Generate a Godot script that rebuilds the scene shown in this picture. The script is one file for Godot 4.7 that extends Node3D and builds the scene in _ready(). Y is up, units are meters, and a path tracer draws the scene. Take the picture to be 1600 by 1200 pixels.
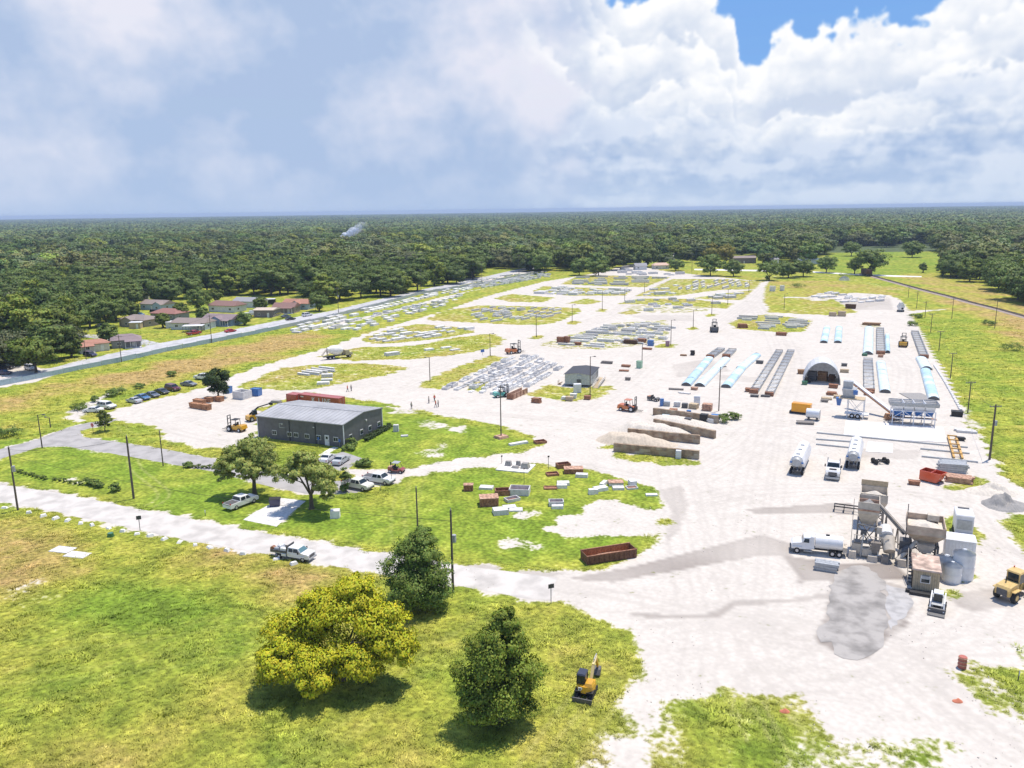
extends Node3D
# A precast concrete yard seen from the air. x runs right, z towards the viewer, y up, metres.

var rng := RandomNumberGenerator.new()
var M := {}
var used := {}
const YARD := -0.42 # the yard's own axes against x and z

# ---------------------------------------------------------------- geometry
class Geo:
	var v := PackedVector3Array()
	var n := PackedVector3Array()
	var c := PackedColorArray()
	var ix := PackedInt32Array()
	var xf := Transform3D.IDENTITY
	var col := Color.WHITE

	func vert(p: Vector3, nn: Vector3) -> int:
		v.append(xf * p)
		n.append((xf.basis * nn).normalized())
		c.append(col)
		return v.size() - 1

	func face(pts: Array, hint: Vector3) -> void:
		var nn := Vector3.ZERO
		for i in pts.size():
			var a: Vector3 = pts[i]
			var b: Vector3 = pts[(i + 1) % pts.size()]
			nn += b.cross(a)
		if nn.length_squared() < 1e-14:
			return
		nn = nn.normalized()
		var q := pts
		if nn.dot(hint) < 0.0:
			q = pts.duplicate()
			q.reverse()
			nn = -nn
		var k := v.size()
		for p in q:
			vert(p, nn)
		for i in range(1, q.size() - 1):
			ix.append_array([k, k + i, k + i + 1])

	func box(at: Vector3, s: Vector3, turn := 0.0) -> Geo:
		return hex(at, s, s, turn)

	# a block whose top may be larger or smaller than its foot; at = middle
	func hex(at: Vector3, s: Vector3, t: Vector3, turn := 0.0, shift := Vector2.ZERO) -> Geo:
		var b := Basis(Vector3.UP, turn)
		var p := []
		for k in 8:
			var up := k >= 4
			var w := t if up else s
			var sx := 0.5 if k % 4 in [1, 2] else -0.5
			var sz := 0.5 if k % 4 >= 2 else -0.5
			p.append(at + b * Vector3(sx * w.x + (shift.x if up else 0.0), (0.5 if up else -0.5) * s.y, sz * w.z + (shift.y if up else 0.0)))
		face([p[4], p[5], p[6], p[7]], Vector3.UP)
		face([p[0], p[1], p[2], p[3]], Vector3.DOWN)
		face([p[0], p[1], p[5], p[4]], b * Vector3(0, 0, -1))
		face([p[2], p[3], p[7], p[6]], b * Vector3(0, 0, 1))
		face([p[0], p[3], p[7], p[4]], b * Vector3(-1, 0, 0))
		face([p[1], p[2], p[6], p[5]], b * Vector3(1, 0, 0))
		return self

	func tube(a: Vector3, b: Vector3, r0: float, r1 := -1.0, sides := 8, caps := true) -> Geo:
		if r1 < 0.0:
			r1 = r0
		var d := (b - a).normalized()
		var e := d.cross(Vector3.UP if absf(d.y) < 0.9 else Vector3.RIGHT).normalized()
		var f := d.cross(e)
		var k := v.size()
		for i in sides + 1:
			var t := TAU * i / sides
			var o := e * cos(t) + f * sin(t)
			vert(a + o * r0, o)
			vert(b + o * r1, o)
		for i in sides:
			var j := k + 2 * i
			ix.append_array([j, j + 1, j + 3, j, j + 3, j + 2])
		if caps:
			for w in [[a, r0, -d], [b, r1, d]]:
				if w[1] > 0.01:
					var ring := []
					for i in sides:
						var t := TAU * i / sides
						ring.append(w[0] + (e * cos(t) + f * sin(t)) * w[1])
					face(ring, w[2])
		return self

	func bar(a: Vector3, b: Vector3, w: float, h := -1.0) -> Geo:
		if h < 0.0:
			h = w
		var d := (b - a).normalized()
		var e := d.cross(Vector3.UP if absf(d.y) < 0.95 else Vector3.RIGHT).normalized() * w * 0.5
		var f := d.cross(e).normalized() * h * 0.5
		var p := []
		for k in 8:
			var o := a if k < 4 else b
			var s := k % 4
			p.append(o + e * (1.0 if s in [1, 2] else -1.0) + f * (1.0 if s >= 2 else -1.0))
		face([p[4], p[5], p[6], p[7]], d)
		face([p[0], p[1], p[2], p[3]], -d)
		face([p[0], p[1], p[5], p[4]], -f)
		face([p[2], p[3], p[7], p[6]], f)
		face([p[0], p[3], p[7], p[4]], -e)
		face([p[1], p[2], p[6], p[5]], e)
		return self

	# a side outline (x, y) swept to both sides of z = 0; narrower above the belt line
	func hull(prof: PackedVector2Array, half: float, belt := 1e9, inset := 0.0, top := 2.0, z0 := 0.0) -> Geo:
		var idx := Geometry2D.triangulate_polygon(prof)
		var wd := []
		for p in prof:
			wd.append(half - inset * clampf((p.y - belt) / maxf(top - belt, 0.01), 0.0, 1.0))
		for s in [-1.0, 1.0]:
			for k in range(0, idx.size(), 3):
				var t := []
				for q in 3:
					var i := idx[k + q]
					t.append(Vector3(prof[i].x, prof[i].y, z0 + s * wd[i]))
				face(t, Vector3(0, 0.01, s))
		var mid := Vector2.ZERO
		for p in prof:
			mid += p / prof.size()
		var cw := Geometry2D.is_polygon_clockwise(prof)
		for i in prof.size():
			var j := (i + 1) % prof.size()
			var a := prof[i]
			var b := prof[j]
			var o := Vector2(b.y - a.y, a.x - b.x)
			if cw:
				o = -o
			face([Vector3(a.x, a.y, z0 - wd[i]), Vector3(b.x, b.y, z0 - wd[j]), Vector3(b.x, b.y, z0 + wd[j]), Vector3(a.x, a.y, z0 + wd[i])], Vector3(o.x, o.y, 0))
		return self

	func wheel(at: Vector3, r: float, w: float, sides := 14) -> Geo:
		var z := Vector3(0, 0, w * 0.5)
		tube(at - z * 0.75, at + z * 0.75, r, r, sides, false)
		tube(at + z * 0.75, at + z, r, r * 0.86, sides, true)
		tube(at - z * 0.75, at - z, r, r * 0.86, sides, true)
		return self

	func mesh() -> ArrayMesh:
		var a := []
		a.resize(Mesh.ARRAY_MAX)
		a[Mesh.ARRAY_VERTEX] = v
		a[Mesh.ARRAY_NORMAL] = n
		a[Mesh.ARRAY_COLOR] = c
		a[Mesh.ARRAY_INDEX] = ix
		var m := ArrayMesh.new()
		m.add_surface_from_arrays(Mesh.PRIMITIVE_TRIANGLES, a)
		return m

func P(x: float, z: float) -> Vector3:
	return Vector3(x, 0, z)

func G() -> Geo:
	return Geo.new()

# ---------------------------------------------------------------- naming
func numbered(called: String) -> String:
	var k: int = used.get(called, 0)
	used[called] = k + 1
	return called if k == 0 else "%s_%03d" % [called, k]

func tag(o: Node, label: String, category: String, group := "") -> void:
	o.set_meta("label", label)
	o.set_meta("category", category)
	if group != "":
		o.set_meta("group", group)

func thing(called: String, label: String, category: String, at: Vector3, turn := 0.0, group := "") -> Node3D:
	var o := Node3D.new()
	o.name = numbered(called)
	add_child(o)
	o.position = at
	o.rotation.y = turn
	tag(o, label, category, group)
	return o

func part(called: String, g, m: Material, parent: Node) -> MeshInstance3D:
	var o := MeshInstance3D.new()
	o.mesh = g.mesh() if g is Geo else g
	o.material_override = m
	if parent == self:
		o.name = numbered(called)
		add_child(o)
	else:
		o.name = called
		parent.add_child(o, true)
	return o

func setting(called: String, g, m: Material) -> MeshInstance3D:
	var o := part(called, g, m, self)
	o.set_meta("kind", "structure")
	return o

func again(src: Node3D, at: Vector3, turn: float, label := "", group := "") -> Node3D:
	var base := String(src.name).rstrip("0123456789").trim_suffix("_")
	var o: Node3D = src.duplicate()
	o.name = numbered(base)
	add_child(o)
	o.position = at
	o.rotation.y = turn
	if label != "":
		o.set_meta("label", label)
	if group != "":
		o.set_meta("group", group)
	return o

# ---------------------------------------------------------------- materials (colours are linear albedo)
func lin(r: float, g: float, b: float) -> Color:
	return Color(r, g, b).linear_to_srgb()

func noise_tex(freq: float, lo: float, hi: float, seed_: int, oct := 5, size := 512, tint := Color(1, 1, 1)) -> ImageTexture:
	var f := FastNoiseLite.new()
	f.seed = seed_
	f.frequency = freq
	f.fractal_octaves = oct
	f.noise_type = FastNoiseLite.TYPE_SIMPLEX_SMOOTH
	var im := f.get_seamless_image(size, size)
	im.convert(Image.FORMAT_RGB8)
	var d := im.get_data()
	for i in range(0, d.size(), 3):
		var t := lo + (hi - lo) * d[i] / 255.0
		d[i] = int(255.0 * clampf(t * tint.r + (1.0 - tint.r) * 0.0, 0.0, 1.0))
		d[i + 1] = int(255.0 * clampf(t * tint.g, 0.0, 1.0))
		d[i + 2] = int(255.0 * clampf(t * tint.b, 0.0, 1.0))
	return ImageTexture.create_from_image(Image.create_from_data(size, size, false, Image.FORMAT_RGB8, d))

var grime: ImageTexture
var rustmap: ImageTexture
var faint: ImageTexture
var bumpmap: ImageTexture

func mat(key: String, col := Color.WHITE, rough := 0.8, metal := 0.0, tex = null, scale := 0.4) -> StandardMaterial3D:
	if M.has(key):
		return M[key]
	var m := StandardMaterial3D.new()
	m.resource_name = key
	m.albedo_color = col
	m.roughness = rough
	m.metallic = metal
	if tex != null:
		m.albedo_texture = tex
		m.uv1_triplanar = true
		m.uv1_world_triplanar = true
		m.uv1_scale = Vector3.ONE * scale
	M[key] = m
	return m

func paint(key: String, r: float, g: float, b: float) -> StandardMaterial3D:
	if M.has(key):
		return M[key]
	var m := mat(key, lin(r, g, b), 0.35, 0.0, faint, 0.3)
	m.clearcoat_enabled = true
	m.clearcoat = 0.5
	m.clearcoat_roughness = 0.15
	return m

func make_materials() -> void:
	grime = noise_tex(0.008, 0.84, 1.10, 3)
	faint = noise_tex(0.006, 0.93, 1.04, 5)
	rustmap = noise_tex(0.009, 0.62, 1.22, 7, 5, 512, Color(1.0, 0.93, 0.88))
	bumpmap = noise_tex(0.05, 0.0, 1.0, 11, 5, 512)
	mat("concrete", lin(0.63, 0.62, 0.61), 0.9, 0.0, grime, 0.25)
	mat("concrete_white", lin(0.76, 0.75, 0.73), 0.9, 0.0, grime, 0.2)
	mat("concrete_dark", lin(0.34, 0.32, 0.30), 0.9, 0.0, grime, 0.3)
	mat("concrete_old", lin(0.36, 0.31, 0.24), 0.95, 0.0, rustmap, 0.12)
	mat("rust", lin(0.34, 0.185, 0.12), 0.85, 0.0, rustmap, 0.4)
	mat("rust_dark", lin(0.12, 0.075, 0.05), 0.85, 0.0, rustmap, 0.4)
	mat("rust_pale", lin(0.52, 0.36, 0.28), 0.85, 0.0, rustmap, 0.3)
	mat("steel", lin(0.42, 0.44, 0.46), 0.5, 0.3, grime, 0.4)
	mat("steel_dark", lin(0.11, 0.11, 0.115), 0.6, 0.2, grime, 0.4)
	mat("steel_white", lin(0.70, 0.71, 0.73), 0.5, 0.0, faint, 0.3)
	mat("dusty", lin(0.55, 0.49, 0.41), 0.9, 0.0, grime, 0.3)
	mat("dusty_dark", lin(0.27, 0.24, 0.21), 0.9, 0.0, grime, 0.4)
	mat("tyre", lin(0.025, 0.025, 0.026), 0.9)
	mat("rim", lin(0.5, 0.5, 0.52), 0.4, 0.4)
	mat("black", lin(0.02, 0.02, 0.022), 0.6)
	mat("glass", lin(0.02, 0.03, 0.035), 0.08)
	mat("pane", lin(0.03, 0.04, 0.045), 0.08)
	mat("lamp_lens", lin(0.6, 0.6, 0.58), 0.2)
	mat("red_lens", lin(0.4, 0.02, 0.02), 0.2)
	mat("wood", lin(0.33, 0.22, 0.13), 0.9, 0.0, rustmap, 0.5)
	mat("wood_pale", lin(0.50, 0.40, 0.27), 0.9, 0.0, grime, 0.5)
	mat("wood_grey", lin(0.22, 0.20, 0.185), 0.9, 0.0, grime, 0.6)
	mat("pole_wood", lin(0.13, 0.105, 0.085), 0.95, 0.0, grime, 0.6)
	mat("pole_metal", lin(0.12, 0.115, 0.11), 0.6, 0.3)
	mat("white_trim", lin(0.75, 0.75, 0.74), 0.6, 0.0, grime, 0.3)
	mat("sand_pile", lin(0.60, 0.55, 0.48), 0.95, 0.0, grime, 0.35)
	mat("tan_pile", lin(0.56, 0.48, 0.38), 0.95, 0.0, grime, 0.3)
	mat("gravel_grey", lin(0.30, 0.29, 0.28), 0.95, 0.0, grime, 0.5)
	mat("tarp", lin(0.42, 0.60, 0.72), 0.55, 0.0, grime, 0.12)
	mat("tarp_pale", lin(0.60, 0.72, 0.79), 0.55, 0.0, grime, 0.12)
	mat("skin", lin(0.35, 0.2, 0.13), 0.7)
	mat("bark", lin(0.10, 0.085, 0.065), 0.95, 0.0, grime, 0.5)

# ---------------------------------------------------------------- ground: what covers it, surveyed as outlines in metres [x, z, x, z, ...]
# each: [share of bare sand 0..1, outline], later ones over earlier ones
func cover_outlines() -> Array:
	return [
		# the yard as a whole, the car park, the road mouth
		[1.0, [7.6,-157.2,2.6,-167.6,-5.9,-176.6,-15,-182.3,-28.6,-194.4,-42.2,-202.9,-56.7,-211.3,-62.4,-191.8,-53.5,-163.5,-60.3,-158.2,-66.1,-159.9,-73.8,-166.4,-82,-178.4,-93,-183,-99.5,-190,-94,-202.4,-86.6,-213.1,-85,-222.9,-79.7,-247.1,-73.8,-262.1,-66.8,-277.7,-61.1,-299.8,-52.6,-330.9,-40,-362,-30.5,-389.5,-13.6,-449.2,22.2,-537.6,62.8,-601.9,102.4,-694,116.8,-611,160,-515.8,193.6,-529.7,197.1,-467.5,202.8,-424.1,180,-363.2,153.1,-297.8,131.9,-246.4,120.6,-217.9,107.8,-188.5,101,-170.9,93.4,-151.8,86.3,-135.7,86.6,-126.5,88.3,-110.1,69.7,-80.2,48.5,-59.9,39.4,-51,2.9,-51.6,5.3,-60.8,7.6,-66.9,9.8,-70.9,11.7,-73.9,13.1,-77.7,13,-81.7,11.7,-85.7,9.1,-88.1,4.3,-90.4,-0.4,-92.2,-3.6,-93.7,-3.8,-101.3,6.4,-98.7,12.6,-100.6,18.3,-104.3,21.3,-110.1,24.8,-120.1,25.3,-127.4,23.1,-133.2,18.2,-138.6,11.7,-143,4.6,-145.2,-1.4,-144.7,-12,-142.1,-18.8,-139.1,-22.5,-133.1,-28.1,-139.5,-30.6,-143.3,-19.4,-144.3,-10.1,-149.5,-0.2,-152.8]],
		[0.0, [-94.5,-154.1,-92.1,-181.2,-81.3,-176.7,-73.4,-165.4,-65.6,-158.5,-67.8,-154.2,-84.4,-165]],
		# grass islands of the yard
		[0.26, [31.6,-517.3,49.7,-586.3,91.6,-573.3,110.5,-559.1,81.2,-488.4,56.3,-500.4]],
		[0.26, [12.8,-474.4,20.8,-505.7,70.8,-477.8,63.2,-442.5,32.6,-446.6]],
		[0.26, [-9.1,-438.7,0.7,-461.3,24.3,-437.7,17.1,-416.8,0.6,-418.9]],
		[0.3, [28.2,-409.7,40.1,-432.4,47.5,-416.1,39,-402.7]],
		[0.26, [-37.7,-353.1,-31.9,-387.1,-15.6,-406.4,13.2,-397.6,31.6,-390.1,33.2,-377.3,27.1,-359.3,18.8,-339.2,12.3,-332.1,-2.3,-335.5]],
		[0.26, [-56.9,-299.5,-54.9,-310.3,-48,-330.5,-40,-341.2,-19.3,-327.7,-13.6,-314.9,-24,-302.7,-40.6,-290.6,-51,-290.1]],
		[0.26, [-64.5,-265,-55.4,-282.1,-34.1,-284.4,-21.1,-302.5,-7.2,-310.9,-2.1,-296.2,-5.4,-279.3,-15.9,-266,-31.1,-257.7,-51.5,-255.8]],
		[0.26, [-76.8,-217.3,-74.2,-229.2,-71.9,-245.5,-60.7,-251,-45.5,-251,-31.5,-244.6,-35,-234,-45.3,-223.7,-54.3,-213.5,-69.7,-214.5]],
		[0.15, [-26.3,-215.7,-19.2,-238.7,-7.3,-261.7,-1.5,-258.9,-10.5,-236.1,-16.8,-218.4,-20.3,-211.3]],
		[0.3, [-13.7,-215.7,-8.7,-223,-5.7,-219.4,-9.3,-207.6]],
		[0.26, [3.6,-204.5,10.2,-216.7,15.5,-211.5,28.7,-213.8,23,-199,12.7,-195.4]],
		[0.15, [18.3,-160,20.3,-165.7,21.4,-161.7,25.2,-153.7,35.9,-153.2,36.2,-149,31.5,-147.2,24.6,-149.5]],
		[0.2, [6.4,-297,9.6,-306.1,13.2,-304.2,10.1,-293.6]], [0.1, [23,-336.8,26,-344.5,29.7,-340.1,25.7,-330.8]],
		[0.1, [40.4,-376.5,43.5,-386.2,45.7,-380.9,42.5,-371.5]], [0.1, [69.3,-315.7,73.1,-322.5,74.6,-316.9,71.3,-312]],
		[0.1, [85.5,-355.3,90.4,-363.8,91.5,-356.9,87.2,-350.8]], [0.1, [48.6,-273.5,53.3,-281.3,57.7,-279.5,54.4,-271.7]],
		[0.55, [8.9,-283.6,25.1,-309.6,44.7,-336.6,66.6,-342.4,60.7,-306.3,55.2,-285.3,32.9,-270.9,15.6,-273.6]],
		[0.25, [53.2,-403.8,68.7,-428.7,92.9,-422.5,110.5,-399.7,102.3,-379.4,95,-382.8,76.6,-398.2]],
		[0.6, [52.6,-385.1,67.7,-402.1,92.6,-385.7,92.1,-368.3,73.3,-365.7,59.4,-369.6]],
		[0.26, [48.9,-368.4,56.1,-377.2,59,-367.3,52.3,-361.1]],
		[0.3, [67.5,-438.6,108.4,-543.7,143.4,-538,160,-515.8,141.6,-467.7,121,-466.8,87.2,-436]],
		[0.3, [95.2,-425.3,127,-454.9,139.8,-464.2,118.2,-413.2,104.2,-418]],
		[0.2, [89.1,-328.3,100.8,-349.3,114.2,-356.7,126.1,-336.3,112.2,-304.9,103.3,-302.4,88.3,-313.9]],
		[0.2, [119.2,-372.5,143.2,-422.3,164.9,-413.4,155.1,-359,139.9,-349.5,116.3,-363.3]],
		[0.26, [159.4,-511.3,171.7,-533.3,191.9,-525.1,203.4,-482.7,203.4,-411.5,221.5,-456.4,220.9,-556.6,171.7,-554.1]],
		[0.12, [154.8,-490,177.6,-547.8,216.9,-546.5,212.1,-429.4,195.6,-400.6,200.4,-427.7,187,-443.1,168.3,-422.2,144.2,-425.4,121.3,-377.2,128.4,-409]],
		[0.6, [139.7,-319.6,151.1,-327.9,144.7,-312,137.3,-311]],
		[0.05, [18.7,-156.3,20.1,-153.1,24.6,-149.9,35.3,-146.6,34.4,-143.9,29.6,-143.7,22.9,-146.7,19.1,-150.6]],
		# under the roads
		[1.0, [-118.5,-148.7,-92.6,-138.7,-78,-133.1,-63.8,-126.3,-50.9,-120.5,-39.1,-114.8,-28.3,-110.1,-18.3,-106,-7.3,-101.9,-0.3,-99.7,5.5,-97.8,4.3,-90.8,-0.4,-92.4,-6.9,-95,-20.9,-100.1,-34.5,-105.7,-47.1,-110.5,-65.6,-119.4,-86.4,-128.7,-111.4,-139.1]],
		[0.9, [-110.3,-144.1,-106,-160.4,-102.3,-167.8,-101.1,-177.2,-98.3,-181.5,-92.8,-184.2,-93.8,-178.4,-96.7,-174.2,-93.2,-168.9,-84.4,-165,-72.7,-159.7,-57.8,-151.2,-41.3,-141.2,-32.2,-137.2,-23.4,-139.3,-26.5,-131,-35.2,-130.7,-43,-134.9,-55,-143.2,-68.6,-150.1,-81.7,-156.6,-93.7,-162.1,-98.7,-161.4,-101.8,-153.6,-105.6,-137.5]],
		[0.9, [-156.3,-224.1,-151.7,-234.4,-146.8,-245.7,-142.3,-263.8,-137.5,-280.7,-129.7,-301.2,-119.9,-319.5,-109.6,-344.1,-99.4,-368.3,-86.9,-392,-70.2,-446.5,-47.7,-511.5,-25.7,-562.9,18.7,-686.9,21.2,-663.5,-24.6,-537.6,-45.4,-486.4,-66.8,-424.1,-82.9,-373.4,-104.8,-328.6,-115.1,-306.1,-124.1,-287.7,-131.9,-269,-136.9,-253.3,-142.1,-237.5,-147.1,-226.9,-151.7,-217.2]],
		[0.9, [-37.7,-151.1,-34.1,-155.2,-29.4,-150.7,-30.6,-145.2,-32.2,-142.6,-35.1,-139.8,-38.4,-143.6]], [0.9, [-42.5,-119.3,-41.5,-122.6,-39.1,-129,-34.6,-127.3,-35.7,-121,-36.4,-116.2]],
		# rough grass by the plant, by the big pole and along the right edge
		[0.25, [72.4,-128.6,76.9,-134,82.5,-135.9,81.4,-131.1,76.6,-127.5]],
		[0.1, [73.9,-115.6,78.5,-116.7,80.4,-108,74.6,-99.6,69.4,-102.2]],
		[0.15, [63.7,-113.9,68.6,-118.5,68.7,-111.7,67.2,-108,62.9,-106.3,61.2,-108.2]],
		[0.1, [54.4,-96.4,59,-97.2,57.5,-94.1,54.7,-94.6]],
		[0.2, [51,-93.3,54.5,-93.9,54,-91.8,50.9,-91.9]],
		[0.5, [43.7,-75.7,46.9,-76.9,50.1,-75.6,54.8,-76.7,56.2,-70.9,48,-64.2,45.1,-67,44,-71.7]],
		[0.15, [48.2,-74.5,52.2,-74.6,54.6,-70.4,51.1,-68.9]],
		[0.5, [52.1,-80.6,55.1,-79.2,54.1,-77.7,51.5,-79.1]],
		# rough grass at the near edge
		[0.45, [14.7,-71.3,22,-72.2,27.7,-70.5,28.7,-66.4,28,-60.3,25.2,-51.2,8.4,-51.5,10.5,-60.7,12.7,-66.8]],
		[0.12, [16.9,-69.7,22.9,-71.1,25.8,-68.5,25.9,-63.7,21.5,-60.4,14.6,-59.4,14.7,-64.9]],
		[0.55, [30.3,-64.5,35.9,-65.3,39.3,-63,33.7,-51.1,25.2,-51.2]],
		[0.5, [5,-60.8,8.8,-68.9,11.4,-71.9,13,-76.5,10.6,-70.9,11.5,-66.8,8.3,-60.7,5.7,-51.6,2.4,-51.6]],
		# bare ground in the rubble lawn and behind the office
		[0.95, [5,-114,7.8,-119.4,11.4,-120.6,13,-126.3,15.8,-127.7,20.4,-123.1,24,-120.1,21.6,-112.4,19.3,-110.1,14.8,-111.5,9,-109.3,6.3,-111]],
		[0.7, [-0.3,-121,2.8,-123.8,3.7,-119.2,1.2,-116.2]], [0.6, [-3.1,-108.6,2.5,-111.9,4.2,-106.1,-0.3,-105]],
		[0.55, [-23.4,-177.5,-19.3,-180.2,-14.5,-174.8,-17,-170.7]], [0.65, [-15.7,-172.7,-10.2,-174.6,-11.2,-167.3]],
		[0.6, [-31.9,-195.3,-23.3,-189.5,-21.4,-185.7,-29,-186.1]], [0.5, [-19.3,-154.5,-13.5,-161.5,-12.1,-151.6,-16.4,-150.1]],
		[0.35, [-66.5,-96.4,-63.1,-99.1,-58,-94.4,-60.1,-91.1]],
		# tracks and bare strips at the back and beyond the fence
		[0.75, [-82,-319.5,-59,-373.1,-34.4,-441.9,-23.9,-479.5,-7.2,-509.8,-21.6,-487,-38.5,-449.1,-60.5,-382.8,-73.2,-354.7]],
		[0.8, [-43.5,-563.2,-16.2,-543.6,1.1,-594.7,25.9,-627.7,1.2,-632.3,-17.4,-586.2]],
		[0.7, [152.8,-421.1,179.6,-451.2,173.9,-427.9,158.5,-405.2,152.3,-406]], [0.85, [166.1,-404.3,192.2,-438.9,197.6,-421.6,176.5,-381,160,-377.8]],
		[0.9, [169.1,-355.2,182.8,-362.9,198.8,-365.9,182.2,-356,170.1,-348.4]],
		[0.8, [-109.2,-224.4,-109.6,-194.4,-105.2,-184.8,-99.8,-181.6,-103.3,-187.7]],
		[0.7, [-81.8,-141.8,-79.4,-138.1,-76.4,-136.3,-78.8,-139.9]],
		[0.9, [-163.6,-255.3,-153.9,-254.6,-139.6,-245.2,-137.7,-229.8,-143.8,-221.6,-151,-210.9,-169,-237.4]],
		[0.55, [-147.5,-267.7,-140.1,-263.6,-134.9,-257.6,-139.4,-253.5]],
		[0.85, [86.5,-156.6,87.9,-152.1,85.8,-143.9,80.5,-138.5,79,-142.3]],
		[0.6, [101.2,-176.5,102.4,-170.8,99.3,-163.2,95.4,-163.4]],
		[0.6, [108.8,-191.7,106.1,-182.2,105.5,-176.3,102,-176.5]],
		[0.85, [83,-134.8,87,-132.2,85.7,-125,78,-120.9,76.5,-125.3]],
	]

# darker, damp or oily ground on the sand: [strength, outline]
func damp_outlines() -> Array:
	return [
		[0.9, [41.2,-96.8,45.6,-99.6,47.7,-96.6,43.3,-86.6,45.4,-85.1,40.9,-80.9,36.7,-76.8,34.7,-78.5,33.1,-80.7,36.5,-86.8]],
		[0.5, [46.9,-95.7,49.3,-93,46.5,-86.5,41.4,-82,43.9,-88.2]],
		[0.9, [37.1,-103.3,42.7,-100.7,51.3,-100.8,50.5,-95.6,40.8,-95.9,36.4,-95.1,36.9,-98.9]],
		[0.6, [24.7,-105,36.3,-110.7,39.7,-107.1,38.2,-102.9,34,-103.4,24.5,-100.2,12.8,-95.9,6.3,-97,16,-100.5]],
		[0.6, [13.3,-87.8,22.2,-86.9,24.6,-88.7,27,-90.6,34.1,-90.9,39.4,-92.4,39,-91.2,33.7,-89.7,27.1,-89.4,23.6,-86.4,15.4,-86.5]],
		[0.55, [53.5,-92,60.3,-92.7,58.1,-87.8,53.9,-87.1,52.6,-88.7]],
		[0.6, [36.9,-121,54.6,-123.2,52.8,-117.7,49.7,-118.6,37.7,-118.8]],
		[0.35, [24.9,-130.5,29.1,-132.6,28.1,-122.8,24.4,-112.3,21.6,-107.7,25,-120.1]],
		[0.4, [66.9,-153.1,79.7,-150.7,75.7,-145.1,64.5,-147.3]],
		[0.25, [49,-241.9,63.1,-251.7,63.6,-230.9,47,-222.8]], [0.2, [58.8,-226.5,70,-221.3,66.3,-214.7,56.8,-218.7]],
		[0.35, [161.5,-404.9,194.1,-412.7,174.2,-366.3,156.1,-368.3]], [0.25, [53.4,-358.8,80.4,-358.1,77.2,-337.3,58,-343.3]],
		[0.3, [57.8,-113.6,60.2,-114,55.6,-104,53.4,-104.5]],
		[0.4, [-92.6,-138.7,-78,-133.1,-77,-131.1,-91.1,-136.2]], [0.4, [-18.5,-106.9,-0.3,-100.4,6.4,-98.7,4.7,-97.4,-9.1,-102.3]],
	]

# dryness of the grass: 0 lush, 1 straw: [value, outline]
func dry_outlines() -> Array:
	return [
		[0.58, [-81.9,-214.4,-80.4,-249.2,-61.1,-299.8,-13.6,-449.2,102.4,-694,169.7,-533.7,203.4,-411.5,144,-298.7,30.4,-186.5,-16.8,-206.5]],
		[0.62, [-105.1,-125,-83.6,-124.2,-66.6,-115.5,-49.8,-107.9,-53.2,-99.8,-57.8,-92.7,-78.1,-90]],
		[0.95, [-94.8,-111.7,-77,-113.5,-69.1,-109.7,-62.3,-104,-62,-97.2,-82,-95.1]],
		[0.8, [-130.9,-167.3,-127.7,-195.5,-117.9,-216.7,-94,-232.4,-72,-280.8,-63.6,-306.3,-86.4,-328.7,-106.4,-264.6,-128,-225.7,-147.7,-190.2]],
		[1.0, [-128.9,-220.6,-114.6,-253.9,-93.3,-307.3,-83.3,-316.2,-72.5,-302.4,-84.6,-262.9,-97.8,-242.2,-112.9,-224.7]],
		[0.12, [-109.6,-166.2,-97.6,-170.6,-79.4,-160,-58,-148.4,-38,-133.1,-21.2,-124.7,-22.5,-109.2,-39.4,-115.8,-64.5,-127.8,-93.7,-140.5]],
		[0.1, [-41.8,-200.7,-14.9,-179.9,6.5,-160.5,-12.5,-148.3,-24,-143,-33.2,-153.4]],
		[0.15, [-20.8,-137.4,-1.4,-144.7,15.1,-141.3,25.1,-125.9,17.6,-105.7,8.2,-99.8,-9.2,-104.4,-22.5,-109.2]],
		[0.75, [228.6,-505,227.9,-420.8,212.5,-327.4,165.6,-243.9,195.2,-329.2,209.9,-398.8]],
		[0.85, [248.8,-460,252.8,-417.5,234.4,-325.2,157.5,-215.4,168.5,-261.2,195.2,-329.2]],
		[0.7, [262.3,-560.6,301.2,-542.7,251.2,-393.7,224.8,-370.3,238.6,-461.5]],
		[0.3, [167.6,-332,185.2,-330.2,158.1,-244.4,133.1,-180.7,89,-117.7,90.6,-136.2,92.8,-151.8,120.3,-217.9]],
		[0.7, [-33.8,-109.6,-20.6,-98.8,-34.3,-99.2,-49.8,-107.9]],
		[0.5, [-54.1,-83.4,-30.1,-85.7,-28.2,-75.1,-39.2,-73.1,-49.7,-75.7]], [0.55, [-47.1,-71.2,-32.7,-73,-26,-61.4,-41.7,-61.7]],
		[0.6, [-14.9,-67.4,-7.6,-82.2,-3.4,-87.9,-6.1,-82.2,-12.2,-65.5,-16,-56.6]], [0.55, [-0.5,-60.9,4,-71,12.2,-80.3,12,-74.2,7.3,-66.9,4.9,-58.4]],
		[0.05, [-55.3,-91,-37,-94.7,-35.7,-88.8,-47.5,-83.3]],
		[0.05, [-36.7,-81.6,-28.2,-84.2,-26.6,-78.7,-34.5,-77.7]],
		[0.75, [148.7,-466.7,190.1,-468.5,202.8,-424.1,218,-464.5,205.8,-518,163.9,-515.2]],
		[0.2, [375.7,-952.9,531,-992.2,330.8,-596.9,249,-541,220.8,-567.9]],
		[0.4, [-55,-286.2,-4.7,-309,-3.3,-293.3,-41.4,-257.3]], [0.55, [-32.4,-374.9,10,-395.3,30.9,-382.5,8.5,-338.3]], [0.5, [-74.1,-217.2,-47.8,-246.9,-33.4,-243.7,-55.8,-214.4]],
	]

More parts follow.
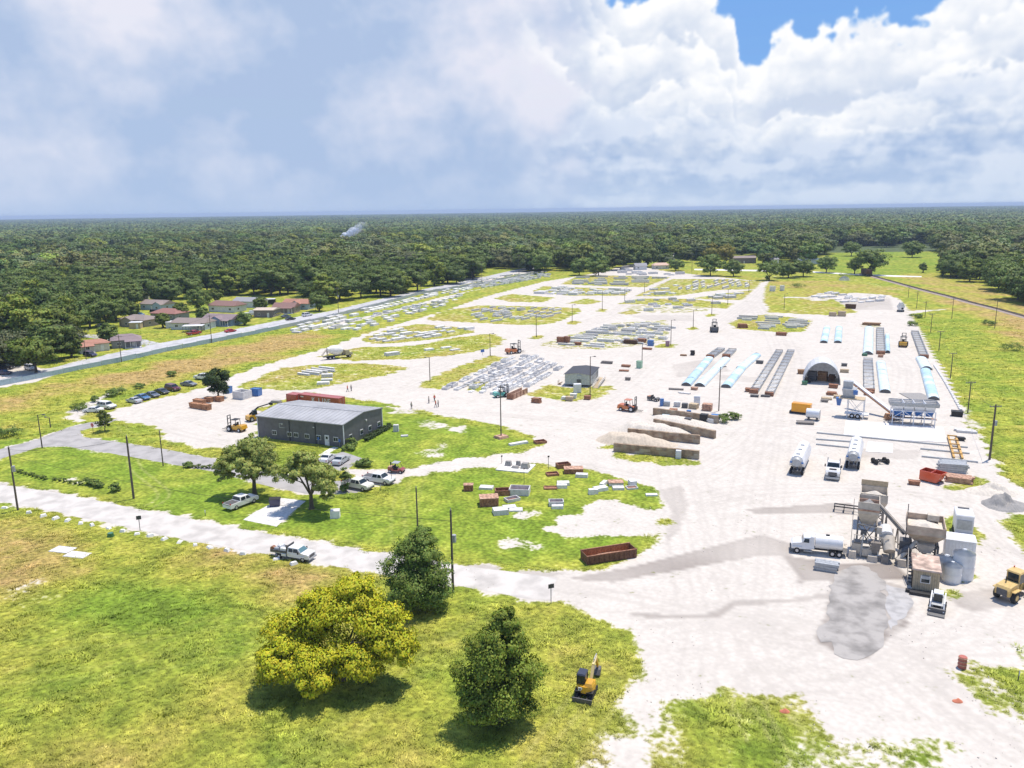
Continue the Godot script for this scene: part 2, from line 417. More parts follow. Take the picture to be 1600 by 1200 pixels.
# wheel tracks: [strength, half gauge, points] on sand (darker) and on grass (paler)
func track_lines() -> Array:
	return [
		[0.3, 0.9, [43.6,-60.8,41.4,-69.1,39.6,-75.9,35.8,-83.1,28.3,-87,19.6,-88.9,10.9,-93.3,2.1,-96.2]],
		[0.25, 0.9, [46.9,-64.2,44.3,-72.3,40,-79.6,32,-84.7,22.1,-86.5,14.4,-85.2]],
		[0.25, 1.0, [57.8,-79.2,46.2,-78.2,36.6,-79.7,27,-82.7,18.8,-88.9,7.8,-94.6,-3.7,-98.2]],
		[0.25, 1.0, [24.8,-62,24.6,-70.6,23.4,-77.5,23.8,-87.2,25.6,-101.2,28,-120,31.4,-146.4,31.4,-159.3,22.2,-169.7]],
		[0.2, 1.0, [20,-69.6,23.8,-81.4,30.5,-97.2,38,-119.6,50.7,-153.8,61.9,-184.7,86.8,-249.9,108.4,-338.1,124.3,-409.5]],
		[0.25, 0.9, [67.9,-99.9,67.8,-108.4,71,-121.1,65.9,-127.3,53.9,-129.3,40.6,-128.3,28.6,-122.8]],
		[0.2, 0.9, [62.3,-90.9,57,-91,52,-86.4,42.8,-79.6,32.6,-74.8,25.7,-73.8]],
		[0.2, 1.0, [8.4,-147.4,17.4,-141.2,26.9,-135.4,33.3,-138.7,45.7,-154.1,55.1,-168,59.8,-157.9]],
		[0.22, 1.0, [-28,-189.8,-9.2,-185.6,8.7,-178.7,18.6,-175.3,26.9,-164.3]], [0.2, 1.0, [15.2,-187.4,29.7,-215.4,45,-253.1,65.5,-290.3,82.6,-321.5,124.3,-409.5,151,-474.2]],
		[0.2, 1.0, [-27.5,-211,-15.2,-236.4,0.1,-266,7,-281,26.2,-323.4,47.2,-366.2,68.7,-428.7,107.4,-538.8]],
		[0.2, 1.0, [-65.9,-213.4,-49.2,-216.4,-33.3,-228.3,-20.3,-252.4,-2.1,-281.8]], [0.15, 1.0, [111.5,-301.6,127,-292.4,120,-247.3,104.4,-210.5,88.4,-183.2]],
		[0.15, 1.0, [54,-173.4,66,-167.4,77.7,-157.1,79.2,-140.4,71.6,-124]], [0.2, 1.0, [88.8,-249.7,104.3,-253.1,116.1,-271.9]],
		[0.2, 1.0, [-74,-180.2,-65.9,-192,-63.7,-205.6,-57.5,-214.5,-35.7,-219.7]], [0.2, 1.0, [-62.3,-163.9,-77.6,-174.9,-87.2,-186.9,-84.7,-199.7,-80.5,-210.4]],
	]

func grass_tracks() -> Array:
	return [
		[0.5, 0.9, [-74.8,-152,-70.6,-145,-64.4,-137.5,-60.4,-132.3,-59.4,-128.5,-60.1,-125.6]],
		[0.35, 0.8, [-89.5,-178.8,-86,-173.1,-82.5,-169.9]],
		[0.25, 1.0, [-19,-133.9,-18.7,-124.6,-17.4,-113.8,-16.2,-109]], [0.2, 1.2, [-17,-144.6,-17.2,-133.9,-16.6,-121.7,-14.4,-112.5]],
		[0.4, 0.9, [6.1,-70.5,3.1,-65.1,0.6,-60.1,-1,-56.3]], [0.3, 0.9, [11.7,-74.2,7.7,-67.9,4.6,-61.6,2.7,-57]],
		[0.2, 1.1, [-3.4,-86.4,-9.9,-77.1,-14.9,-67.4,-20.5,-59.7]], [0.2, 1.1, [-6.2,-83.6,-13.1,-71.4,-19.2,-62.9,-21.9,-59]],
		[0.18, 1.1, [-57.7,-82.2,-43.8,-83.2,-31.1,-88.7]], [0.18, 1.1, [-53.7,-75.8,-41.1,-77.2,-28.8,-81.4]],
	]

class Sheet:
	var x0: float
	var z0: float
	var wx: float
	var wz: float
	var w: int
	var h: int
	var s: Image
	var d: Image
	var t: Image
	var k: Image
	var done := []
	var colour: Image
	var noises := []

	func setup(ax: float, az: float, lx: float, lz: float, pw: int, ph: int) -> void:
		x0 = ax; z0 = az; wx = lx; wz = lz; w = pw; h = ph
		s = Image.create_empty(w, h, false, Image.FORMAT_L8)
		d = Image.create_empty(w, h, false, Image.FORMAT_L8)
		t = Image.create_empty(w, h, false, Image.FORMAT_L8)
		k = Image.create_empty(w, h, false, Image.FORMAT_L8)
		t.fill(Color(0.38, 0.38, 0.38))

	func fill(im: Image, flat: Array, value: float) -> void:
		var p := PackedVector2Array()
		var lo := 1e9
		var hi := -1e9
		for i in range(0, flat.size(), 2):
			var q := Vector2((flat[i] - x0) / wx * w, (flat[i + 1] - z0) / wz * h)
			p.append(q)
			lo = minf(lo, q.y)
			hi = maxf(hi, q.y)
		for y in range(maxi(0, int(lo)), mini(h, int(hi) + 1)):
			var yy := y + 0.5
			var xs := []
			for i in p.size():
				var a := p[i]
				var b := p[(i + 1) % p.size()]
				if (a.y <= yy) != (b.y <= yy):
					xs.append(a.x + (yy - a.y) / (b.y - a.y) * (b.x - a.x))
			xs.sort()
			for i in range(0, xs.size() - 1, 2):
				var l := clampi(int(xs[i]), 0, w)
				var r := clampi(int(ceil(xs[i + 1])), 0, w)
				if r > l:
					im.fill_rect(Rect2i(l, y, r - l, 1), Color(value, value, value))

	func blur(im: Image, metres: float) -> Image:
		var f := maxf(1.0, metres * w / wx)
		if f < 1.5:
			return im
		im.resize(maxi(4, int(w / f)), maxi(4, int(h / f)), Image.INTERPOLATE_TRILINEAR)
		im.resize(w, h, Image.INTERPOLATE_CUBIC)
		return im

	func lines(im: Image, flat: Array, half: float, width: float, value: float) -> void:
		var c := Curve2D.new()
		var pts := []
		for i in range(0, flat.size(), 2):
			pts.append(Vector2(flat[i], flat[i + 1]))
		for i in pts.size():
			var a: Vector2 = pts[maxi(0, i - 1)]
			var b: Vector2 = pts[mini(pts.size() - 1, i + 1)]
			c.add_point(pts[i], (a - b) / 6.0, (b - a) / 6.0)
		var q := c.tessellate_even_length(6, 2.5)
		for i in q.size() - 1:
			var e := (q[i + 1] - q[i]).normalized()
			var o := Vector2(-e.y, e.x)
			for sgn in [-1.0, 1.0]:
				var m: Vector2 = o * half * sgn
				var g := o * width * 0.5
				var A := q[i] + m + g
				var B := q[i + 1] + m + g
				var C := q[i + 1] + m - g
				var D := q[i] + m - g
				fill(im, [A.x, A.y, B.x, B.y, C.x, C.y, D.x, D.y], value)

	func noise(seed_: int, metres: float, oct: int, squeeze := 1.0) -> PackedByteArray:
		var f := FastNoiseLite.new()
		f.seed = seed_
		f.noise_type = FastNoiseLite.TYPE_SIMPLEX_SMOOTH
		f.frequency = (wx / w) / metres
		f.fractal_octaves = oct
		f.fractal_gain = 0.55
		f.offset = Vector3(x0, z0, 0) * (w / wx)
		var im := f.get_image(w, maxi(2, int(h * squeeze)), false, false, false)
		# the same grain on every sheet: -1..1 to a byte without stretching
		if squeeze != 1.0:
			im.resize(w, h, Image.INTERPOLATE_CUBIC)
		im.convert(Image.FORMAT_L8)
		return im.get_data()

	func rows(chunk: int) -> void:
		var per := h / 16
		var o := PackedByteArray()
		o.resize(per * w * 3)
		var S := s.get_data()
		var D := d.get_data()
		var T := t.get_data()
		var K := k.get_data()
		var n1: PackedByteArray = noises[0]
		var n2: PackedByteArray = noises[1]
		var n3: PackedByteArray = noises[2]
		var n4: PackedByteArray = noises[3]
		var j := 0
		for i in range(chunk * per * w, (chunk + 1) * per * w):
			var a := n1[i] / 255.0 - 0.5
			var b := n2[i] / 255.0 - 0.5
			var c := n3[i] / 255.0 - 0.5
			var e := n4[i] / 255.0 - 0.5
			var sand := clampf((S[i] / 255.0 + b * 0.85 + a * 0.75 - 0.5) * 3.6 + 0.5, 0.0, 1.0)
			var dry := clampf(T[i] / 255.0 + c * 0.75 + b * 0.5, 0.0, 1.0)
			var lum := 1.0 + a * 0.62 + b * 0.34
			# grass: lush, meadow, straw
			var gr: float
			var gg: float
			var gb: float
			if dry < 0.5:
				var u := dry * 2.0
				gr = 114.0 + 36.0 * u
				gg = 136.0 + 15.0 * u
				gb = 48.0 + 16.0 * u
			else:
				var u := dry * 2.0 - 1.0
				gr = 150.0 + 12.0 * u
				gg = 151.0 - 12.0 * u
				gb = 64.0 + 26.0 * u
			var kk := K[i] / 255.0 * clampf(0.6 + a * 2.0, 0.0, 1.0)
			gr = gr * lum + (170.0 - gr * lum) * kk
			gg = gg * lum + (165.0 - gg * lum) * kk
			gb = gb * lum + (120.0 - gb * lum) * kk
			var damp := clampf(D[i] / 255.0 * (0.8 + c * 0.9 + b * 0.35 + a * 0.25) + maxf(e, 0.0) * 0.10 + maxf(c, 0.0) * 0.12, 0.0, 1.0)
			var sl := (1.0 + a * 0.12 + e * 0.05 + b * 0.08) * (1.0 - kk * 0.045)
			var r := (193.0 - 60.0 * damp) * sl
			var g := (187.0 - 62.0 * damp) * sl
			var l := (179.0 - 60.0 * damp) * sl
			o[j] = clampi(int(gr + (r - gr) * sand), 0, 255)
			o[j + 1] = clampi(int(gg + (g - gg) * sand), 0, 255)
			o[j + 2] = clampi(int(gb + (l - gb) * sand), 0, 255)
			j += 3
		done[chunk] = o

	func finish() -> void:
		done.resize(16)
		var job := WorkerThreadPool.add_group_task(rows, 16)
		WorkerThreadPool.wait_for_group_task_completion(job)
		var all := PackedByteArray()
		for o in done:
			all.append_array(o)
		colour = Image.create_from_data(w, h, false, Image.FORMAT_RGB8, all)
		done = []
		noises = []

	func sand_at(x: float, z: float) -> float:
		var px := int((x - x0) / wx * w)
		var pz := int((z - z0) / wz * h)
		if px < 0 or pz < 0 or px >= w or pz >= h:
			return 0.0
		return s.get_pixel(px, pz).r

	func colour_at(x: float, z: float) -> Color:
		return colour.get_pixel(clampi(int((x - x0) / wx * w), 0, w - 1), clampi(int((z - z0) / wz * h), 0, h - 1))

var sheets := []

func make_ground() -> void:
	var dims := [[-128.0, -168.0, 256.0, 128.0, 2048, 1024], [-224.0, -344.0, 448.0, 176.0, 2048, 1024], [-480.0, -824.0, 960.0, 480.0, 2048, 1024]]
	var arr := ArrayMesh.new()
	var fine := noise_tex(0.03, 0.80, 1.10, 21, 5, 512)
	for q in 3:
		var a: Array = dims[q]
		var sh := Sheet.new()
		sh.setup(a[0], a[1], a[2], a[3], a[4], a[5])
		for r in cover_outlines():
			sh.fill(sh.s, r[1], r[0])
		for r in dry_outlines():
			sh.fill(sh.t, r[1], r[0])
		for r in track_lines():
			for rep in 3:
				var p: Array = r[2].duplicate()
				for i in p.size():
					p[i] += [0.0, 2.7, -3.1][rep] * (1.0 if i % 2 == 0 else 0.6)
				sh.lines(sh.d, p, r[1], 0.45, r[0] * 0.35)
				sh.lines(sh.k, p, r[1], 0.28, 0.7)
		for r in damp_outlines():
			sh.fill(sh.d, r[1], r[0])
		for r in grass_tracks():
			sh.lines(sh.k, r[2], r[1], 0.5, r[0])
		sh.s = sh.blur(sh.s, 2.2)
		sh.d = sh.blur(sh.d, 0.7 if q == 0 else 1.0)
		sh.t = sh.blur(sh.t, 9.0)
		sh.k = sh.blur(sh.k, 0.35)
		sh.noises = [sh.noise(1, 0.9 if q == 0 else (1.4 if q == 1 else 3.0), 3), sh.noise(2, 5.0, 4), sh.noise(3, 26.0, 3), sh.noise(4, 9.0, 4, 0.2)]
		sh.finish()
		sheets.append(sh)
		var m := StandardMaterial3D.new()
		m.resource_name = "ground"
		m.albedo_texture = ImageTexture.create_from_image(sh.colour)
		m.texture_repeat = false
		m.roughness = 1.0
		m.metallic_specular = 0.2
		var v := PackedVector3Array([Vector3(sh.x0, 0, sh.z0), Vector3(sh.x0 + sh.wx, 0, sh.z0), Vector3(sh.x0 + sh.wx, 0, sh.z0 + sh.wz), Vector3(sh.x0, 0, sh.z0 + sh.wz)])
		var uv := PackedVector2Array([Vector2(0, 0), Vector2(1, 0), Vector2(1, 1), Vector2(0, 1)])
		add_flat(arr, v, uv, m)
	# plain country round the surveyed part, out to the horizon
	var far := mat("country", lin(0.075, 0.105, 0.028), 1.0, 0.0, fine, 0.02)
	var n0: Sheet = sheets[0]
	var n2: Sheet = sheets[2]
	var n1: Sheet = sheets[1]
	var R := 15000.0
	for r in [[-R, R, -R, n2.z0], [-R, n2.x0, n2.z0, n2.z0 + n2.wz], [n2.x0 + n2.wx, R, n2.z0, n2.z0 + n2.wz],
			[-R, n1.x0, n1.z0, n1.z0 + n1.wz], [n1.x0 + n1.wx, R, n1.z0, n1.z0 + n1.wz],
			[-R, n0.x0, n0.z0, n0.z0 + n0.wz], [n0.x0 + n0.wx, R, n0.z0, n0.z0 + n0.wz], [-R, R, n0.z0 + n0.wz, 3000.0]]:
		add_flat(arr, PackedVector3Array([Vector3(r[0], 0, r[2]), Vector3(r[1], 0, r[2]), Vector3(r[1], 0, r[3]), Vector3(r[0], 0, r[3])]), PackedVector2Array([Vector2(), Vector2(1, 0), Vector2(1, 1), Vector2(0, 1)]), far)
	var o := MeshInstance3D.new()
	o.name = "ground"
	o.mesh = arr
	o.set_meta("kind", "structure")
	add_child(o)

func add_flat(arr: ArrayMesh, v: PackedVector3Array, uv: PackedVector2Array, m: Material) -> void:
	var a := []
	a.resize(Mesh.ARRAY_MAX)
	a[Mesh.ARRAY_VERTEX] = v
	a[Mesh.ARRAY_NORMAL] = PackedVector3Array([Vector3.UP, Vector3.UP, Vector3.UP, Vector3.UP])
	a[Mesh.ARRAY_TEX_UV] = uv
	a[Mesh.ARRAY_INDEX] = PackedInt32Array([0, 1, 2, 0, 2, 3])
	arr.add_surface_from_arrays(Mesh.PRIMITIVE_TRIANGLES, a)
	arr.surface_set_material(arr.get_surface_count() - 1, m)

# a flat sheet with an uneven rim
func flat_shape(flat: Array, y: float, ragged: float, step := 1.5, thick := 0.0) -> Geo:
	var f := FastNoiseLite.new()
	f.seed = 5
	f.frequency = 0.35
	var p := PackedVector2Array()
	for i in range(0, flat.size(), 2):
		var a := Vector2(flat[i], flat[i + 1])
		var j := (i + 2) % flat.size()
		var b := Vector2(flat[j], flat[j + 1])
		var k := maxi(1, int(a.distance_to(b) / step))
		var o := (b - a).orthogonal().normalized()
		for q in k:
			var c := a.lerp(b, float(q) / k)
			p.append(c + o * ragged * f.get_noise_2d(c.x, c.y) * 2.0)
	var g := G()
	var idx := Geometry2D.triangulate_polygon(p)
	for i in range(0, idx.size(), 3):
		g.face([Vector3(p[idx[i]].x, y, p[idx[i]].y), Vector3(p[idx[i + 1]].x, y, p[idx[i + 1]].y), Vector3(p[idx[i + 2]].x, y, p[idx[i + 2]].y)], Vector3.UP)
	if thick > 0.0:
		var s := 1.0 if Geometry2D.is_polygon_clockwise(p) else -1.0
		for i in p.size():
			var a := p[i]
			var b := p[(i + 1) % p.size()]
			var o := (b - a).orthogonal() * s
			g.face([Vector3(a.x, y, a.y), Vector3(b.x, y, b.y), Vector3(b.x, y - thick, b.y), Vector3(a.x, y - thick, a.y)], Vector3(o.x, 0, o.y))
	return g

func make_roads() -> void:
	setting("wash_apron", flat_shape([41,-96.5,43.2,-98.3,46.1,-99.8,47.4,-97.4,46.6,-93.9,44.3,-89,43.1,-85.4,41.8,-83,40.6,-80.9,38.8,-79,37,-77.1,35.9,-76.8,35.1,-77.6,34.6,-78.2,34.7,-80.3,33.3,-80.7,33.7,-82.1,35.8,-85.3,37.8,-89.9], 0.03, 0.55, 0.9), mat("wash_grey", lin(0.36, 0.34, 0.32), 0.95, 0.0, noise_tex(0.006, 0.74, 1.14, 33, 6, 512), 0.09))
	setting("wash_film", flat_shape([46.9,-94.1,48.5,-93,48.3,-90.5,46.3,-86.9,43.6,-84.4,42.2,-83.1,43.5,-85.7,44.6,-89.1], 0.02, 0.5, 0.9), mat("wash_pale", lin(0.41, 0.40, 0.395), 0.95, 0.0, grime, 0.12))
	var worn := noise_tex(0.008, 0.86, 1.08, 31, 6, 512)
	var pale := mat("road_limerock", lin(0.54, 0.51, 0.475), 0.95, 0.0, worn, 0.06)
	var grey := mat("road_asphalt", lin(0.37, 0.355, 0.345), 0.95, 0.0, worn, 0.06)
	var lot := mat("car_park_asphalt", lin(0.34, 0.33, 0.325), 0.95, 0.0, worn, 0.08)
	setting("main_road", flat_shape([-118.2,-148.3,-92.2,-138,-83.3,-134.6,-77.7,-132.4,-63.5,-125.7,-50.7,-119.9,-38.9,-114.3,-28.2,-109.7,-18.3,-105.6,-7.3,-101.5,-0.3,-99.3,5.5,-97.4,4.3,-90.9,-0.4,-92.6,-6.9,-95.4,-20.9,-100.5,-34.6,-106.1,-47.3,-111,-65.9,-119.9,-86.8,-129.3,-111.9,-139.8], 0.012, 0.22), pale)
	setting("entry_road", flat_shape([-110.3,-144.1,-106,-160.4,-102.3,-167.8,-101.1,-177.2,-98.3,-181.5,-92.8,-184.2,-93.8,-178.4,-96.7,-174.2,-93.2,-168.9,-84.4,-165,-72.7,-159.7,-57.8,-151.2,-41.3,-141.2,-32.2,-137.2,-23.4,-139.3,-26.5,-131,-35.2,-130.7,-43,-134.9,-55,-143.2,-68.6,-150.1,-81.7,-156.6,-93.7,-162.1,-98.7,-161.4,-101.8,-153.6,-105.6,-137.5], 0.008, 0.12), grey)
	setting("parking_bay", flat_shape([-37.7,-151.1,-34.1,-155.2,-29.4,-150.7,-30.6,-145.2,-32.2,-142.6,-35.1,-139.8,-38.4,-143.6], 0.016, 0.05), lot)
	setting("fence_road", flat_shape([-156.3,-224.1,-151.7,-234.4,-146.8,-245.7,-142.3,-263.8,-137.5,-280.7,-129.7,-301.2,-119.9,-319.5,-109.6,-344.1,-99.4,-368.3,-86.9,-392,-70.2,-446.5,-47.7,-511.5,-25.7,-562.9,1.2,-642.4,18.7,-686.9,21.2,-663.5,1.1,-612.9,-24.6,-537.6,-45.4,-486.4,-66.8,-424.1,-82.9,-373.4,-94.8,-350.6,-104.8,-328.6,-115.1,-306.1,-124.1,-287.7,-131.9,-269,-136.9,-253.3,-142.1,-237.5,-147.1,-226.9,-151.7,-217.2], 0.012, 0.15), mat("road_far", lin(0.46, 0.46, 0.47), 0.95, 0.0, worn, 0.05))
	setting("side_street", flat_shape([-128.2,-295.2,-141.9,-308.4,-167.3,-322.1,-188.6,-332.8,-184.5,-325.4,-162.1,-311.8,-138.7,-296.1,-127.4,-286.6], 0.008, 0.1), mat("road_far"))
	setting("house_drive", flat_shape([-113.3,-301.3,-112.9,-315.5,-104.7,-321.6,-104.3,-314.8,-109.5,-305.6], 0.007, 0.05), mat("concrete_white"))
	setting("farm_lane", flat_shape([220.6,-592,241.7,-564.3,267.1,-543.2,273.8,-539.4,270.2,-532.2,255.7,-537.3,237.2,-553.8,216.4,-580.5], 0.012, 0.1), mat("concrete_white"))
	setting("park_lane", flat_shape([143.4,-632.8,193.5,-609.8,217.1,-592.6,214,-583.9,185.3,-598.5,140.4,-619.7], 0.012, 0.1), mat("concrete_white"))
	setting("tree_shaded_drive", flat_shape([-42.5,-119.3,-41.5,-122.6,-39.1,-129,-34.6,-127.3,-35.7,-121,-36.4,-116.2], 0.014, 0.1), mat("concrete", Color.WHITE))
	setting("footpath", flat_shape([-37.2,-158,-36.6,-158.9,-35.6,-158,-37.1,-152.8,-38.6,-152.8], 0.014, 0.05), mat("concrete_white"))

# ---------------------------------------------------------------- plants
# leaves in clumps through the crown, one leaf colour with chance variation; r = half extents of the crown, base = height of its middle
func crown_mesh(seed_: int, r: Vector3, base: float, clumps: int, per: int, leaf: float, tone: Color, spread := 0.33, lean := 0.15) -> ArrayMesh:
	var g := RandomNumberGenerator.new()
	g.seed = seed_
	var v := PackedVector3Array()
	var n := PackedVector3Array()
	var c := PackedColorArray()
	var ix := PackedInt32Array()
	for k in clumps:
		var d := Vector3(g.randfn(), g.randfn() * 0.8 + lean, g.randfn()).normalized()
		var reach := 0.45 + 0.42 * sqrt(g.randf())
		if k % 5 == 0:
			reach = g.randf_range(0.1, 0.5)
		var q := Vector3(0, base, 0) + d * r * reach
		var cr := (r.x + r.y + r.z) / 3.0 * spread * g.randf_range(0.65, 1.25)
		var stretch := Vector3(g.randf_range(0.75, 1.35), g.randf_range(0.5, 0.85), g.randf_range(0.75, 1.35))
		var shade := g.randf_range(0.84, 1.14)
		for j in per:
			var e := Vector3(g.randfn(), g.randfn() + 0.25, g.randfn()).normalized()
			var p := q + (e * stretch).normalized() * cr * pow(g.randf(), 0.45) * stretch
			if p.y < 0.15 and base > 0.0:
				p.y = 0.15
			var nn := (e * 0.8 + d * 0.5 + Vector3(g.randfn(), g.randfn() + 0.5, g.randfn()) * 0.45).normalized()
			var a := nn.cross(Vector3(g.randfn(), g.randfn(), g.randfn())).normalized()
			var b := nn.cross(a)
			var s := leaf * g.randf_range(0.55, 1.35)
			var i := v.size()
			v.append_array([p - a * s * 0.6, p + b * s * 0.45 + nn * s * 0.12, p + a * s * 0.6, p - b * s * 0.45 + nn * s * 0.12])
			var out := ((p - Vector3(0, base - r.y * 0.3, 0)) / r).normalized()
			var sn := (nn * 0.35 + e * 0.65 + out * 0.4 + Vector3(0, 0.45, 0)).normalized()
			n.append_array([sn, sn, sn, sn])
			var col := Color(tone.r * g.randf_range(0.8, 1.2), tone.g, tone.b * g.randf_range(0.8, 1.2)) * (shade * g.randf_range(0.85, 1.15))
			col.a = 1.0
			c.append_array([col, col, col, col])
			ix.append_array([i, i + 1, i + 2, i, i + 2, i + 3])
	var arr := []
	arr.resize(Mesh.ARRAY_MAX)
	arr[Mesh.ARRAY_VERTEX] = v
	arr[Mesh.ARRAY_NORMAL] = n
	arr[Mesh.ARRAY_COLOR] = c
	arr[Mesh.ARRAY_INDEX] = ix
	var m := ArrayMesh.new()
	m.add_surface_from_arrays(Mesh.PRIMITIVE_TRIANGLES, arr)
	return m

func trunk_mesh(seed_: int, r: Vector3, base: float, girth: float, limbs: int, fork := 0.3) -> ArrayMesh:
	var g := RandomNumberGenerator.new()
	g.seed = seed_
	var o := G()
	var f := Vector3(g.randf_range(-0.2, 0.2), base * fork, g.randf_range(-0.2, 0.2))
	o.tube(Vector3(0, -0.1, 0), Vector3(0, 0.5, 0), girth * 1.5, girth * 1.05, 9, false)
	o.tube(Vector3(0, 0.5, 0), f, girth * 1.05, girth * 0.8, 9, false)
	for k in limbs:
		var t := TAU * (k + g.randf_range(-0.25, 0.25)) / limbs
		var e := f + Vector3(cos(t) * r.x * 0.4, base * 0.35 + r.y * g.randf_range(0.0, 0.3), sin(t) * r.z * 0.4)
		var h := e + Vector3(cos(t) * r.x * 0.3, r.y * g.randf_range(0.1, 0.35), sin(t) * r.z * 0.3)
		o.tube(f, e, girth * 0.55, girth * 0.32, 7, false)
		o.tube(e, h, girth * 0.32, girth * 0.08, 6, false)
		for j in 2:
			o.tube(e.lerp(f, 0.3 * j), h + Vector3(g.randfn(), g.randfn() * 0.5, g.randfn()) * r.x * 0.25, girth * 0.2, girth * 0.05, 5, false)
	return o.mesh()

func leaf_mat(key: String) -> StandardMaterial3D:
	if M.has(key):
		return M[key]
	var m := mat(key, Color.WHITE, 0.65)
	m.vertex_color_use_as_albedo = true
	m.metallic_specular = 0.35
	m.backlight_enabled = true
	m.backlight = Color(0.55, 0.6, 0.3)
	return m

# one tree of its own
func tree(called: String, label: String, category: String, at: Vector3, seed_: int, r: Vector3, base: float, girth: float, clumps: int, per: int, leaf: float, tone: Color, group := "", spread := 0.33, lean := 0.15, lobes := []) -> Node3D:
	var t := thing(called, label, category, at, 0.0, group)
	if lobes:
		part("trunk", trunk_mesh(seed_, r, base, girth, 6, 0.32), M.bark, t)
		var st := SurfaceTool.new()
		for k in lobes.size():
			var b: Array = lobes[k]
			st.append_from(crown_mesh(seed_ + 7 * k, Vector3(b[3], b[4], b[5]), 0.0, clumps, per, leaf, tone, spread, lean), 0, Transform3D(Basis.IDENTITY, Vector3(b[0], b[1], b[2])))
		part("crown", st.commit(), leaf_mat("leaves"), t)
		return t
	part("trunk", trunk_mesh(seed_, r, base, girth, 5), M.bark, t)
	part("crown", crown_mesh(seed_ + 1, r, base, clumps, per, leaf, tone, spread, lean), leaf_mat("leaves"), t)
	return t


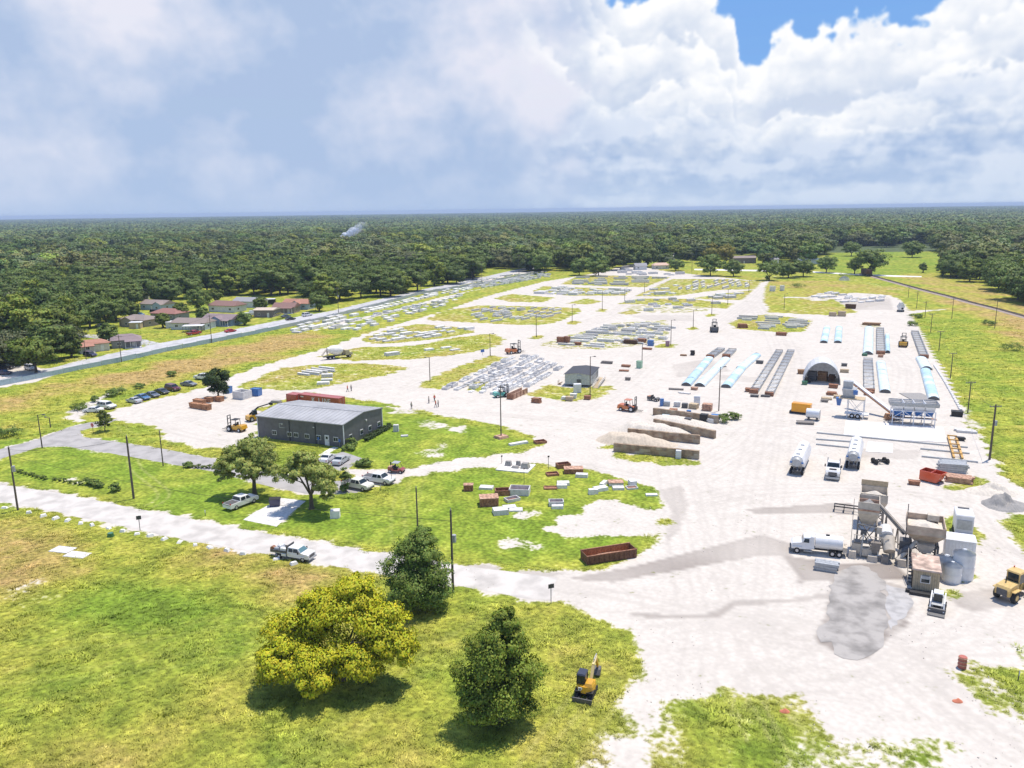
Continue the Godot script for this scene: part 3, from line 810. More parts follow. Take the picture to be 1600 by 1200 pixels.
func near_trees() -> void:
	var yellow := [[0.45, 6.65, -1.35, 4.75, 3.43, 4.16], [4.63, 5.7, 0.45, 3.76, 3.22, 3.56], [-5.34, 4.56, -0.45, 4.16, 3.22, 3.76], [-6.59, 3.04, 2.25, 2.97, 2.42, 2.77], [-1.96, 3.04, 3.6, 3.37, 2.83, 2.97], [1.34, 8.74, -2.25, 2.77, 2.21, 2.57], [-2.23, 7.03, -0.9, 3.17, 2.62, 2.97], [2.67, 3.8, 2.7, 2.97, 2.42, 2.57], [6.76, 4.18, 1.35, 2.38, 2.21, 2.38]]
	var upright := [[0.0, 8.4, 0.0, 3.39, 2.86, 3.18], [-1.62, 6.0, 0.45, 3.82, 3.3, 3.39], [1.8, 5.8, 0.36, 3.6, 3.08, 3.39], [0.0, 3.6, 1.08, 4.66, 3.08, 4.24], [-2.34, 3.0, 1.35, 3.18, 2.42, 2.97], [2.16, 2.6, 0.9, 3.18, 2.42, 2.76], [0.9, 10.0, -0.45, 1.91, 1.76, 1.91]]
	var flat := [[-3.0, 7.4, 0.0, 3.3, 1.9, 3.0], [2.8, 7.8, 0.5, 3.3, 2.0, 3.0], [0.0, 9.2, -1.0, 3.2, 1.8, 2.8], [-1.0, 6.4, 2.6, 2.9, 1.6, 2.4], [3.6, 6.2, 1.8, 2.5, 1.5, 2.2], [-4.8, 6.0, 1.0, 2.4, 1.5, 2.2], [0.5, 7.2, -3.0, 3.2, 1.8, 2.6], [-5.4, 4.6, 1.6, 2.3, 1.7, 2.1], [4.7, 4.8, 2.3, 2.3, 1.7, 2.1], [0.4, 5.0, 3.6, 2.8, 1.7, 2.2]]
	tree("yellow_green_tree", "broad yellow-green tree standing alone in the meadow below the road", "tree", P(-17.85,-74.66), 101, Vector3(8, 4.5, 7), 6.4, 0.34, 36, 250, 0.23, Color(0.45, 0.45, 0.022), "", 0.36, 0.2, yellow).scale = Vector3(0.87, 1.0, 0.9)
	tree("dark_green_tree", "dark green round tree beside the roadside utility pole", "tree", P(-11.65,-90.07), 111, Vector3(4, 5, 4), 5.6, 0.3, 32, 190, 0.22, Color(0.162, 0.233, 0.044), "", 0.38, 0.2, upright).scale = Vector3.ONE * 0.86
	tree("olive_tree", "dense olive-green tree in the meadow near the small digger", "tree", P(-1.64,-67.5), 121, Vector3(4, 5.2, 4), 5.6, 0.3, 34, 210, 0.21, Color(0.18, 0.235, 0.03), "", 0.37, 0.2, upright).scale = Vector3(0.8, 0.97, 0.82)
	tree("oak_tree", "wide open-crowned oak over the white pickup on the lawn", "tree", P(-44.3,-131.06), 131, Vector3(6, 3, 5.5), 8.4, 0.42, 26, 170, 0.26, Color(0.30, 0.345, 0.085), "", 0.36, 0.3, flat).scale = Vector3(0.86, 0.95, 0.86)
	var oak := tree("oak_tree", "sparse oak with visible limbs between the office car park and the lawn drive", "tree", P(-32.77,-123.68), 141, Vector3(5.5, 3, 5), 8.0, 0.42, 22, 150, 0.26, Color(0.30, 0.345, 0.085), "", 0.35, 0.3, flat)
	oak.rotation.y = 2.1
	oak.scale = Vector3(0.84, 0.92, 0.84)
	tree("young_tree", "slim young tree at the junction beside the stop sign", "tree", P(-90.69,-173.39), 151, Vector3(1.7, 2.3, 1.7), 2.9, 0.1, 30, 120, 0.22, Color(0.101, 0.133, 0.021))
	tree("cedar_tree", "dark upright cedar beside the open concrete box in the car park", "tree", P(-76.64,-204.96), 161, Vector3(3.4, 4.1, 3.2), 4.3, 0.25, 60, 200, 0.3, Color(0.048, 0.079, 0.021), "", 0.3)
	tree("young_tree", "small bare-looking tree in front of the two white pickups", "tree", P(-28.76,-131.72), 171, Vector3(1.0, 2.0, 1.0), 2.6, 0.09, 18, 70, 0.2, Color(0.130, 0.182, 0.041))
	var shrubs := [
		[P(-110.13,-170.22), 2.6, 2.0, "round grey-green shrub alone in the field by the entry road"],
		[P(-106.95,-193.63), 2.2, 1.6, "low olive shrub beside the end of the row of parked cars"],
		[P(-106.43,-208.23), 2.0, 1.7, "rough shrub in the straw field above the white estate car"], [P(-105.99,-211.23), 2.2, 1.8, "rough shrub in the straw field next to its twin above the cars"],
		[P(-107.44,-202.48), 1.0, 1.3, "small pale shrub in the straw field behind the white estate car"],
		[P(-102.92,-218.17), 1.6, 1.2, "dull green shrub in the straw field above the dark saloon"], [P(-100.62,-234.67), 1.6, 1.5, "grey shrub in the straw field above the grey car"],
		[P(-27.98,-145.47), 1.3, 1.4, "round clipped shrub at the corner of the small car park"], [P(-29.02,-145.91), 0.9, 0.9, "reddish low shrub at the corner of the small car park"],
		[P(-33.02,-156.49), 1.6, 1.0, "dark clipped shrub at the corner of the grey office"], [P(-33.02,-159.19), 1.2, 1.5, "tall shrub against the gable end of the grey office"],
		[P(-31.41,-132.8), 1.3, 1.0, "low yellow-green shrub beside the parked cream pickup"], [P(-29.09,-131.74), 0.8, 1.2, "dark shrub at the tail of the parked cream pickup"],
		[P(-61.61,-146.57), 0.9, 0.8, "clipped dark shrub beside the mailbox on the entry road"],
		[P(-69.16,-133.35), 1.0, 1.3, "clump of dark weeds at the end of the ditch row"], [P(-75.85,-137.3), 0.9, 1.1, "dark upright weeds along the roadside ditch"], [P(-74.57,-136.56), 0.9, 1.0, "dark upright weeds along the roadside ditch"], [P(-73.12,-135.49), 0.8, 0.9, "dark upright weeds along the roadside ditch"],
		[P(46.96,-173.78), 1.6, 1.6, "dry bush at the end of the aggregate bins"], [P(49.82,-176.43), 1.8, 1.4, "straggly bush beside the yard lamp by the bins"],
		[P(170.93,-337.75), 3.0, 1.6, "flat dark bush where the yard meets the right-hand field"], [P(158.42,-315.97), 2.4, 1.5, "dark bush by the last rows of covered beds"],
		[P(162.36,-257.95), 4.0, 2.2, "low dark thicket in the bright field beside the railway"], [P(217.15,-525.9), 6.0, 3.2, "low round thicket behind the white dome"],
		[P(167.5,-471.79), 5.0, 2.4, "low bush at the back of the yard"], [P(188.13,-314.85), 2.6, 1.8, "lone bush beside the rail track"],
	]
	for k in shrubs.size():
		var s: Array = shrubs[k]
		var t := thing("shrub", s[3], "shrub", s[0], 0.0, "shrubs" if k < 30 else "")
		part("foliage", crown_mesh(300 + k, Vector3(s[1], s[2] * 0.62, s[1]), s[2] * 0.62, 22, 80, 0.2, Color(0.164, 0.231, 0.052), 0.4), leaf_mat("leaves"), t)
	# hedge at the gable end of the office
	for k in 11:
		var f := k / 10.0
		var p: Vector3 = P(-31.11,-163.33).lerp(P(-27.75,-173.35), f) + Vector3(0.5, 0, 0.5)
		var t := thing("hedge_bush", "clipped dark bush in the hedge under the office gable windows", "bush", p, 0.0, "hedge under the office gable")
		part("foliage", crown_mesh(340 + k % 3, Vector3(0.85, 0.6, 0.85), 0.65, 12, 60, 0.16, Color(0.048, 0.081, 0.023), 0.4), leaf_mat("leaves"), t)
	for k in 24:
		var p: Vector3 = P(-94.04,-145.29).lerp(P(-85.35,-140.14), k / 8.0) if k < 9 else (P(-83.36,-139.7).lerp(P(-77.31,-137.02), (k - 9) / 5.0) if k < 15 else P(-60.84,-146.14).lerp(P(-55.02,-145.12), (k - 15) / 8.0))
		var t := thing("ditch_weed", "small dark weed tuft in the row beside the entry lawn", "weed", p, 0.0, "weed tufts in rows on the lawn")
		part("foliage", crown_mesh(360 + k % 3, Vector3(0.5, 0.45, 0.5), 0.4, 8, 30, 0.16, Color(0.130, 0.182, 0.041), 0.4), leaf_mat("leaves"), t)

# woods: [outline of the ground they stand on]
func wood_outlines() -> Array:
	return [
		[-685.5,-510.3,-267,-276.9,-178,-228.9,-156,-241.3,-156.1,-254.7,-147.9,-258.5,-155.7,-287.6,-176.2,-319.6,-170.1,-350,-193.2,-402.6,-184.5,-423.6,-175.8,-474,-138.5,-462.1,-110.8,-438.8,-98,-402.4,-94.6,-413,-90.3,-424,-83.5,-441.7,-57.9,-462,-53.7,-491.5,-24.7,-540,-26.1,-630.7,-20,-679.1,1.3,-652.9,21.1,-603.2,32.9,-646.9,40.2,-618.6,79.1,-618,104.4,-654.7,124.3,-650.8,144.7,-728.4,156.4,-691,178.3,-749.3,182.7,-720.1,205,-680.8,201.6,-635.6,235.3,-691,246.1,-664.2,296.8,-772.8,368.6,-938.5,428.1,-936.7,512.8,-1017.9,486.2,-935.2,405.9,-767.6,443.6,-792.2,489.4,-817,532.9,-805,1122.3,-792.4,2775.4,-1973.7,2665.3,-4265.4,13.8,-4949.5,-2837.4,-4582.1,-5776.4,-4378.9],
		[292.6,-544.2,343.4,-629,392.7,-700.3,442.2,-737.2,455,-686,530.5,-558.6,468.2,-366.7,255,-288.4,234.4,-325.2,241.2,-368.4,252.8,-417.5,290.9,-495.2,281.1,-505.9],
	]

func glades() -> Array:
	return [[-343.6,-695.6,-327.1,-707.5,-273.5,-594.9,-267.9,-558,-301.3,-610.6], [68.2,-806.2,101.2,-844.2,91.7,-740.1,65.7,-710], [381.6,-968.1,396,-930.2,356.9,-853.4], [-682.7,-1916.6,-652.2,-2007.6,-531.3,-1633.2,-568.2,-1610.9],
		[207.7,-794.6,254.8,-805.6,220.1,-677.6,180.7,-669.8], [112.7,-764.4,154,-807.7,135,-679.2,106.7,-669.2], [-152.9,-236.3,-148.7,-267.8,-135.4,-242.9,-143.8,-221.6], [-248.8,-455.9,-241.1,-455,-227.5,-428.6,-234.7,-429.5], [-389.2,-915.1,-367.4,-962.1,-320.8,-875,-339.2,-835]]

func inside(flat: Array, x: float, z: float) -> bool:
	var odd := false
	var j := flat.size() - 2
	for i in range(0, flat.size(), 2):
		if (flat[i + 1] > z) != (flat[j + 1] > z) and x < (flat[j] - flat[i]) * (z - flat[i + 1]) / (flat[j + 1] - flat[i + 1]) + flat[i]:
			odd = not odd
		j = i
	return odd

func woods() -> void:
	var g := RandomNumberGenerator.new()
	g.seed = 77
	var patch := FastNoiseLite.new()
	patch.seed = 9
	patch.frequency = 0.006
	var W := wood_outlines()
	var Z := glades()
	var near := []
	var mid := []
	var far := []
	var step := 14.5
	var z := -150.0
	while z > -9500.0:
		var half := -z * 0.80 + 60.0
		var x := -half
		while x < half:
			var px := x + g.randf_range(-0.5, 0.5) * step
			var pz := z + g.randf_range(-0.5, 0.5) * step
			x += step
			var ok := false
			for w in W:
				if inside(w, px, pz):
					ok = true
					break
			if ok:
				for w in Z:
					if inside(w, px, pz):
						ok = false
						break
			# beyond the mapped woods there is nothing but more of them
			if pz < -1500.0 and absf(px) < -pz and patch.get_noise_2d(px * 0.35, pz * 0.35) < 0.33:
				ok = true
			if not ok:
				continue
			var d := Vector2(px, pz).length()
			var q := [px, pz, d, patch.get_noise_2d(px, pz), g.randf()]
			var seen := absf(px) < -pz * 0.66 + 12.0
			if seen and d < 1200.0:
				near.append(q)
			elif d < 1500.0:
				mid.append(q)
			else:
				far.append(q)
		z -= step
		step = 14.5 if z > -1300.0 else minf(48.0, 14.5 * (z / -1300.0))
	near.sort_custom(func(a, b): return a[2] < b[2])
	# prototypes: four shapes of wood tree
	var kinds := []
	var shapes := [[Vector3(8.4, 7.6, 8.4), 7.8], [Vector3(7.2, 8.6, 7.2), 9.0], [Vector3(9.6, 7.2, 9.0), 7.4], [Vector3(6.2, 8.4, 6.2), 8.6]]
	var tones := [Color(0.110, 0.160, 0.038), Color(0.130, 0.182, 0.040), Color(0.125, 0.145, 0.068), Color(0.20, 0.25, 0.035)]
	for k in 4:
		kinds.append([crown_mesh(500 + k, shapes[k][0], shapes[k][1], 74, 130, 0.6, tones[k], 0.26, 0.0), trunk_mesh(520 + k, shapes[k][0], shapes[k][1], 0.45, 4)])
	var labels := ["broad dark green oak", "tall rounded dark green tree", "wide grey-green mossy oak", "bright yellow-green tree"]
	var names := ["broad_oak", "tall_tree", "mossy_oak", "lime_green_tree"]
	var protos := []
	for i in mini(300, near.size()):
		var q: Array = near[i]
		var k := 0
		if q[4] < (0.4 if q[2] < 400.0 and q[0] < -100.0 else 0.12):
			k = 3
		elif q[3] > 0.22:
			k = 2
		else:
			k = int(q[4] * 991.0) % 2
		var place := "beside the park and railway fields"
		if q[0] < q[1] * 0.18:
			place = "in the wood behind the houses"
		elif q[0] < 20.0:
			place = "in the wood across the road from the far blocks"
		elif q[0] < -q[1] * 0.3:
			place = "in the wood behind the back of the yard"
		var t := thing(names[k], labels[k] + " " + place, "tree", Vector3(q[0], 0, q[1]), q[4] * 40.0, "trees " + place)
		var c := part("crown", kinds[k][0], leaf_mat("leaves"), t)
		part("trunk", kinds[k][1], M.bark, t)
		var s: float = 0.85 + 0.6 * fmod(q[4] * 37.0, 1.0) + q[3] * 0.25
		if q[2] < 330.0:
			s *= 0.75
		t.scale = Vector3(s, s * (0.68 + 0.3 * fmod(q[4] * 91.0, 1.0)), s)
	# the rest of the woods, a mass to the horizon
	var rest: Array = near.slice(300) + mid
	var lows := []
	for k in 4:
		lows.append(crown_mesh(540 + k, shapes[k][0], shapes[k][1], 36, 64, 1.05, Color(0.965, 0.965, 0.965), 0.32, 0.0))
	var tint := [Color(0.125, 0.182, 0.040), Color(0.155, 0.212, 0.042), Color(0.16, 0.19, 0.075), Color(0.22, 0.27, 0.045)]
	for k in 4:
		var set_ := []
		for q in rest:
			var kk := 3 if q[4] < 0.06 else (2 if q[3] > 0.2 else int(q[4] * 991.0) % 2)
			if kk == k:
				set_.append(q)
		mass("wood", lows[k], set_, tint[k], 1.0, "unbroken wood of mixed broadleaf trees beyond the near trees")
	var farmesh := crown_mesh(560, Vector3(13, 7.5, 13), 7.0, 30, 14, 3.4, Color(0.965, 0.965, 0.965), 0.3, 0.0)
	mass("far_wood", farmesh, far, Color(0.150, 0.205, 0.048), 1.0, "far forest running to the horizon")

func mass(called: String, mesh: Mesh, set_: Array, tint: Color, size: float, label: String) -> void:
	var mm := MultiMesh.new()
	mm.transform_format = MultiMesh.TRANSFORM_3D
	mm.use_colors = true
	mm.mesh = mesh
	mm.instance_count = set_.size()
	for i in set_.size():
		var q: Array = set_[i]
		var s: float = (0.92 + 0.62 * fmod(q[4] * 37.0, 1.0) + q[3] * 0.3) * size * maxf(1.0, q[2] / 5200.0)
		mm.set_instance_transform(i, Transform3D(Basis(Vector3.UP, q[4] * 40.0).scaled(Vector3(s, (0.66 + 0.34 * fmod(q[4] * 91.0, 1.0)) * (s if q[2] < 1500.0 else 1.0), s)), Vector3(q[0], -0.3, q[1])))
		var f: float = 0.66 + 0.75 * fmod(q[4] * 53.0, 1.0) * fmod(q[4] * 53.0, 1.0) + q[3] * 0.6
		var w: float = fmod(q[4] * 71.0, 1.0)
		mm.set_instance_color(i, Color(tint.r * f * (0.85 + 0.35 * w), tint.g * f, tint.b * f * (1.2 - 0.4 * w)))
	var o := MultiMeshInstance3D.new()
	o.name = numbered(called)
	o.multimesh = mm
	o.material_override = leaf_mat("leaves")
	o.set_meta("kind", "stuff")
	tag(o, label, "forest")
	add_child(o)

# loose stones and clods on the sand
func stones() -> void:
	var g := RandomNumberGenerator.new()
	g.seed = 61
	var clump := FastNoiseLite.new()
	clump.seed = 62
	clump.frequency = 0.07
	var xs := []
	var sh: Sheet = sheets[0]
	for i in 9000:
		var z := g.randf_range(-166.0, -56.0)
		var x := g.randf_range(-0.2, 0.72) * -z
		var s := sh.sand_at(x, z)
		if s < 0.3 or clump.get_noise_2d(x, z) < 0.22 - (0.25 if s < 0.9 else 0.0):
			continue
		xs.append(Vector2(x, z))
	var mm := MultiMesh.new()
	mm.transform_format = MultiMesh.TRANSFORM_3D
	mm.use_colors = true
	mm.mesh = G().hex(Vector3(0, 0.3, 0), Vector3(1.0, 0.6, 0.8), Vector3(0.6, 0.6, 0.5), 0.3).mesh()
	mm.instance_count = xs.size()
	for i in xs.size():
		var r := 0.04 + 0.12 * pow(g.randf(), 3.0)
		mm.set_instance_transform(i, Transform3D(Basis(Vector3.UP, g.randf() * TAU).scaled(Vector3(r, r * g.randf_range(0.5, 1.0), r)), Vector3(xs[i].x, 0, xs[i].y)))
		var k := g.randf_range(0.9, 1.2)
		mm.set_instance_color(i, Color(0.48 * k, 0.44 * k, 0.39 * k))
	var o := MultiMeshInstance3D.new()
	o.name = "loose_stones"
	o.multimesh = mm
	var m := mat("stone", Color.WHITE, 0.95)
	m.vertex_color_use_as_albedo = true
	o.material_override = m
	o.set_meta("kind", "stuff")
	tag(o, "loose stones and clods scattered over the sandy yard", "gravel")
	add_child(o)

func tuft_mesh(seed_: int, blades: int, r: float, h: float) -> ArrayMesh:
	var g := RandomNumberGenerator.new()
	g.seed = seed_
	var o := G()
	for k in blades:
		var t := g.randf() * TAU
		var p := Vector3(cos(t), 0, sin(t)) * r * sqrt(g.randf())
		var e := Vector3(-sin(t), 0, cos(t)) * g.randf_range(0.02, 0.05)
		var tip := p + Vector3(cos(t), 0, sin(t)) * r * g.randf_range(0.1, 0.7) + Vector3(g.randfn() * 0.05, h * g.randf_range(0.5, 1.0), g.randfn() * 0.05)
		o.col = Color.WHITE * g.randf_range(0.85, 1.15)
		o.col.a = 1.0
		var i := o.v.size()
		var nn := (Vector3.UP * 1.6 + p / maxf(r, 0.01) * 0.3).normalized()
		o.vert(p - e, nn)
		o.vert(tip, nn)
		o.vert(p + e, nn)
		o.ix.append_array([i, i + 1, i + 2])
	return o.mesh()

func grass() -> void:
	var g := RandomNumberGenerator.new()
	g.seed = 4
	var clump := FastNoiseLite.new()
	clump.seed = 12
	clump.frequency = 0.12
	var n0: Sheet = sheets[0]
	var n1: Sheet = sheets[1]
	var D := dry_outlines()
	var L0: Array = D[5][1]
	var L1: Array = D[6][1]
	var L2: Array = D[7][1]
	for q in 3:
		var sh: Sheet = n0 if q < 2 else n1
		var xs := []
		var count: int = [170000, 14000, 40000][q]
		for i in count:
			var x: float
			var z: float
			if q < 2:
				z = -58.0 - 108.0 * pow(g.randf(), 1.25)
				x = g.randf_range(-1.0, 1.0) * (-z * 0.70 + 5.0)
			else:
				z = g.randf_range(-330.0, -168.0)
				x = g.randf_range(-1.0, 1.0) * (-z * 0.68)
			var sand := sh.sand_at(x, z)
			if sand > 0.62 or g.randf() < sand * 1.1:
				continue
			var c := sh.colour_at(x, z).srgb_to_linear()
			if c.b > 0.17:
				continue
			var cl := clump.get_noise_2d(x, z)
			if q == 1 and cl < 0.12:
				continue
			var lawn := inside(L0, x, z) or inside(L1, x, z) or inside(L2, x, z)
			var s := g.randf_range(0.55, 1.2) * (1.0 + cl * 0.7)
			if lawn:
				s *= 0.4
				if g.randf() < 0.6:
					continue
			xs.append([x, z, s, c * g.randf_range(1.2, 1.8)])
		var mm := MultiMesh.new()
		mm.transform_format = MultiMesh.TRANSFORM_3D
		mm.use_colors = true
		mm.mesh = tuft_mesh(40 + q, [12, 22, 18][q], [0.26, 0.4, 0.6][q], [0.13, 0.26, 0.3][q])
		mm.instance_count = xs.size()
		for i in xs.size():
			var a: Array = xs[i]
			mm.set_instance_transform(i, Transform3D(Basis(Vector3.UP, g.randf() * TAU).scaled(Vector3.ONE * a[2]), Vector3(a[0], 0, a[1])))
			var col: Color = a[3]
			col.a = 1.0
			mm.set_instance_color(i, col)
		var o := MultiMeshInstance3D.new()
		o.name = ["meadow_grass", "tall_grass", "field_grass"][q]
		o.multimesh = mm
		o.material_override = leaf_mat("grass_blades")
		o.set_meta("kind", "stuff")
		tag(o, ["short green grass over the meadow and lawns", "taller grass clumps scattered through the meadow", "rough field grass round the yard"][q], "grass")
		add_child(o)

# ---------------------------------------------------------------- vehicles; length along x, front at +x, ground at y = 0
func wheels(t: Node3D, xs: Array, half: float, r: float, w: float, rim := "rim") -> void:
	for x in xs:
		for s in [-1.0, 1.0]:
			var q := Vector3(x, r, s * half)
			var o := part("wheel", G().wheel(q, r, w), M.tyre, t)
			part("rim", G().tube(q + Vector3(0, 0, s * w * 0.44), q + Vector3(0, 0, s * (w * 0.5 + 0.02)), r * 0.58, r * 0.5, 10), M[rim], o)

# a pane laid on a slanting surface: corners given, pushed out a little
func pane(pts: Array, out: Vector3) -> Geo:
	var g := G()
	var q := []
	for p in pts:
		q.append(p + out.normalized() * 0.015)
	g.face(q, out)
	return g

func car(kind: String, m: Material, label: String, at: Vector3, turn: float, group := "") -> Node3D:
	var cat: String = {"sedan": "car", "suv": "car", "pickup": "pickup truck"}[kind]
	var nm: String = {"sedan": "parked_car", "suv": "estate_car", "pickup": "pickup_truck"}[kind]
	var t := thing(nm, label, cat, at, turn, group)
	var prof: PackedVector2Array
	var belt := 0.95
	var top := 1.45
	var half := 0.9
	var ax := [1.38, -1.35]
	var r := 0.33
	if kind == "sedan":
		prof = PackedVector2Array([Vector2(-2.3, 0.3), Vector2(2.25, 0.3), Vector2(2.32, 0.62), Vector2(2.15, 0.78), Vector2(1.05, 0.95), Vector2(0.35, 1.42), Vector2(-0.75, 1.45), Vector2(-1.5, 1.02), Vector2(-2.2, 0.95), Vector2(-2.33, 0.6)])
	elif kind == "suv":
		prof = PackedVector2Array([Vector2(-2.4, 0.35), Vector2(2.4, 0.35), Vector2(2.48, 0.75), Vector2(2.3, 1.0), Vector2(1.2, 1.12), Vector2(0.6, 1.78), Vector2(-2.0, 1.82), Vector2(-2.38, 1.1), Vector2(-2.45, 0.6)])
		belt = 1.1; top = 1.8; half = 0.98; ax = [1.5, -1.45]; r = 0.38
	else:
		prof = PackedVector2Array([Vector2(-2.85, 0.45), Vector2(2.8, 0.45), Vector2(2.88, 0.8), Vector2(2.7, 1.12), Vector2(1.5, 1.2), Vector2(0.85, 1.82), Vector2(-0.75, 1.84), Vector2(-0.95, 1.18), Vector2(-2.85, 1.15)])
		belt = 1.18; top = 1.84; half = 1.0; ax = [1.85, -1.75]; r = 0.41
	part("body", G().hull(prof, half, belt, 0.2, top), m, t)
	var i := 4 if kind != "x" else 0
	var a := prof[i]
	var b := prof[i + 1]
	var h0 := half - 0.06
	var h1 := half - 0.26
	var o := Vector3(b.y - a.y, a.x - b.x, 0)
	part("windscreen", pane([Vector3(lerpf(a.x, b.x, 0.08), lerpf(a.y, b.y, 0.08), -h0), Vector3(lerpf(a.x, b.x, 0.92), lerpf(a.y, b.y, 0.92), -h1), Vector3(lerpf(a.x, b.x, 0.92), lerpf(a.y, b.y, 0.92), h1), Vector3(lerpf(a.x, b.x, 0.08), lerpf(a.y, b.y, 0.08), h0)], o), M.glass, t)
	var c := prof[i + 2]
	var d := prof[i + 3]
	o = Vector3(-(c.y - d.y), c.x - d.x, 0)
	part("rear_window", pane([Vector3(lerpf(c.x, d.x, 0.1), lerpf(c.y, d.y, 0.1), -h1), Vector3(lerpf(c.x, d.x, 0.85), lerpf(c.y, d.y, 0.85), -h0), Vector3(lerpf(c.x, d.x, 0.85), lerpf(c.y, d.y, 0.85), h0), Vector3(lerpf(c.x, d.x, 0.1), lerpf(c.y, d.y, 0.1), h1)], o), M.glass, t)
	for s in [-1.0, 1.0]:
		var n := 2 if kind != "suv" else 3
		var x0 := lerpf(a.x, b.x, 0.25)
		var x1 := d.x + 0.18
		for k in n:
			var l := lerpf(x1, x0, float(k) / n) + 0.06
			var rr := lerpf(x1, x0, float(k + 1) / n) - 0.06
			var yb := belt + 0.05
			var yt := top - 0.1
			var tl := maxf(l, c.x + 0.1)
			var tr := minf(rr, b.x - 0.05)
			part("side_window", pane([Vector3(l, yb, s * (half - 0.015)), Vector3(rr, yb, s * (half - 0.015)), Vector3(tr, yt, s * (half - 0.185)), Vector3(tl, yt, s * (half - 0.185))], Vector3(0, 0.25, s)), M.glass, t)
		part("headlight", G().box(Vector3(prof[2].x - 0.03, prof[2].y + 0.04, s * (half - 0.24)), Vector3(0.12, 0.14, 0.36)), M.lamp_lens, t)
		part("tail_light", G().box(Vector3(prof[prof.size() - 1].x + 0.03, prof[prof.size() - 1].y + 0.1, s * (half - 0.1)), Vector3(0.12, 0.24, 0.16)), M.red_lens, t)
		part("mirror", G().box(Vector3(b.x + 0.35, belt + 0.08, s * (half + 0.08)), Vector3(0.1, 0.14, 0.18)), m, t)
	if kind == "pickup":
		part("load_bed", G().box(Vector3(-1.9, 1.19, 0), Vector3(1.75, 0.02, 1.7)).box(Vector3(-2.83, 1.0, 0), Vector3(0.06, 0.1, 1.6)), M.steel_dark, t)
	part("bumper", G().box(Vector3(prof[1].x + 0.04, 0.5, 0), Vector3(0.14, 0.18, half * 1.9)), M.steel_dark, t)
	wheels(t, ax, half - 0.1, r, 0.24)
	return t

func forklift(m: Material, label: String, at: Vector3, turn: float, k := 1.0, roofed := 0.0) -> Node3D:
	var t := thing("forklift", label, "forklift", at, turn)
	t.scale = Vector3.ONE * k
	part("body", G().hull(PackedVector2Array([Vector2(-2.0, 0.5), Vector2(1.2, 0.5), Vector2(1.2, 0.95), Vector2(0.3, 1.0), Vector2(-0.5, 1.25), Vector2(-1.9, 1.45), Vector2(-2.1, 1.1)]), 0.85), m, t)
	part("counterweight", G().hull(PackedVector2Array([Vector2(-2.5, 0.6), Vector2(-1.9, 0.45), Vector2(-1.9, 1.4), Vector2(-2.3, 1.35)]), 0.9), m, t)
	var c := G()
	for s in [-0.7, 0.7]:
		c.bar(Vector3(0.55, 1.0, s), Vector3(0.35, 2.45, s), 0.08)
		c.bar(Vector3(-0.85, 1.2, s), Vector3(-0.75, 2.45, s), 0.08)
	part("cab_frame", c, M.black, t)
	part("cab_roof", G().box(Vector3(-0.2, 2.5, 0), Vector3(1.4, 0.08, 1.6)), m if roofed > 0.5 else M.black, t)
	part("seat", G().box(Vector3(-0.45, 1.35, 0), Vector3(0.5, 0.25, 0.6)).box(Vector3(-0.7, 1.65, 0), Vector3(0.14, 0.6, 0.6)), M.black, t)
	var q := G()
	for s in [-0.45, 0.45]:
		q.bar(Vector3(1.45, 0.2, s), Vector3(1.45, 3.3, s), 0.16, 0.14)
	for y in [0.5, 1.6, 2.6, 3.25]:
		q.bar(Vector3(1.45, y, -0.45), Vector3(1.45, y, 0.45), 0.12)
	part("mast", q, M.steel_dark, t)
	part("carriage", G().box(Vector3(1.6, 0.7, 0), Vector3(0.08, 0.7, 1.5)), M.black, t)
	for s in [-0.4, 0.4]:
		part("fork", G().box(Vector3(2.3, 0.34, s), Vector3(1.5, 0.06, 0.16)), M.black, t)
	wheels(t, [0.8], 0.95, 0.62, 0.4, "steel_white")
	wheels(t, [-1.6], 0.85, 0.42, 0.3, "steel_white")
	return t

# open work cart with a roof
func cart(m: Material, label: String, at: Vector3, turn: float, roof := true) -> Node3D:
	var t := thing("utility_cart", label, "cart", at, turn)
	part("body", G().hull(PackedVector2Array([Vector2(-1.5, 0.45), Vector2(1.4, 0.45), Vector2(1.5, 0.75), Vector2(0.9, 0.95), Vector2(0.5, 0.65), Vector2(-0.4, 0.65), Vector2(-0.45, 0.95), Vector2(-1.5, 0.95)]), 0.7), m, t)
	part("seat", G().box(Vector3(-0.15, 0.85, 0), Vector3(0.5, 0.2, 1.2)).box(Vector3(-0.4, 1.15, 0), Vector3(0.12, 0.5, 1.2)), M.black, t)
	if roof:
		var c := G()
		for s in [-0.62, 0.62]:
			c.bar(Vector3(0.9, 0.9, s), Vector3(0.4, 1.9, s), 0.05)
			c.bar(Vector3(-0.55, 0.95, s), Vector3(-0.5, 1.9, s), 0.05)
		part("roof_frame", c, M.black, t)
		part("roof", G().box(Vector3(-0.05, 1.93, 0), Vector3(1.3, 0.06, 1.4)), M.steel, t)
	part("load_box", G().box(Vector3(-1.05, 1.05, 0), Vector3(0.9, 0.22, 1.2)), M.rust_pale, t)
	wheels(t, [1.05, -1.05], 0.65, 0.32, 0.24)
	return t

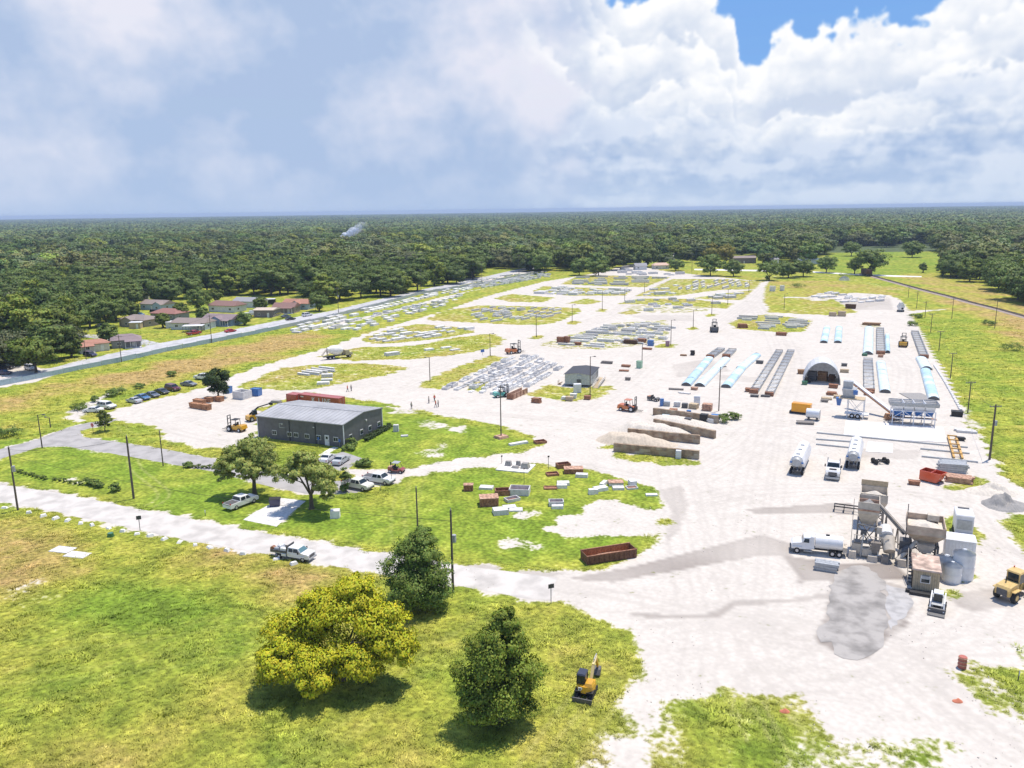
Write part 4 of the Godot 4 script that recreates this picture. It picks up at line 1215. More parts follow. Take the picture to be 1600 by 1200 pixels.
# ---------------------------------------------------------------- poles
func lamp_pole(label: String, at: Vector3, h: float, turn: float, group: String, base := false) -> Node3D:
	var t := thing("yard_lamp", label, "lamp post", at, turn, group)
	part("pole", G().tube(Vector3.ZERO, Vector3(0, h, 0), 0.14, 0.09, 8), M.pole_wood, t)
	part("arm", G().bar(Vector3(0, h - 0.15, 0), Vector3(1.0, h, 0), 0.07), M.pole_metal, t)
	part("lamp_head", G().hex(Vector3(1.15, h - 0.03, 0), Vector3(0.6, 0.2, 0.35), Vector3(0.45, 0.2, 0.25)), M.pole_metal, t)
	if base:
		part("plinth", G().hex(Vector3(0, 0.25, 0), Vector3(2.6, 0.5, 2.2), Vector3(2.3, 0.5, 1.9), 0.4), M.rust_pale, t)
	return t

func utility_pole(label: String, at: Vector3, h: float, tilt: Vector2, group: String, cross := false, can := false, r := 0.16) -> Node3D:
	var t := thing("utility_pole", label, "utility pole", at, 0.0, group)
	var top := Vector3(tilt.x * h, h, tilt.y * h)
	part("pole", G().tube(Vector3(0, -0.1, 0), top, r, r * 0.7, 9), M.pole_wood, t)
	if cross:
		part("crossarm", G().bar(top * 0.96 - Vector3(1.1, 0, 0), top * 0.96 + Vector3(1.1, 0, 0), 0.12), M.wood_grey, t)
		for x in [-1.0, -0.4, 0.4, 1.0]:
			part("insulator", G().tube(top * 0.96 + Vector3(x, 0.05, 0), top * 0.96 + Vector3(x, 0.28, 0), 0.06, 0.04, 6), M.steel, t)
	else:
		part("insulator", G().tube(top, top + Vector3(0, 0.25, 0), 0.07, 0.05, 6), M.steel, t)
	if can:
		var q := top * 0.62 + Vector3(0.34, 0, 0.1)
		part("transformer", G().tube(q, q + Vector3(0, 0.95, 0), 0.26, 0.26, 12), M.steel, t)
		part("bracket", G().box(top * 0.66 + Vector3(0.14, 0, 0.05), Vector3(0.3, 0.12, 0.12)), M.steel_dark, t)
	return t

func cable(called: String, label: String, a: Vector3, b: Vector3, sag: float) -> void:
	var g := G()
	var n := 14
	for k in n:
		var s := float(k) / n
		var e := float(k + 1) / n
		var p := a.lerp(b, s) - Vector3(0, sag * 4.0 * s * (1.0 - s), 0)
		var q := a.lerp(b, e) - Vector3(0, sag * 4.0 * e * (1.0 - e), 0)
		g.tube(p, q, 0.022, 0.022, 4, false)
	var o := part(called, g, M.black, self)
	tag(o, label, "cable", "overhead cables along the road")

func sign_post(label: String, at: Vector3, h: float, m: Material, size: Vector2, turn: float, octagon := false) -> Node3D:
	var t := thing("road_sign", label, "sign", at, turn)
	part("post", G().tube(Vector3.ZERO, Vector3(0, h, 0), 0.05, 0.05, 6), M.steel_dark, t)
	if octagon:
		part("plate", G().tube(Vector3(0.06, h - 0.4, 0), Vector3(0.09, h - 0.4, 0), size.x, size.x, 8), m, t)
		var tm := TextMesh.new()
		tm.text = "STOP"
		tm.font_size = 32
		tm.pixel_size = 0.0075
		tm.depth = 0.01
		var o := part("lettering", tm, M.white_trim, t)
		o.position = Vector3(0.1, h - 0.4, 0)
		o.rotation.y = PI / 2
	else:
		part("plate", G().box(Vector3(0.06, h - size.y * 0.5, 0), Vector3(0.03, size.y, size.x)), m, t)
	return t

# ---------------------------------------------------------------- people
# a standing or walking figure as one surface: distances to tapered bones joined smoothly, meshed as surface nets
func figure_mesh(stride: float, cell := 0.035) -> ArrayMesh:
	var B := [] # a, b, ra, rb
	var s := stride
	B.append([Vector3(0, 0.95, 0), Vector3(0.02, 1.38, 0), 0.145, 0.16])
	B.append([Vector3(0.01, 1.40, -0.13), Vector3(0.01, 1.40, 0.13), 0.09, 0.09])
	B.append([Vector3(0.02, 1.42, 0), Vector3(0.03, 1.56, 0), 0.06, 0.055])
	B.append([Vector3(0.04, 1.62, 0), Vector3(0.04, 1.70, 0), 0.095, 0.10])
	for z in [-1.0, 1.0]:
		var k: float = s * z
		B.append([Vector3(0, 0.93, z * 0.09), Vector3(0.04 + k * 0.55, 0.50, z * 0.10), 0.10, 0.07])
		B.append([Vector3(0.04 + k * 0.55, 0.50, z * 0.10), Vector3(k - 0.03, 0.09, z * 0.10), 0.068, 0.048])
		B.append([Vector3(k - 0.03, 0.06, z * 0.10), Vector3(k + 0.15, 0.045, z * 0.11), 0.05, 0.045])
		B.append([Vector3(0.01, 1.38, z * 0.2), Vector3(-k * 0.35, 1.10, z * 0.25), 0.055, 0.045])
		B.append([Vector3(-k * 0.35, 1.10, z * 0.25), Vector3(-k * 0.7 + 0.08, 0.86, z * 0.25), 0.045, 0.035])
		B.append([Vector3(-k * 0.7 + 0.08, 0.86, z * 0.25), Vector3(-k * 0.7 + 0.11, 0.76, z * 0.25), 0.036, 0.026])
	var lo := Vector3(-0.6, -0.06, -0.42)
	var nx := int(1.2 / cell)
	var ny := int(1.95 / cell)
	var nz := int(0.84 / cell)
	var val := PackedFloat32Array()
	val.resize(nx * ny * nz)
	val.fill(1.0)
	for b in B:
		var pa: Vector3 = b[0]
		var pb: Vector3 = b[1]
		var pad := maxf(b[2], b[3]) + 0.1
		var mn := (pa.min(pb) - Vector3.ONE * pad - lo) / cell
		var mx := (pa.max(pb) + Vector3.ONE * pad - lo) / cell
		for i in range(maxi(0, int(mn.x)), mini(nx, int(mx.x) + 2)):
			for j in range(maxi(0, int(mn.y)), mini(ny, int(mx.y) + 2)):
				for k in range(maxi(0, int(mn.z)), mini(nz, int(mx.z) + 2)):
					var p := lo + Vector3(i, j, k) * cell
					var h := clampf((p - pa).dot(pb - pa) / (pb - pa).length_squared(), 0.0, 1.0)
					var dd := p.distance_to(pa.lerp(pb, h)) - lerpf(b[2], b[3], h)
					var q := (i * ny + j) * nz + k
					var e := clampf(0.5 + 0.5 * (val[q] - dd) / 0.045, 0.0, 1.0)
					val[q] = lerpf(val[q], dd, e) - 0.045 * e * (1.0 - e)
	var g := G()
	var at := {}
	var offs := [Vector3i(0, 0, 0), Vector3i(1, 0, 0), Vector3i(0, 1, 0), Vector3i(1, 1, 0), Vector3i(0, 0, 1), Vector3i(1, 0, 1), Vector3i(0, 1, 1), Vector3i(1, 1, 1)]
	for i in nx - 1:
		for j in ny - 1:
			for k in nz - 1:
				var sum := Vector3.ZERO
				var cnt := 0
				var d := PackedFloat32Array()
				var neg := 0
				for o in offs:
					var f := val[((i + o.x) * ny + j + o.y) * nz + k + o.z]
					d.append(f)
					if f < 0.0:
						neg += 1
				if neg == 0 or neg == 8:
					continue
				for ed in [[0, 1], [2, 3], [4, 5], [6, 7], [0, 2], [1, 3], [4, 6], [5, 7], [0, 4], [1, 5], [2, 6], [3, 7]]:
					var u := d[ed[0]]
					var w := d[ed[1]]
					if (u < 0.0) != (w < 0.0):
						sum += Vector3(offs[ed[0]]).lerp(Vector3(offs[ed[1]]), u / (u - w))
						cnt += 1
				var p := lo + (Vector3(i, j, k) + sum / cnt) * cell
				var grad := Vector3(d[1] + d[3] + d[5] + d[7] - d[0] - d[2] - d[4] - d[6], d[2] + d[3] + d[6] + d[7] - d[0] - d[1] - d[4] - d[5], d[4] + d[5] + d[6] + d[7] - d[0] - d[1] - d[2] - d[3])
				g.col = Color(0.03, 0.04, 0.08)
				if p.y > 0.93 and p.y < 1.47:
					g.col = Color(0.62, 0.10, 0.05) if s > 0.1 else Color(0.42, 0.40, 0.36)
				if p.y >= 1.47 or (absf(p.z) > 0.2 and p.y < 1.02 and p.y > 0.6):
					g.col = Color(0.33, 0.19, 0.12)
				if p.y > 1.68 or (p.y > 1.6 and p.x < 0.0):
					g.col = Color(0.75, 0.6, 0.1) if s > 0.1 else Color(0.03, 0.02, 0.015)
				if p.y < 0.1:
					g.col = Color(0.05, 0.035, 0.025)
				at[Vector3i(i, j, k)] = g.vert(p, grad)
	for i in range(1, nx - 1):
		for j in range(1, ny - 1):
			for k in range(1, nz - 1):
				var a := val[(i * ny + j) * nz + k]
				for ax in 3:
					var o: Vector3i = [Vector3i(1, 0, 0), Vector3i(0, 1, 0), Vector3i(0, 0, 1)][ax]
					var b := val[((i + o.x) * ny + j + o.y) * nz + k + o.z]
					if (a < 0.0) == (b < 0.0):
						continue
					var u: Vector3i = [Vector3i(0, 1, 0), Vector3i(0, 0, 1), Vector3i(1, 0, 0)][ax]
					var w: Vector3i = [Vector3i(0, 0, 1), Vector3i(1, 0, 0), Vector3i(0, 1, 0)][ax]
					var c := Vector3i(i, j, k)
					var q := [at.get(c - u - w, -1), at.get(c - w, -1), at.get(c, -1), at.get(c - u, -1)]
					if q.min() < 0:
						continue
					if a > 0.0:
						q.reverse()
					g.ix.append_array([q[0], q[2], q[1], q[0], q[3], q[2]])
	return g.mesh()

# ---------------------------------------------------------------- houses; front faces +z, ridge along x
func window_on(parent: Node3D, p: Vector3, out: Vector3, w: float, h: float, frame: Material) -> void:
	var side := out.cross(Vector3.UP).normalized()
	var turn := atan2(out.x, out.z)
	var f := part("window", G().box(p + out * 0.03, Vector3(w, h, 0.08), turn), frame, parent)
	part("pane", G().box(p + out * 0.06 - side * w * 0.235, Vector3(w * 0.41, h * 0.78, 0.06), turn).box(p + out * 0.06 + side * w * 0.235, Vector3(w * 0.41, h * 0.78, 0.06), turn), M.pane, f)

func house(label: String, at: Vector3, turn: float, L: float, D: float, H: float, rise: float, wall: Material, roof: Material, opt := {}) -> Node3D:
	var t := thing("house", label, "house", at, turn, "houses across the fence road")
	part("wall", G().box(Vector3(0, H / 2, 0), Vector3(L, H, D)), wall, t)
	var ov := 0.5
	var hip: float = opt.get("hip", 0.0)
	var r := G()
	var e := [Vector3(-L / 2 - ov, H, -D / 2 - ov), Vector3(L / 2 + ov, H, -D / 2 - ov), Vector3(L / 2 + ov, H, D / 2 + ov), Vector3(-L / 2 - ov, H, D / 2 + ov)]
	var r0 := Vector3(-L / 2 - ov + hip, H + rise, 0)
	var r1 := Vector3(L / 2 + ov - hip, H + rise, 0)
	var dn := Vector3(0, 0.16, 0)
	r.face([e[3], e[2], r1, r0], Vector3(0, 1, 1))
	r.face([e[1], e[0], r0, r1], Vector3(0, 1, -1))
	r.face([e[0], e[3], r0], Vector3(-1, 0.3, 0))
	r.face([e[2], e[1], r1], Vector3(1, 0.3, 0))
	for k in 4:
		var a: Vector3 = e[k]
		var b: Vector3 = e[(k + 1) % 4]
		r.face([a, b, b - dn, a - dn], (a + b) * 0.5 * Vector3(1, 0, 1))
	r.face([e[0] - dn, e[1] - dn, e[2] - dn, e[3] - dn], Vector3.DOWN)
	var ro := part("roof", r, roof, t)
	if hip < 0.5:
		for s in [-1.0, 1.0]:
			part("gable", G().hull(PackedVector2Array([Vector2(0, 0)]) if false else PackedVector2Array([Vector2(-D / 2, H), Vector2(D / 2, H), Vector2(0, H + rise * 0.93)]), 0.05), wall, t).transform = Transform3D(Basis(Vector3.UP, PI / 2), Vector3(s * (L / 2 - 0.05), 0, 0))
	if opt.has("chimney"):
		part("chimney", G().box(Vector3(L * 0.2, H + rise, 0), Vector3(0.6, 1.2, 0.6)), M.rust_pale, ro)
	var n: int = maxi(2, int(L / 4.0))
	for k in n:
		var x := -L / 2 + L * (k + 0.5) / n
		if k == n / 2:
			var d := part("door", G().box(Vector3(x, 1.05, D / 2 + 0.04), Vector3(1.0, 2.1, 0.1)), M.white_trim, t)
			part("handle", G().box(Vector3(x + 0.38, 1.0, D / 2 + 0.12), Vector3(0.06, 0.16, 0.06)), M.steel_dark, d)
		else:
			window_on(t, Vector3(x, 1.55, D / 2), Vector3(0, 0, 1), 1.4, 1.1, M.white_trim)
	for s in [-1.0, 1.0]:
		window_on(t, Vector3(s * L / 2, 1.55, D * 0.18), Vector3(s, 0, 0), 1.2, 1.1, M.white_trim)
	if opt.has("porch"):
		var pd: float = opt.porch
		var x0: float = opt.get("porch_x", 0.0)
		var pl: float = opt.get("porch_l", L * 0.5)
		var pr := G()
		pr.face([Vector3(x0 - pl / 2, H + 0.12, D / 2 + 0.2), Vector3(x0 + pl / 2, H + 0.12, D / 2 + 0.2), Vector3(x0 + pl / 2, H - 0.35, D / 2 + pd), Vector3(x0 - pl / 2, H - 0.35, D / 2 + pd)], Vector3(0, 1, 0.3))
		pr.box(Vector3(x0, H - 0.45, D / 2 + pd), Vector3(pl, 0.2, 0.12))
		part("porch_roof", pr, roof, t)
		for k in 4:
			part("porch_post", G().box(Vector3(x0 - pl / 2 + 0.2 + (pl - 0.4) * k / 3.0, (H - 0.5) / 2, D / 2 + pd - 0.2), Vector3(0.16, H - 0.5, 0.16)), M.white_trim, t)
		part("porch_floor", G().box(Vector3(x0, 0.1, D / 2 + pd / 2), Vector3(pl, 0.2, pd)), M.concrete, t)
	if opt.has("cross"):
		var cx: float = opt.cross
		var cw := D * 0.62
		part("wing", G().box(Vector3(cx, H / 2, D / 2 + 0.9), Vector3(cw, H, 1.8)), wall, t)
		var hw := cw / 2 + 0.4
		var g2 := G()
		var top := Vector3(cx, H + rise * 0.8, D / 2 + 2.1)
		var back := Vector3(cx, H + rise * 0.8, D * 0.1)
		for s in [-1.0, 1.0]:
			g2.face([Vector3(cx + s * hw, H, D / 2 + 2.1), top, back, Vector3(cx + s * hw, H, D * 0.1)], Vector3(s, 1, 0))
		part("wing_roof", g2, roof, t)
		part("wing_gable", G().hull(PackedVector2Array([Vector2(cx - cw / 2, H), Vector2(cx + cw / 2, H), Vector2(cx, H + rise * 0.72)]), 0.05, 1e9, 0.0, 2.0, D / 2 + 1.74), M.white_trim if opt.has("white_gable") else wall, t)
		window_on(t, Vector3(cx, 1.5, D / 2 + 1.8), Vector3(0, 0, 1), 1.3, 1.2, M.white_trim)
	return t

# ---------------------------------------------------------------- buildings
func office() -> void:
	var wall := mat("office_wall", lin(0.115, 0.115, 0.13), 0.55, 0.0, grime, 0.15)
	var roof := mat("office_roof", lin(0.385, 0.39, 0.405), 0.6, 0.0, grime, 0.03)
	var trim := mat("office_trim", lin(0.30, 0.31, 0.33), 0.5, 0.1)
	var L := 21.69
	var W := 14.79
	var H := 4.84
	var rise := 0.85
	var t := thing("metal_office", "long charcoal metal office with pale grey low-pitched roof and white windows", "building", P(-34.42,-158.35), -0.396)
	# cladding panels, each with its own seam
	var n := 12
	for k in n:
		var w := L / n
		part("wall_panel", G().box(Vector3(-w * (k + 0.5), H / 2, -0.06), Vector3(w - 0.03, H, 0.12)), wall, t)
		part("wall_panel", G().box(Vector3(-w * (k + 0.5), H / 2, -W + 0.06), Vector3(w - 0.03, H, 0.12)), wall, t)
	n = 8
	for k in n:
		var w := (W - 0.24) / n
		var z0 := -0.12 - w * k
		var za := absf(z0 + W / 2)
		var zb := absf(z0 - w + W / 2)
		var ha := H + rise * (1.0 - za / (W / 2))
		var hb := H + rise * (1.0 - zb / (W / 2))
		for x in [-0.06, -L + 0.06]:
			var g := G()
			for s in [-0.06, 0.06]:
				g.face([Vector3(x + s, 0, z0 - 0.015), Vector3(x + s, 0, z0 - w + 0.015), Vector3(x + s, hb, z0 - w + 0.015), Vector3(x + s, ha, z0 - 0.015)], Vector3(s, 0, 0))
			part("wall_panel", g, wall, t)
	part("inner_wall", G().box(Vector3(-L / 2, H / 2 - 0.05, -W / 2), Vector3(L - 0.3, H - 0.1, W - 0.3)), mat("steel_dark"), t)
	var rn := 20
	for k in rn:
		var w := (L + 0.5) / rn
		var x := 0.25 - w * (k + 0.5)
		for s in [-1.0, 1.0]:
			var g := G()
			var e := Vector3(0, H + 0.02, -W / 2 + s * (W / 2 + 0.25))
			var r := Vector3(0, H + rise + 0.04, -W / 2)
			g.face([e + Vector3(x - w / 2 + 0.01, 0, 0), e + Vector3(x + w / 2 - 0.01, 0, 0), r + Vector3(x + w / 2 - 0.01, 0, 0), r + Vector3(x - w / 2 + 0.01, 0, 0)], Vector3(0, 1, s * 0.1))
			g.bar(e + Vector3(x - w / 2, 0.03, 0), r + Vector3(x - w / 2, 0.03, 0), 0.05, 0.05)
			part("roof_panel", g, roof, t)
	part("ridge_cap", G().box(Vector3(-L / 2, H + rise + 0.07, -W / 2), Vector3(L + 0.5, 0.06, 0.4)), roof, t)
	part("gutter", G().box(Vector3(-L / 2, H - 0.08, 0.27), Vector3(L + 0.5, 0.16, 0.12)), trim, t)
	part("gutter", G().box(Vector3(-L / 2, H - 0.08, -W - 0.27), Vector3(L + 0.5, 0.16, 0.12)), trim, t)
	for s in [0.0, 1.0]:
		part("corner_trim", G().box(Vector3(0.02, H / 2, -W * s), Vector3(0.16, H - 0.2, 0.16)), mat("white_trim"), t)
		part("corner_trim", G().box(Vector3(-L - 0.02, H / 2, -W * s), Vector3(0.16, H - 0.2, 0.16)), mat("white_trim"), t)
	for s in [-1.0, 1.0]:
		part("verge_trim", G().bar(Vector3(0.1, H + rise, -W / 2), Vector3(0.1, H - 0.02, -W / 2 + s * (W / 2 + 0.2)), 0.14, 0.2), trim, t)
	for x in [-6.9, -13.5]:
		part("downspout", G().box(Vector3(x * L / 21.8, H / 2, 0.06), Vector3(0.12, H - 0.1, 0.1)), M.black, t)
	for x in [-1.95, -6.2, -9.1, -11.9, -13.6, -17.5]:
		window_on(t, Vector3(x * L / 21.8, 1.5, 0.0), Vector3(0, 0, 1), 1.15, 1.0, M.white_trim)
	for f in [0.16, 0.44, 0.66, 0.90]:
		window_on(t, Vector3(0.0, 1.55, -W * f), Vector3(1, 0, 0), 1.1, 1.1, M.white_trim)
	var d := part("door", G().box(Vector3(-4.1, 1.1, 0.05), Vector3(1.05, 2.2, 0.12)), M.white_trim, t)
	part("pane", G().box(Vector3(-4.1, 1.65, 0.13), Vector3(0.5, 0.5, 0.05)), M.pane, d)
	part("handle", G().box(Vector3(-3.7, 1.05, 0.14), Vector3(0.08, 0.16, 0.06)), M.steel_dark, d)
	for x in [-7.2, -15.2]:
		part("wall_lamp", G().box(Vector3(x, 3.6, 0.12), Vector3(0.3, 0.22, 0.22)), M.lamp_lens, t)
	part("wall_lamp", G().box(Vector3(0.14, 3.7, -W * 0.56), Vector3(0.25, 0.35, 0.3)), M.lamp_lens, t)
	var lg := part("wall_logo", G().box(Vector3(-16.0, 3.2, 0.04), Vector3(0.1, 0.9, 0.05)).box(Vector3(-15.3, 2.78, 0.04), Vector3(1.3, 0.1, 0.05)).box(Vector3(-15.6, 3.62, 0.04), Vector3(0.9, 0.1, 0.05)), M.steel, t)
	lg.set_meta("label", "pale outlined logo high on the office wall")
	for p in [P(-40.14,-160.46), P(-35.39,-158.62)]:
		var q := thing("parking_sign", "small blue and white parking sign beside the office door", "sign", p, 0.0, "parking signs by the office")
		part("post", G().tube(Vector3.ZERO, Vector3(0, 1.5, 0), 0.03, 0.03, 6), M.steel, q)
		part("plate", G().box(Vector3(0, 1.35, 0.04), Vector3(0.4, 0.6, 0.03)), paint("sign_blue", 0.05, 0.16, 0.5), q)

func container(label: String, at: Vector3, turn: float, L: float, m: Material, text := "") -> Node3D:
	var t := thing("shipping_container", label, "container", at, turn)
	var H := 2.7
	var W := 2.44
	var n := int(L / 0.28)
	for s in [-1.0, 1.0]:
		var g := G()
		for k in n:
			var x := -L / 2 + 0.1 + (L - 0.2) * (k + 0.5) / n
			var o := 0.0 if k % 2 == 0 else 0.05
			g.box(Vector3(x, H / 2, s * (W / 2 - 0.08 + o)), Vector3((L - 0.2) / n, H - 0.3, 0.06))
		part("side_wall", g, m, t)
	part("roof", G().box(Vector3(0, H - 0.06, 0), Vector3(L - 0.1, 0.08, W - 0.1)), m, t)
	part("floor", G().box(Vector3(0, 0.1, 0), Vector3(L, 0.2, W)), M.steel_dark, t)
	var f := G()
	for s in [-1.0, 1.0]:
		f.box(Vector3(0, H - 0.08, s * (W / 2 - 0.03)), Vector3(L, 0.16, 0.12))
		for e in [-1.0, 1.0]:
			f.box(Vector3(e * (L / 2 - 0.08), H / 2, s * (W / 2 - 0.06)), Vector3(0.18, H, 0.18))
	f.box(Vector3(-L / 2 + 0.05, H / 2, 0), Vector3(0.08, H - 0.2, W - 0.2))
	part("frame", f, m, t)
	for s in [-1.0, 1.0]:
		var d := part("door", G().box(Vector3(L / 2 - 0.02, H / 2, s * W / 4), Vector3(0.08, H - 0.3, W / 2 - 0.12)), m, t)
		part("locking_bar", G().tube(Vector3(L / 2 + 0.05, 0.3, s * W / 5), Vector3(L / 2 + 0.05, H - 0.25, s * W / 5), 0.03, 0.03, 6), M.steel, d)
	if text != "":
		var x := -2.6
		for ch in text:
			var tm := TextMesh.new()
			tm.text = ch
			tm.font_size = 64
			tm.pixel_size = 0.026
			tm.depth = 0.02
			x += 1.0
			if ch != " ":
				part("letter", tm, M.white_trim, t).position = Vector3(x, 1.75, W / 2 + 0.02)
		part("number_plate", G().box(Vector3(-L / 2 + 1.2, H - 0.55, W / 2 + 0.01), Vector3(0.9, 0.3, 0.03)), M.white_trim, t)
	return t

func houses() -> void:
	var taupe := mat("house_taupe", lin(0.36, 0.31, 0.27), 0.9, 0.0, grime, 0.3)
	var cream := mat("house_cream", lin(0.62, 0.60, 0.54), 0.9, 0.0, grime, 0.3)
	var white := mat("house_white", lin(0.70, 0.72, 0.74), 0.9, 0.0, grime, 0.3)
	var blue := mat("house_blue", lin(0.24, 0.33, 0.46), 0.9, 0.0, grime, 0.3)
	var sky := mat("house_pale_blue", lin(0.40, 0.50, 0.60), 0.9, 0.0, grime, 0.3)
	var grey := mat("house_grey", lin(0.26, 0.26, 0.26), 0.9, 0.0, grime, 0.3)
	var r_red := mat("roof_red", lin(0.30, 0.145, 0.12), 0.9, 0.0, grime, 0.5)
	var r_brown := mat("roof_brown", lin(0.24, 0.14, 0.12), 0.9, 0.0, grime, 0.5)
	var r_taupe := mat("roof_taupe", lin(0.27, 0.22, 0.20), 0.9, 0.0, grime, 0.5)
	var r_grey := mat("roof_grey", lin(0.30, 0.30, 0.32), 0.9, 0.0, grime, 0.5)
	var r_plum := mat("roof_plum", lin(0.26, 0.20, 0.21), 0.9, 0.0, grime, 0.5)
	var r_orange := mat("roof_orange", lin(0.40, 0.20, 0.14), 0.9, 0.0, grime, 0.5)
	house("white house with a faded red roof and green awnings by the fence road", P(-148.52,-282.95), 0.656, 9.5, 6.5, 2.9, 1.2, cream, r_orange, {"hip": 2.5, "porch": 2.6, "porch_x": -2.6, "porch_l": 4.5})
	house("dark grey house with a white-posted corner porch at the side street", P(-140.87,-291.92), 0.439, 9.5, 7.5, 2.9, 1.7, grey, r_plum, {"hip": 3.0, "porch": 2.8, "porch_x": 2.3, "porch_l": 5.6})
	house("long taupe house with a low hipped roof and a small annex", P(-161.31,-349.18), -0.409, 14.5, 9.5, 3.0, 1.7, taupe, r_taupe, {"hip": 4.5, "cross": -1.0})
	house("grey house with a broad red hipped roof in the second row", P(-156.97,-369.81), -0.345, 14.0, 9.0, 3.0, 1.9, grey, r_red, {"hip": 4.0})
	house("pale blue long house with a blue gabled wing at the wood edge", P(-179.28,-409.02), -0.379, 15.0, 8.0, 3.0, 1.8, sky, r_taupe, {"cross": 5.0})
	house("low beige-roofed house with a carport and red pickup", P(-133.44,-336.83), -0.193, 15.5, 8.5, 2.9, 1.6, white, r_taupe, {"hip": 1.0, "porch": 2.0, "porch_x": 4.0, "porch_l": 5.0})
	house("bright blue house with a plum roof and a dark porch", P(-124.79,-347.57), -0.322, 14.5, 8.0, 2.9, 1.8, blue, r_plum, {"cross": 0.5, "porch": 2.2, "porch_x": 5.0, "porch_l": 4.2})
	house("white house with a red-brown roof behind the bright blue house", P(-139.6,-396.64), -0.365, 15.5, 9.0, 3.2, 2.0, white, r_brown, {"hip": 1.5})
	house("pale grey house with a grey roof at the edge of the wood", P(-133.93,-414.78), -0.271, 15.0, 8.5, 3.1, 1.8, white, r_grey, {})
	house("brown house with a flat tan garage roof by the fence road", P(-113.48,-374.31), -0.106, 9.0, 9.0, 3.4, 0.7, mat("house_brown", lin(0.22, 0.19, 0.19), 0.9, 0.0, grime, 0.3), mat("roof_tan", lin(0.55, 0.46, 0.38), 0.9, 0.0, grime, 0.4), {})
	house("plum-roofed house with white porch posts next to the brown garage", P(-108.26,-388.11), -0.110, 10.5, 8.0, 3.0, 1.8, taupe, r_brown, {"porch": 2.2, "porch_x": 2.0, "porch_l": 6.0})
	house("grey house with an orange-brown roof and blue gable near the cedar", P(-105.96,-403.32), -0.275, 14.0, 8.0, 3.0, 1.9, sky, r_orange, {"cross": 1.0})
	house("small red-roofed house alone in a forest glade", P(-359.64,-745.6), 0.1, 15.0, 8.0, 3.2, 3.0, mat("house_brown"), r_red, {})
	house("pinkish house half hidden among the trees behind the pale blue house", P(-212.49,-457.98), 0.3, 13.0, 8.0, 3.2, 2.4, cream, mat("roof_pink", lin(0.6, 0.42, 0.33), 0.9, 0.0, grime, 0.5), {})
	house("far house with a long red roof among the trees beyond the yard", P(106.04,-1018.16), 0.1, 26.0, 10.0, 4.0, 3.5, cream, r_red, {})
	house("small pale house among the bushes behind the back of the yard", P(101.15,-633.94), 0.1, 9.0, 7.0, 3.0, 2.0, white, r_grey, {})
	house("low pink-roofed house beside the bushes behind the yard", P(117.83,-637.71), 0.1, 12.0, 7.0, 3.0, 1.8, cream, mat("roof_pink"), {"hip": 2.0})
	house("far white house beside the park oaks", P(429.69,-970.35), 0.0, 16.0, 9.0, 3.6, 2.6, white, r_brown, {})
	house("low brown barn beside the park lane", P(197.13,-690.74), 0.0, 20.0, 10.0, 4.5, 1.6, mat("house_brown"), r_taupe, {})
	house("white-roofed shed in the trees behind the back of the yard", P(142.04,-738.32), 0.0, 13.0, 9.0, 4.0, 2.0, white, mat("steel_white"), {})
	house("white farmhouse behind the far thickets at the park", P(214.71,-670.69), 0.2, 10.0, 8.0, 4.2, 2.2, white, r_grey, {})
	house("long low white stable beside the park", P(248.85,-671.59), 0.0, 22.0, 7.0, 3.0, 1.4, white, mat("steel_white"), {})
	# outbuildings
	for s in [["open dark shelter with a white roof beside the grey house", P(-125.92,-422.41), 5.0, 4.0, 3.0], ["white flat carport over the red pickup", P(-129.83,-327.38), 8.0, 4.5, 2.5], ["pale blue flat-roofed shed by the long taupe house", P(-187.01,-389.34), 6.5, 4.5, 2.7], ["white flat garden shed at the end of the beige-roofed house", P(-143.49,-339.67), 4.5, 3.6, 2.6], ["tan lean-to box against the long taupe house", P(-158.76,-339.25), 4.5, 3.0, 2.6]]:
		var t := thing("shelter", s[0], "shed", s[1], 0.1)
		if "carport" in s[0] or "open" in s[0]:
			part("roof", G().box(Vector3(0, s[4], 0), Vector3(s[2], 0.18, s[3])), mat("steel_white"), t)
			for a in [-0.46, 0.46]:
				for b in [-0.46, 0.46]:
					part("post", G().box(Vector3(s[2] * a, s[4] / 2 - 0.05, s[3] * b), Vector3(0.14, s[4] - 0.1, 0.14)), M.steel_dark, t)
			if "open" in s[0]:
				part("back_wall", G().box(Vector3(0, s[4] / 2, -s[3] * 0.42), Vector3(s[2] * 0.88, s[4] - 0.2, 0.1)), M.black, t)
		else:
			var m: Material = sky if "blue" in s[0] else (white if "white" in s[0] else mat("wood_pale"))
			part("wall", G().box(Vector3(0, s[4] / 2, 0), Vector3(s[2], s[4], s[3])), m, t)
			part("roof", G().hex(Vector3(0, s[4] + 0.12, 0), Vector3(s[2] + 0.4, 0.24, s[3] + 0.4), Vector3(s[2], 0.24, s[3])), mat("steel_white"), t)
			part("door", G().box(Vector3(s[2] * 0.2, 1.0, s[3] / 2 + 0.03), Vector3(0.9, 2.0, 0.08)), M.white_trim, t)
	var b := thing("motor_boat", "white cabin boat on its trailer beside the brown garage", "boat", P(-121.2,-375.13), 0.15)
	part("hull", G().hull(PackedVector2Array([Vector2(-3.2, 0.8), Vector2(2.0, 0.7), Vector2(3.6, 1.7), Vector2(-3.2, 1.7)]), 1.2), paint("white_paint", 0.74, 0.74, 0.74), b)
	part("cabin", G().hex(Vector3(0.2, 2.2, 0), Vector3(2.6, 1.0, 1.9), Vector3(1.9, 1.0, 1.5)), paint("white_paint", 0.74, 0.74, 0.74), b)
	part("trailer", G().box(Vector3(0, 0.55, 0), Vector3(6.0, 0.14, 1.4)), M.steel_dark, b)
	wheels(b, [-0.6], 0.95, 0.35, 0.22)
	var u := thing("parasol", "yellow garden parasol in front of the plum-roofed house", "parasol", P(-104.76,-364.38), 0.0)
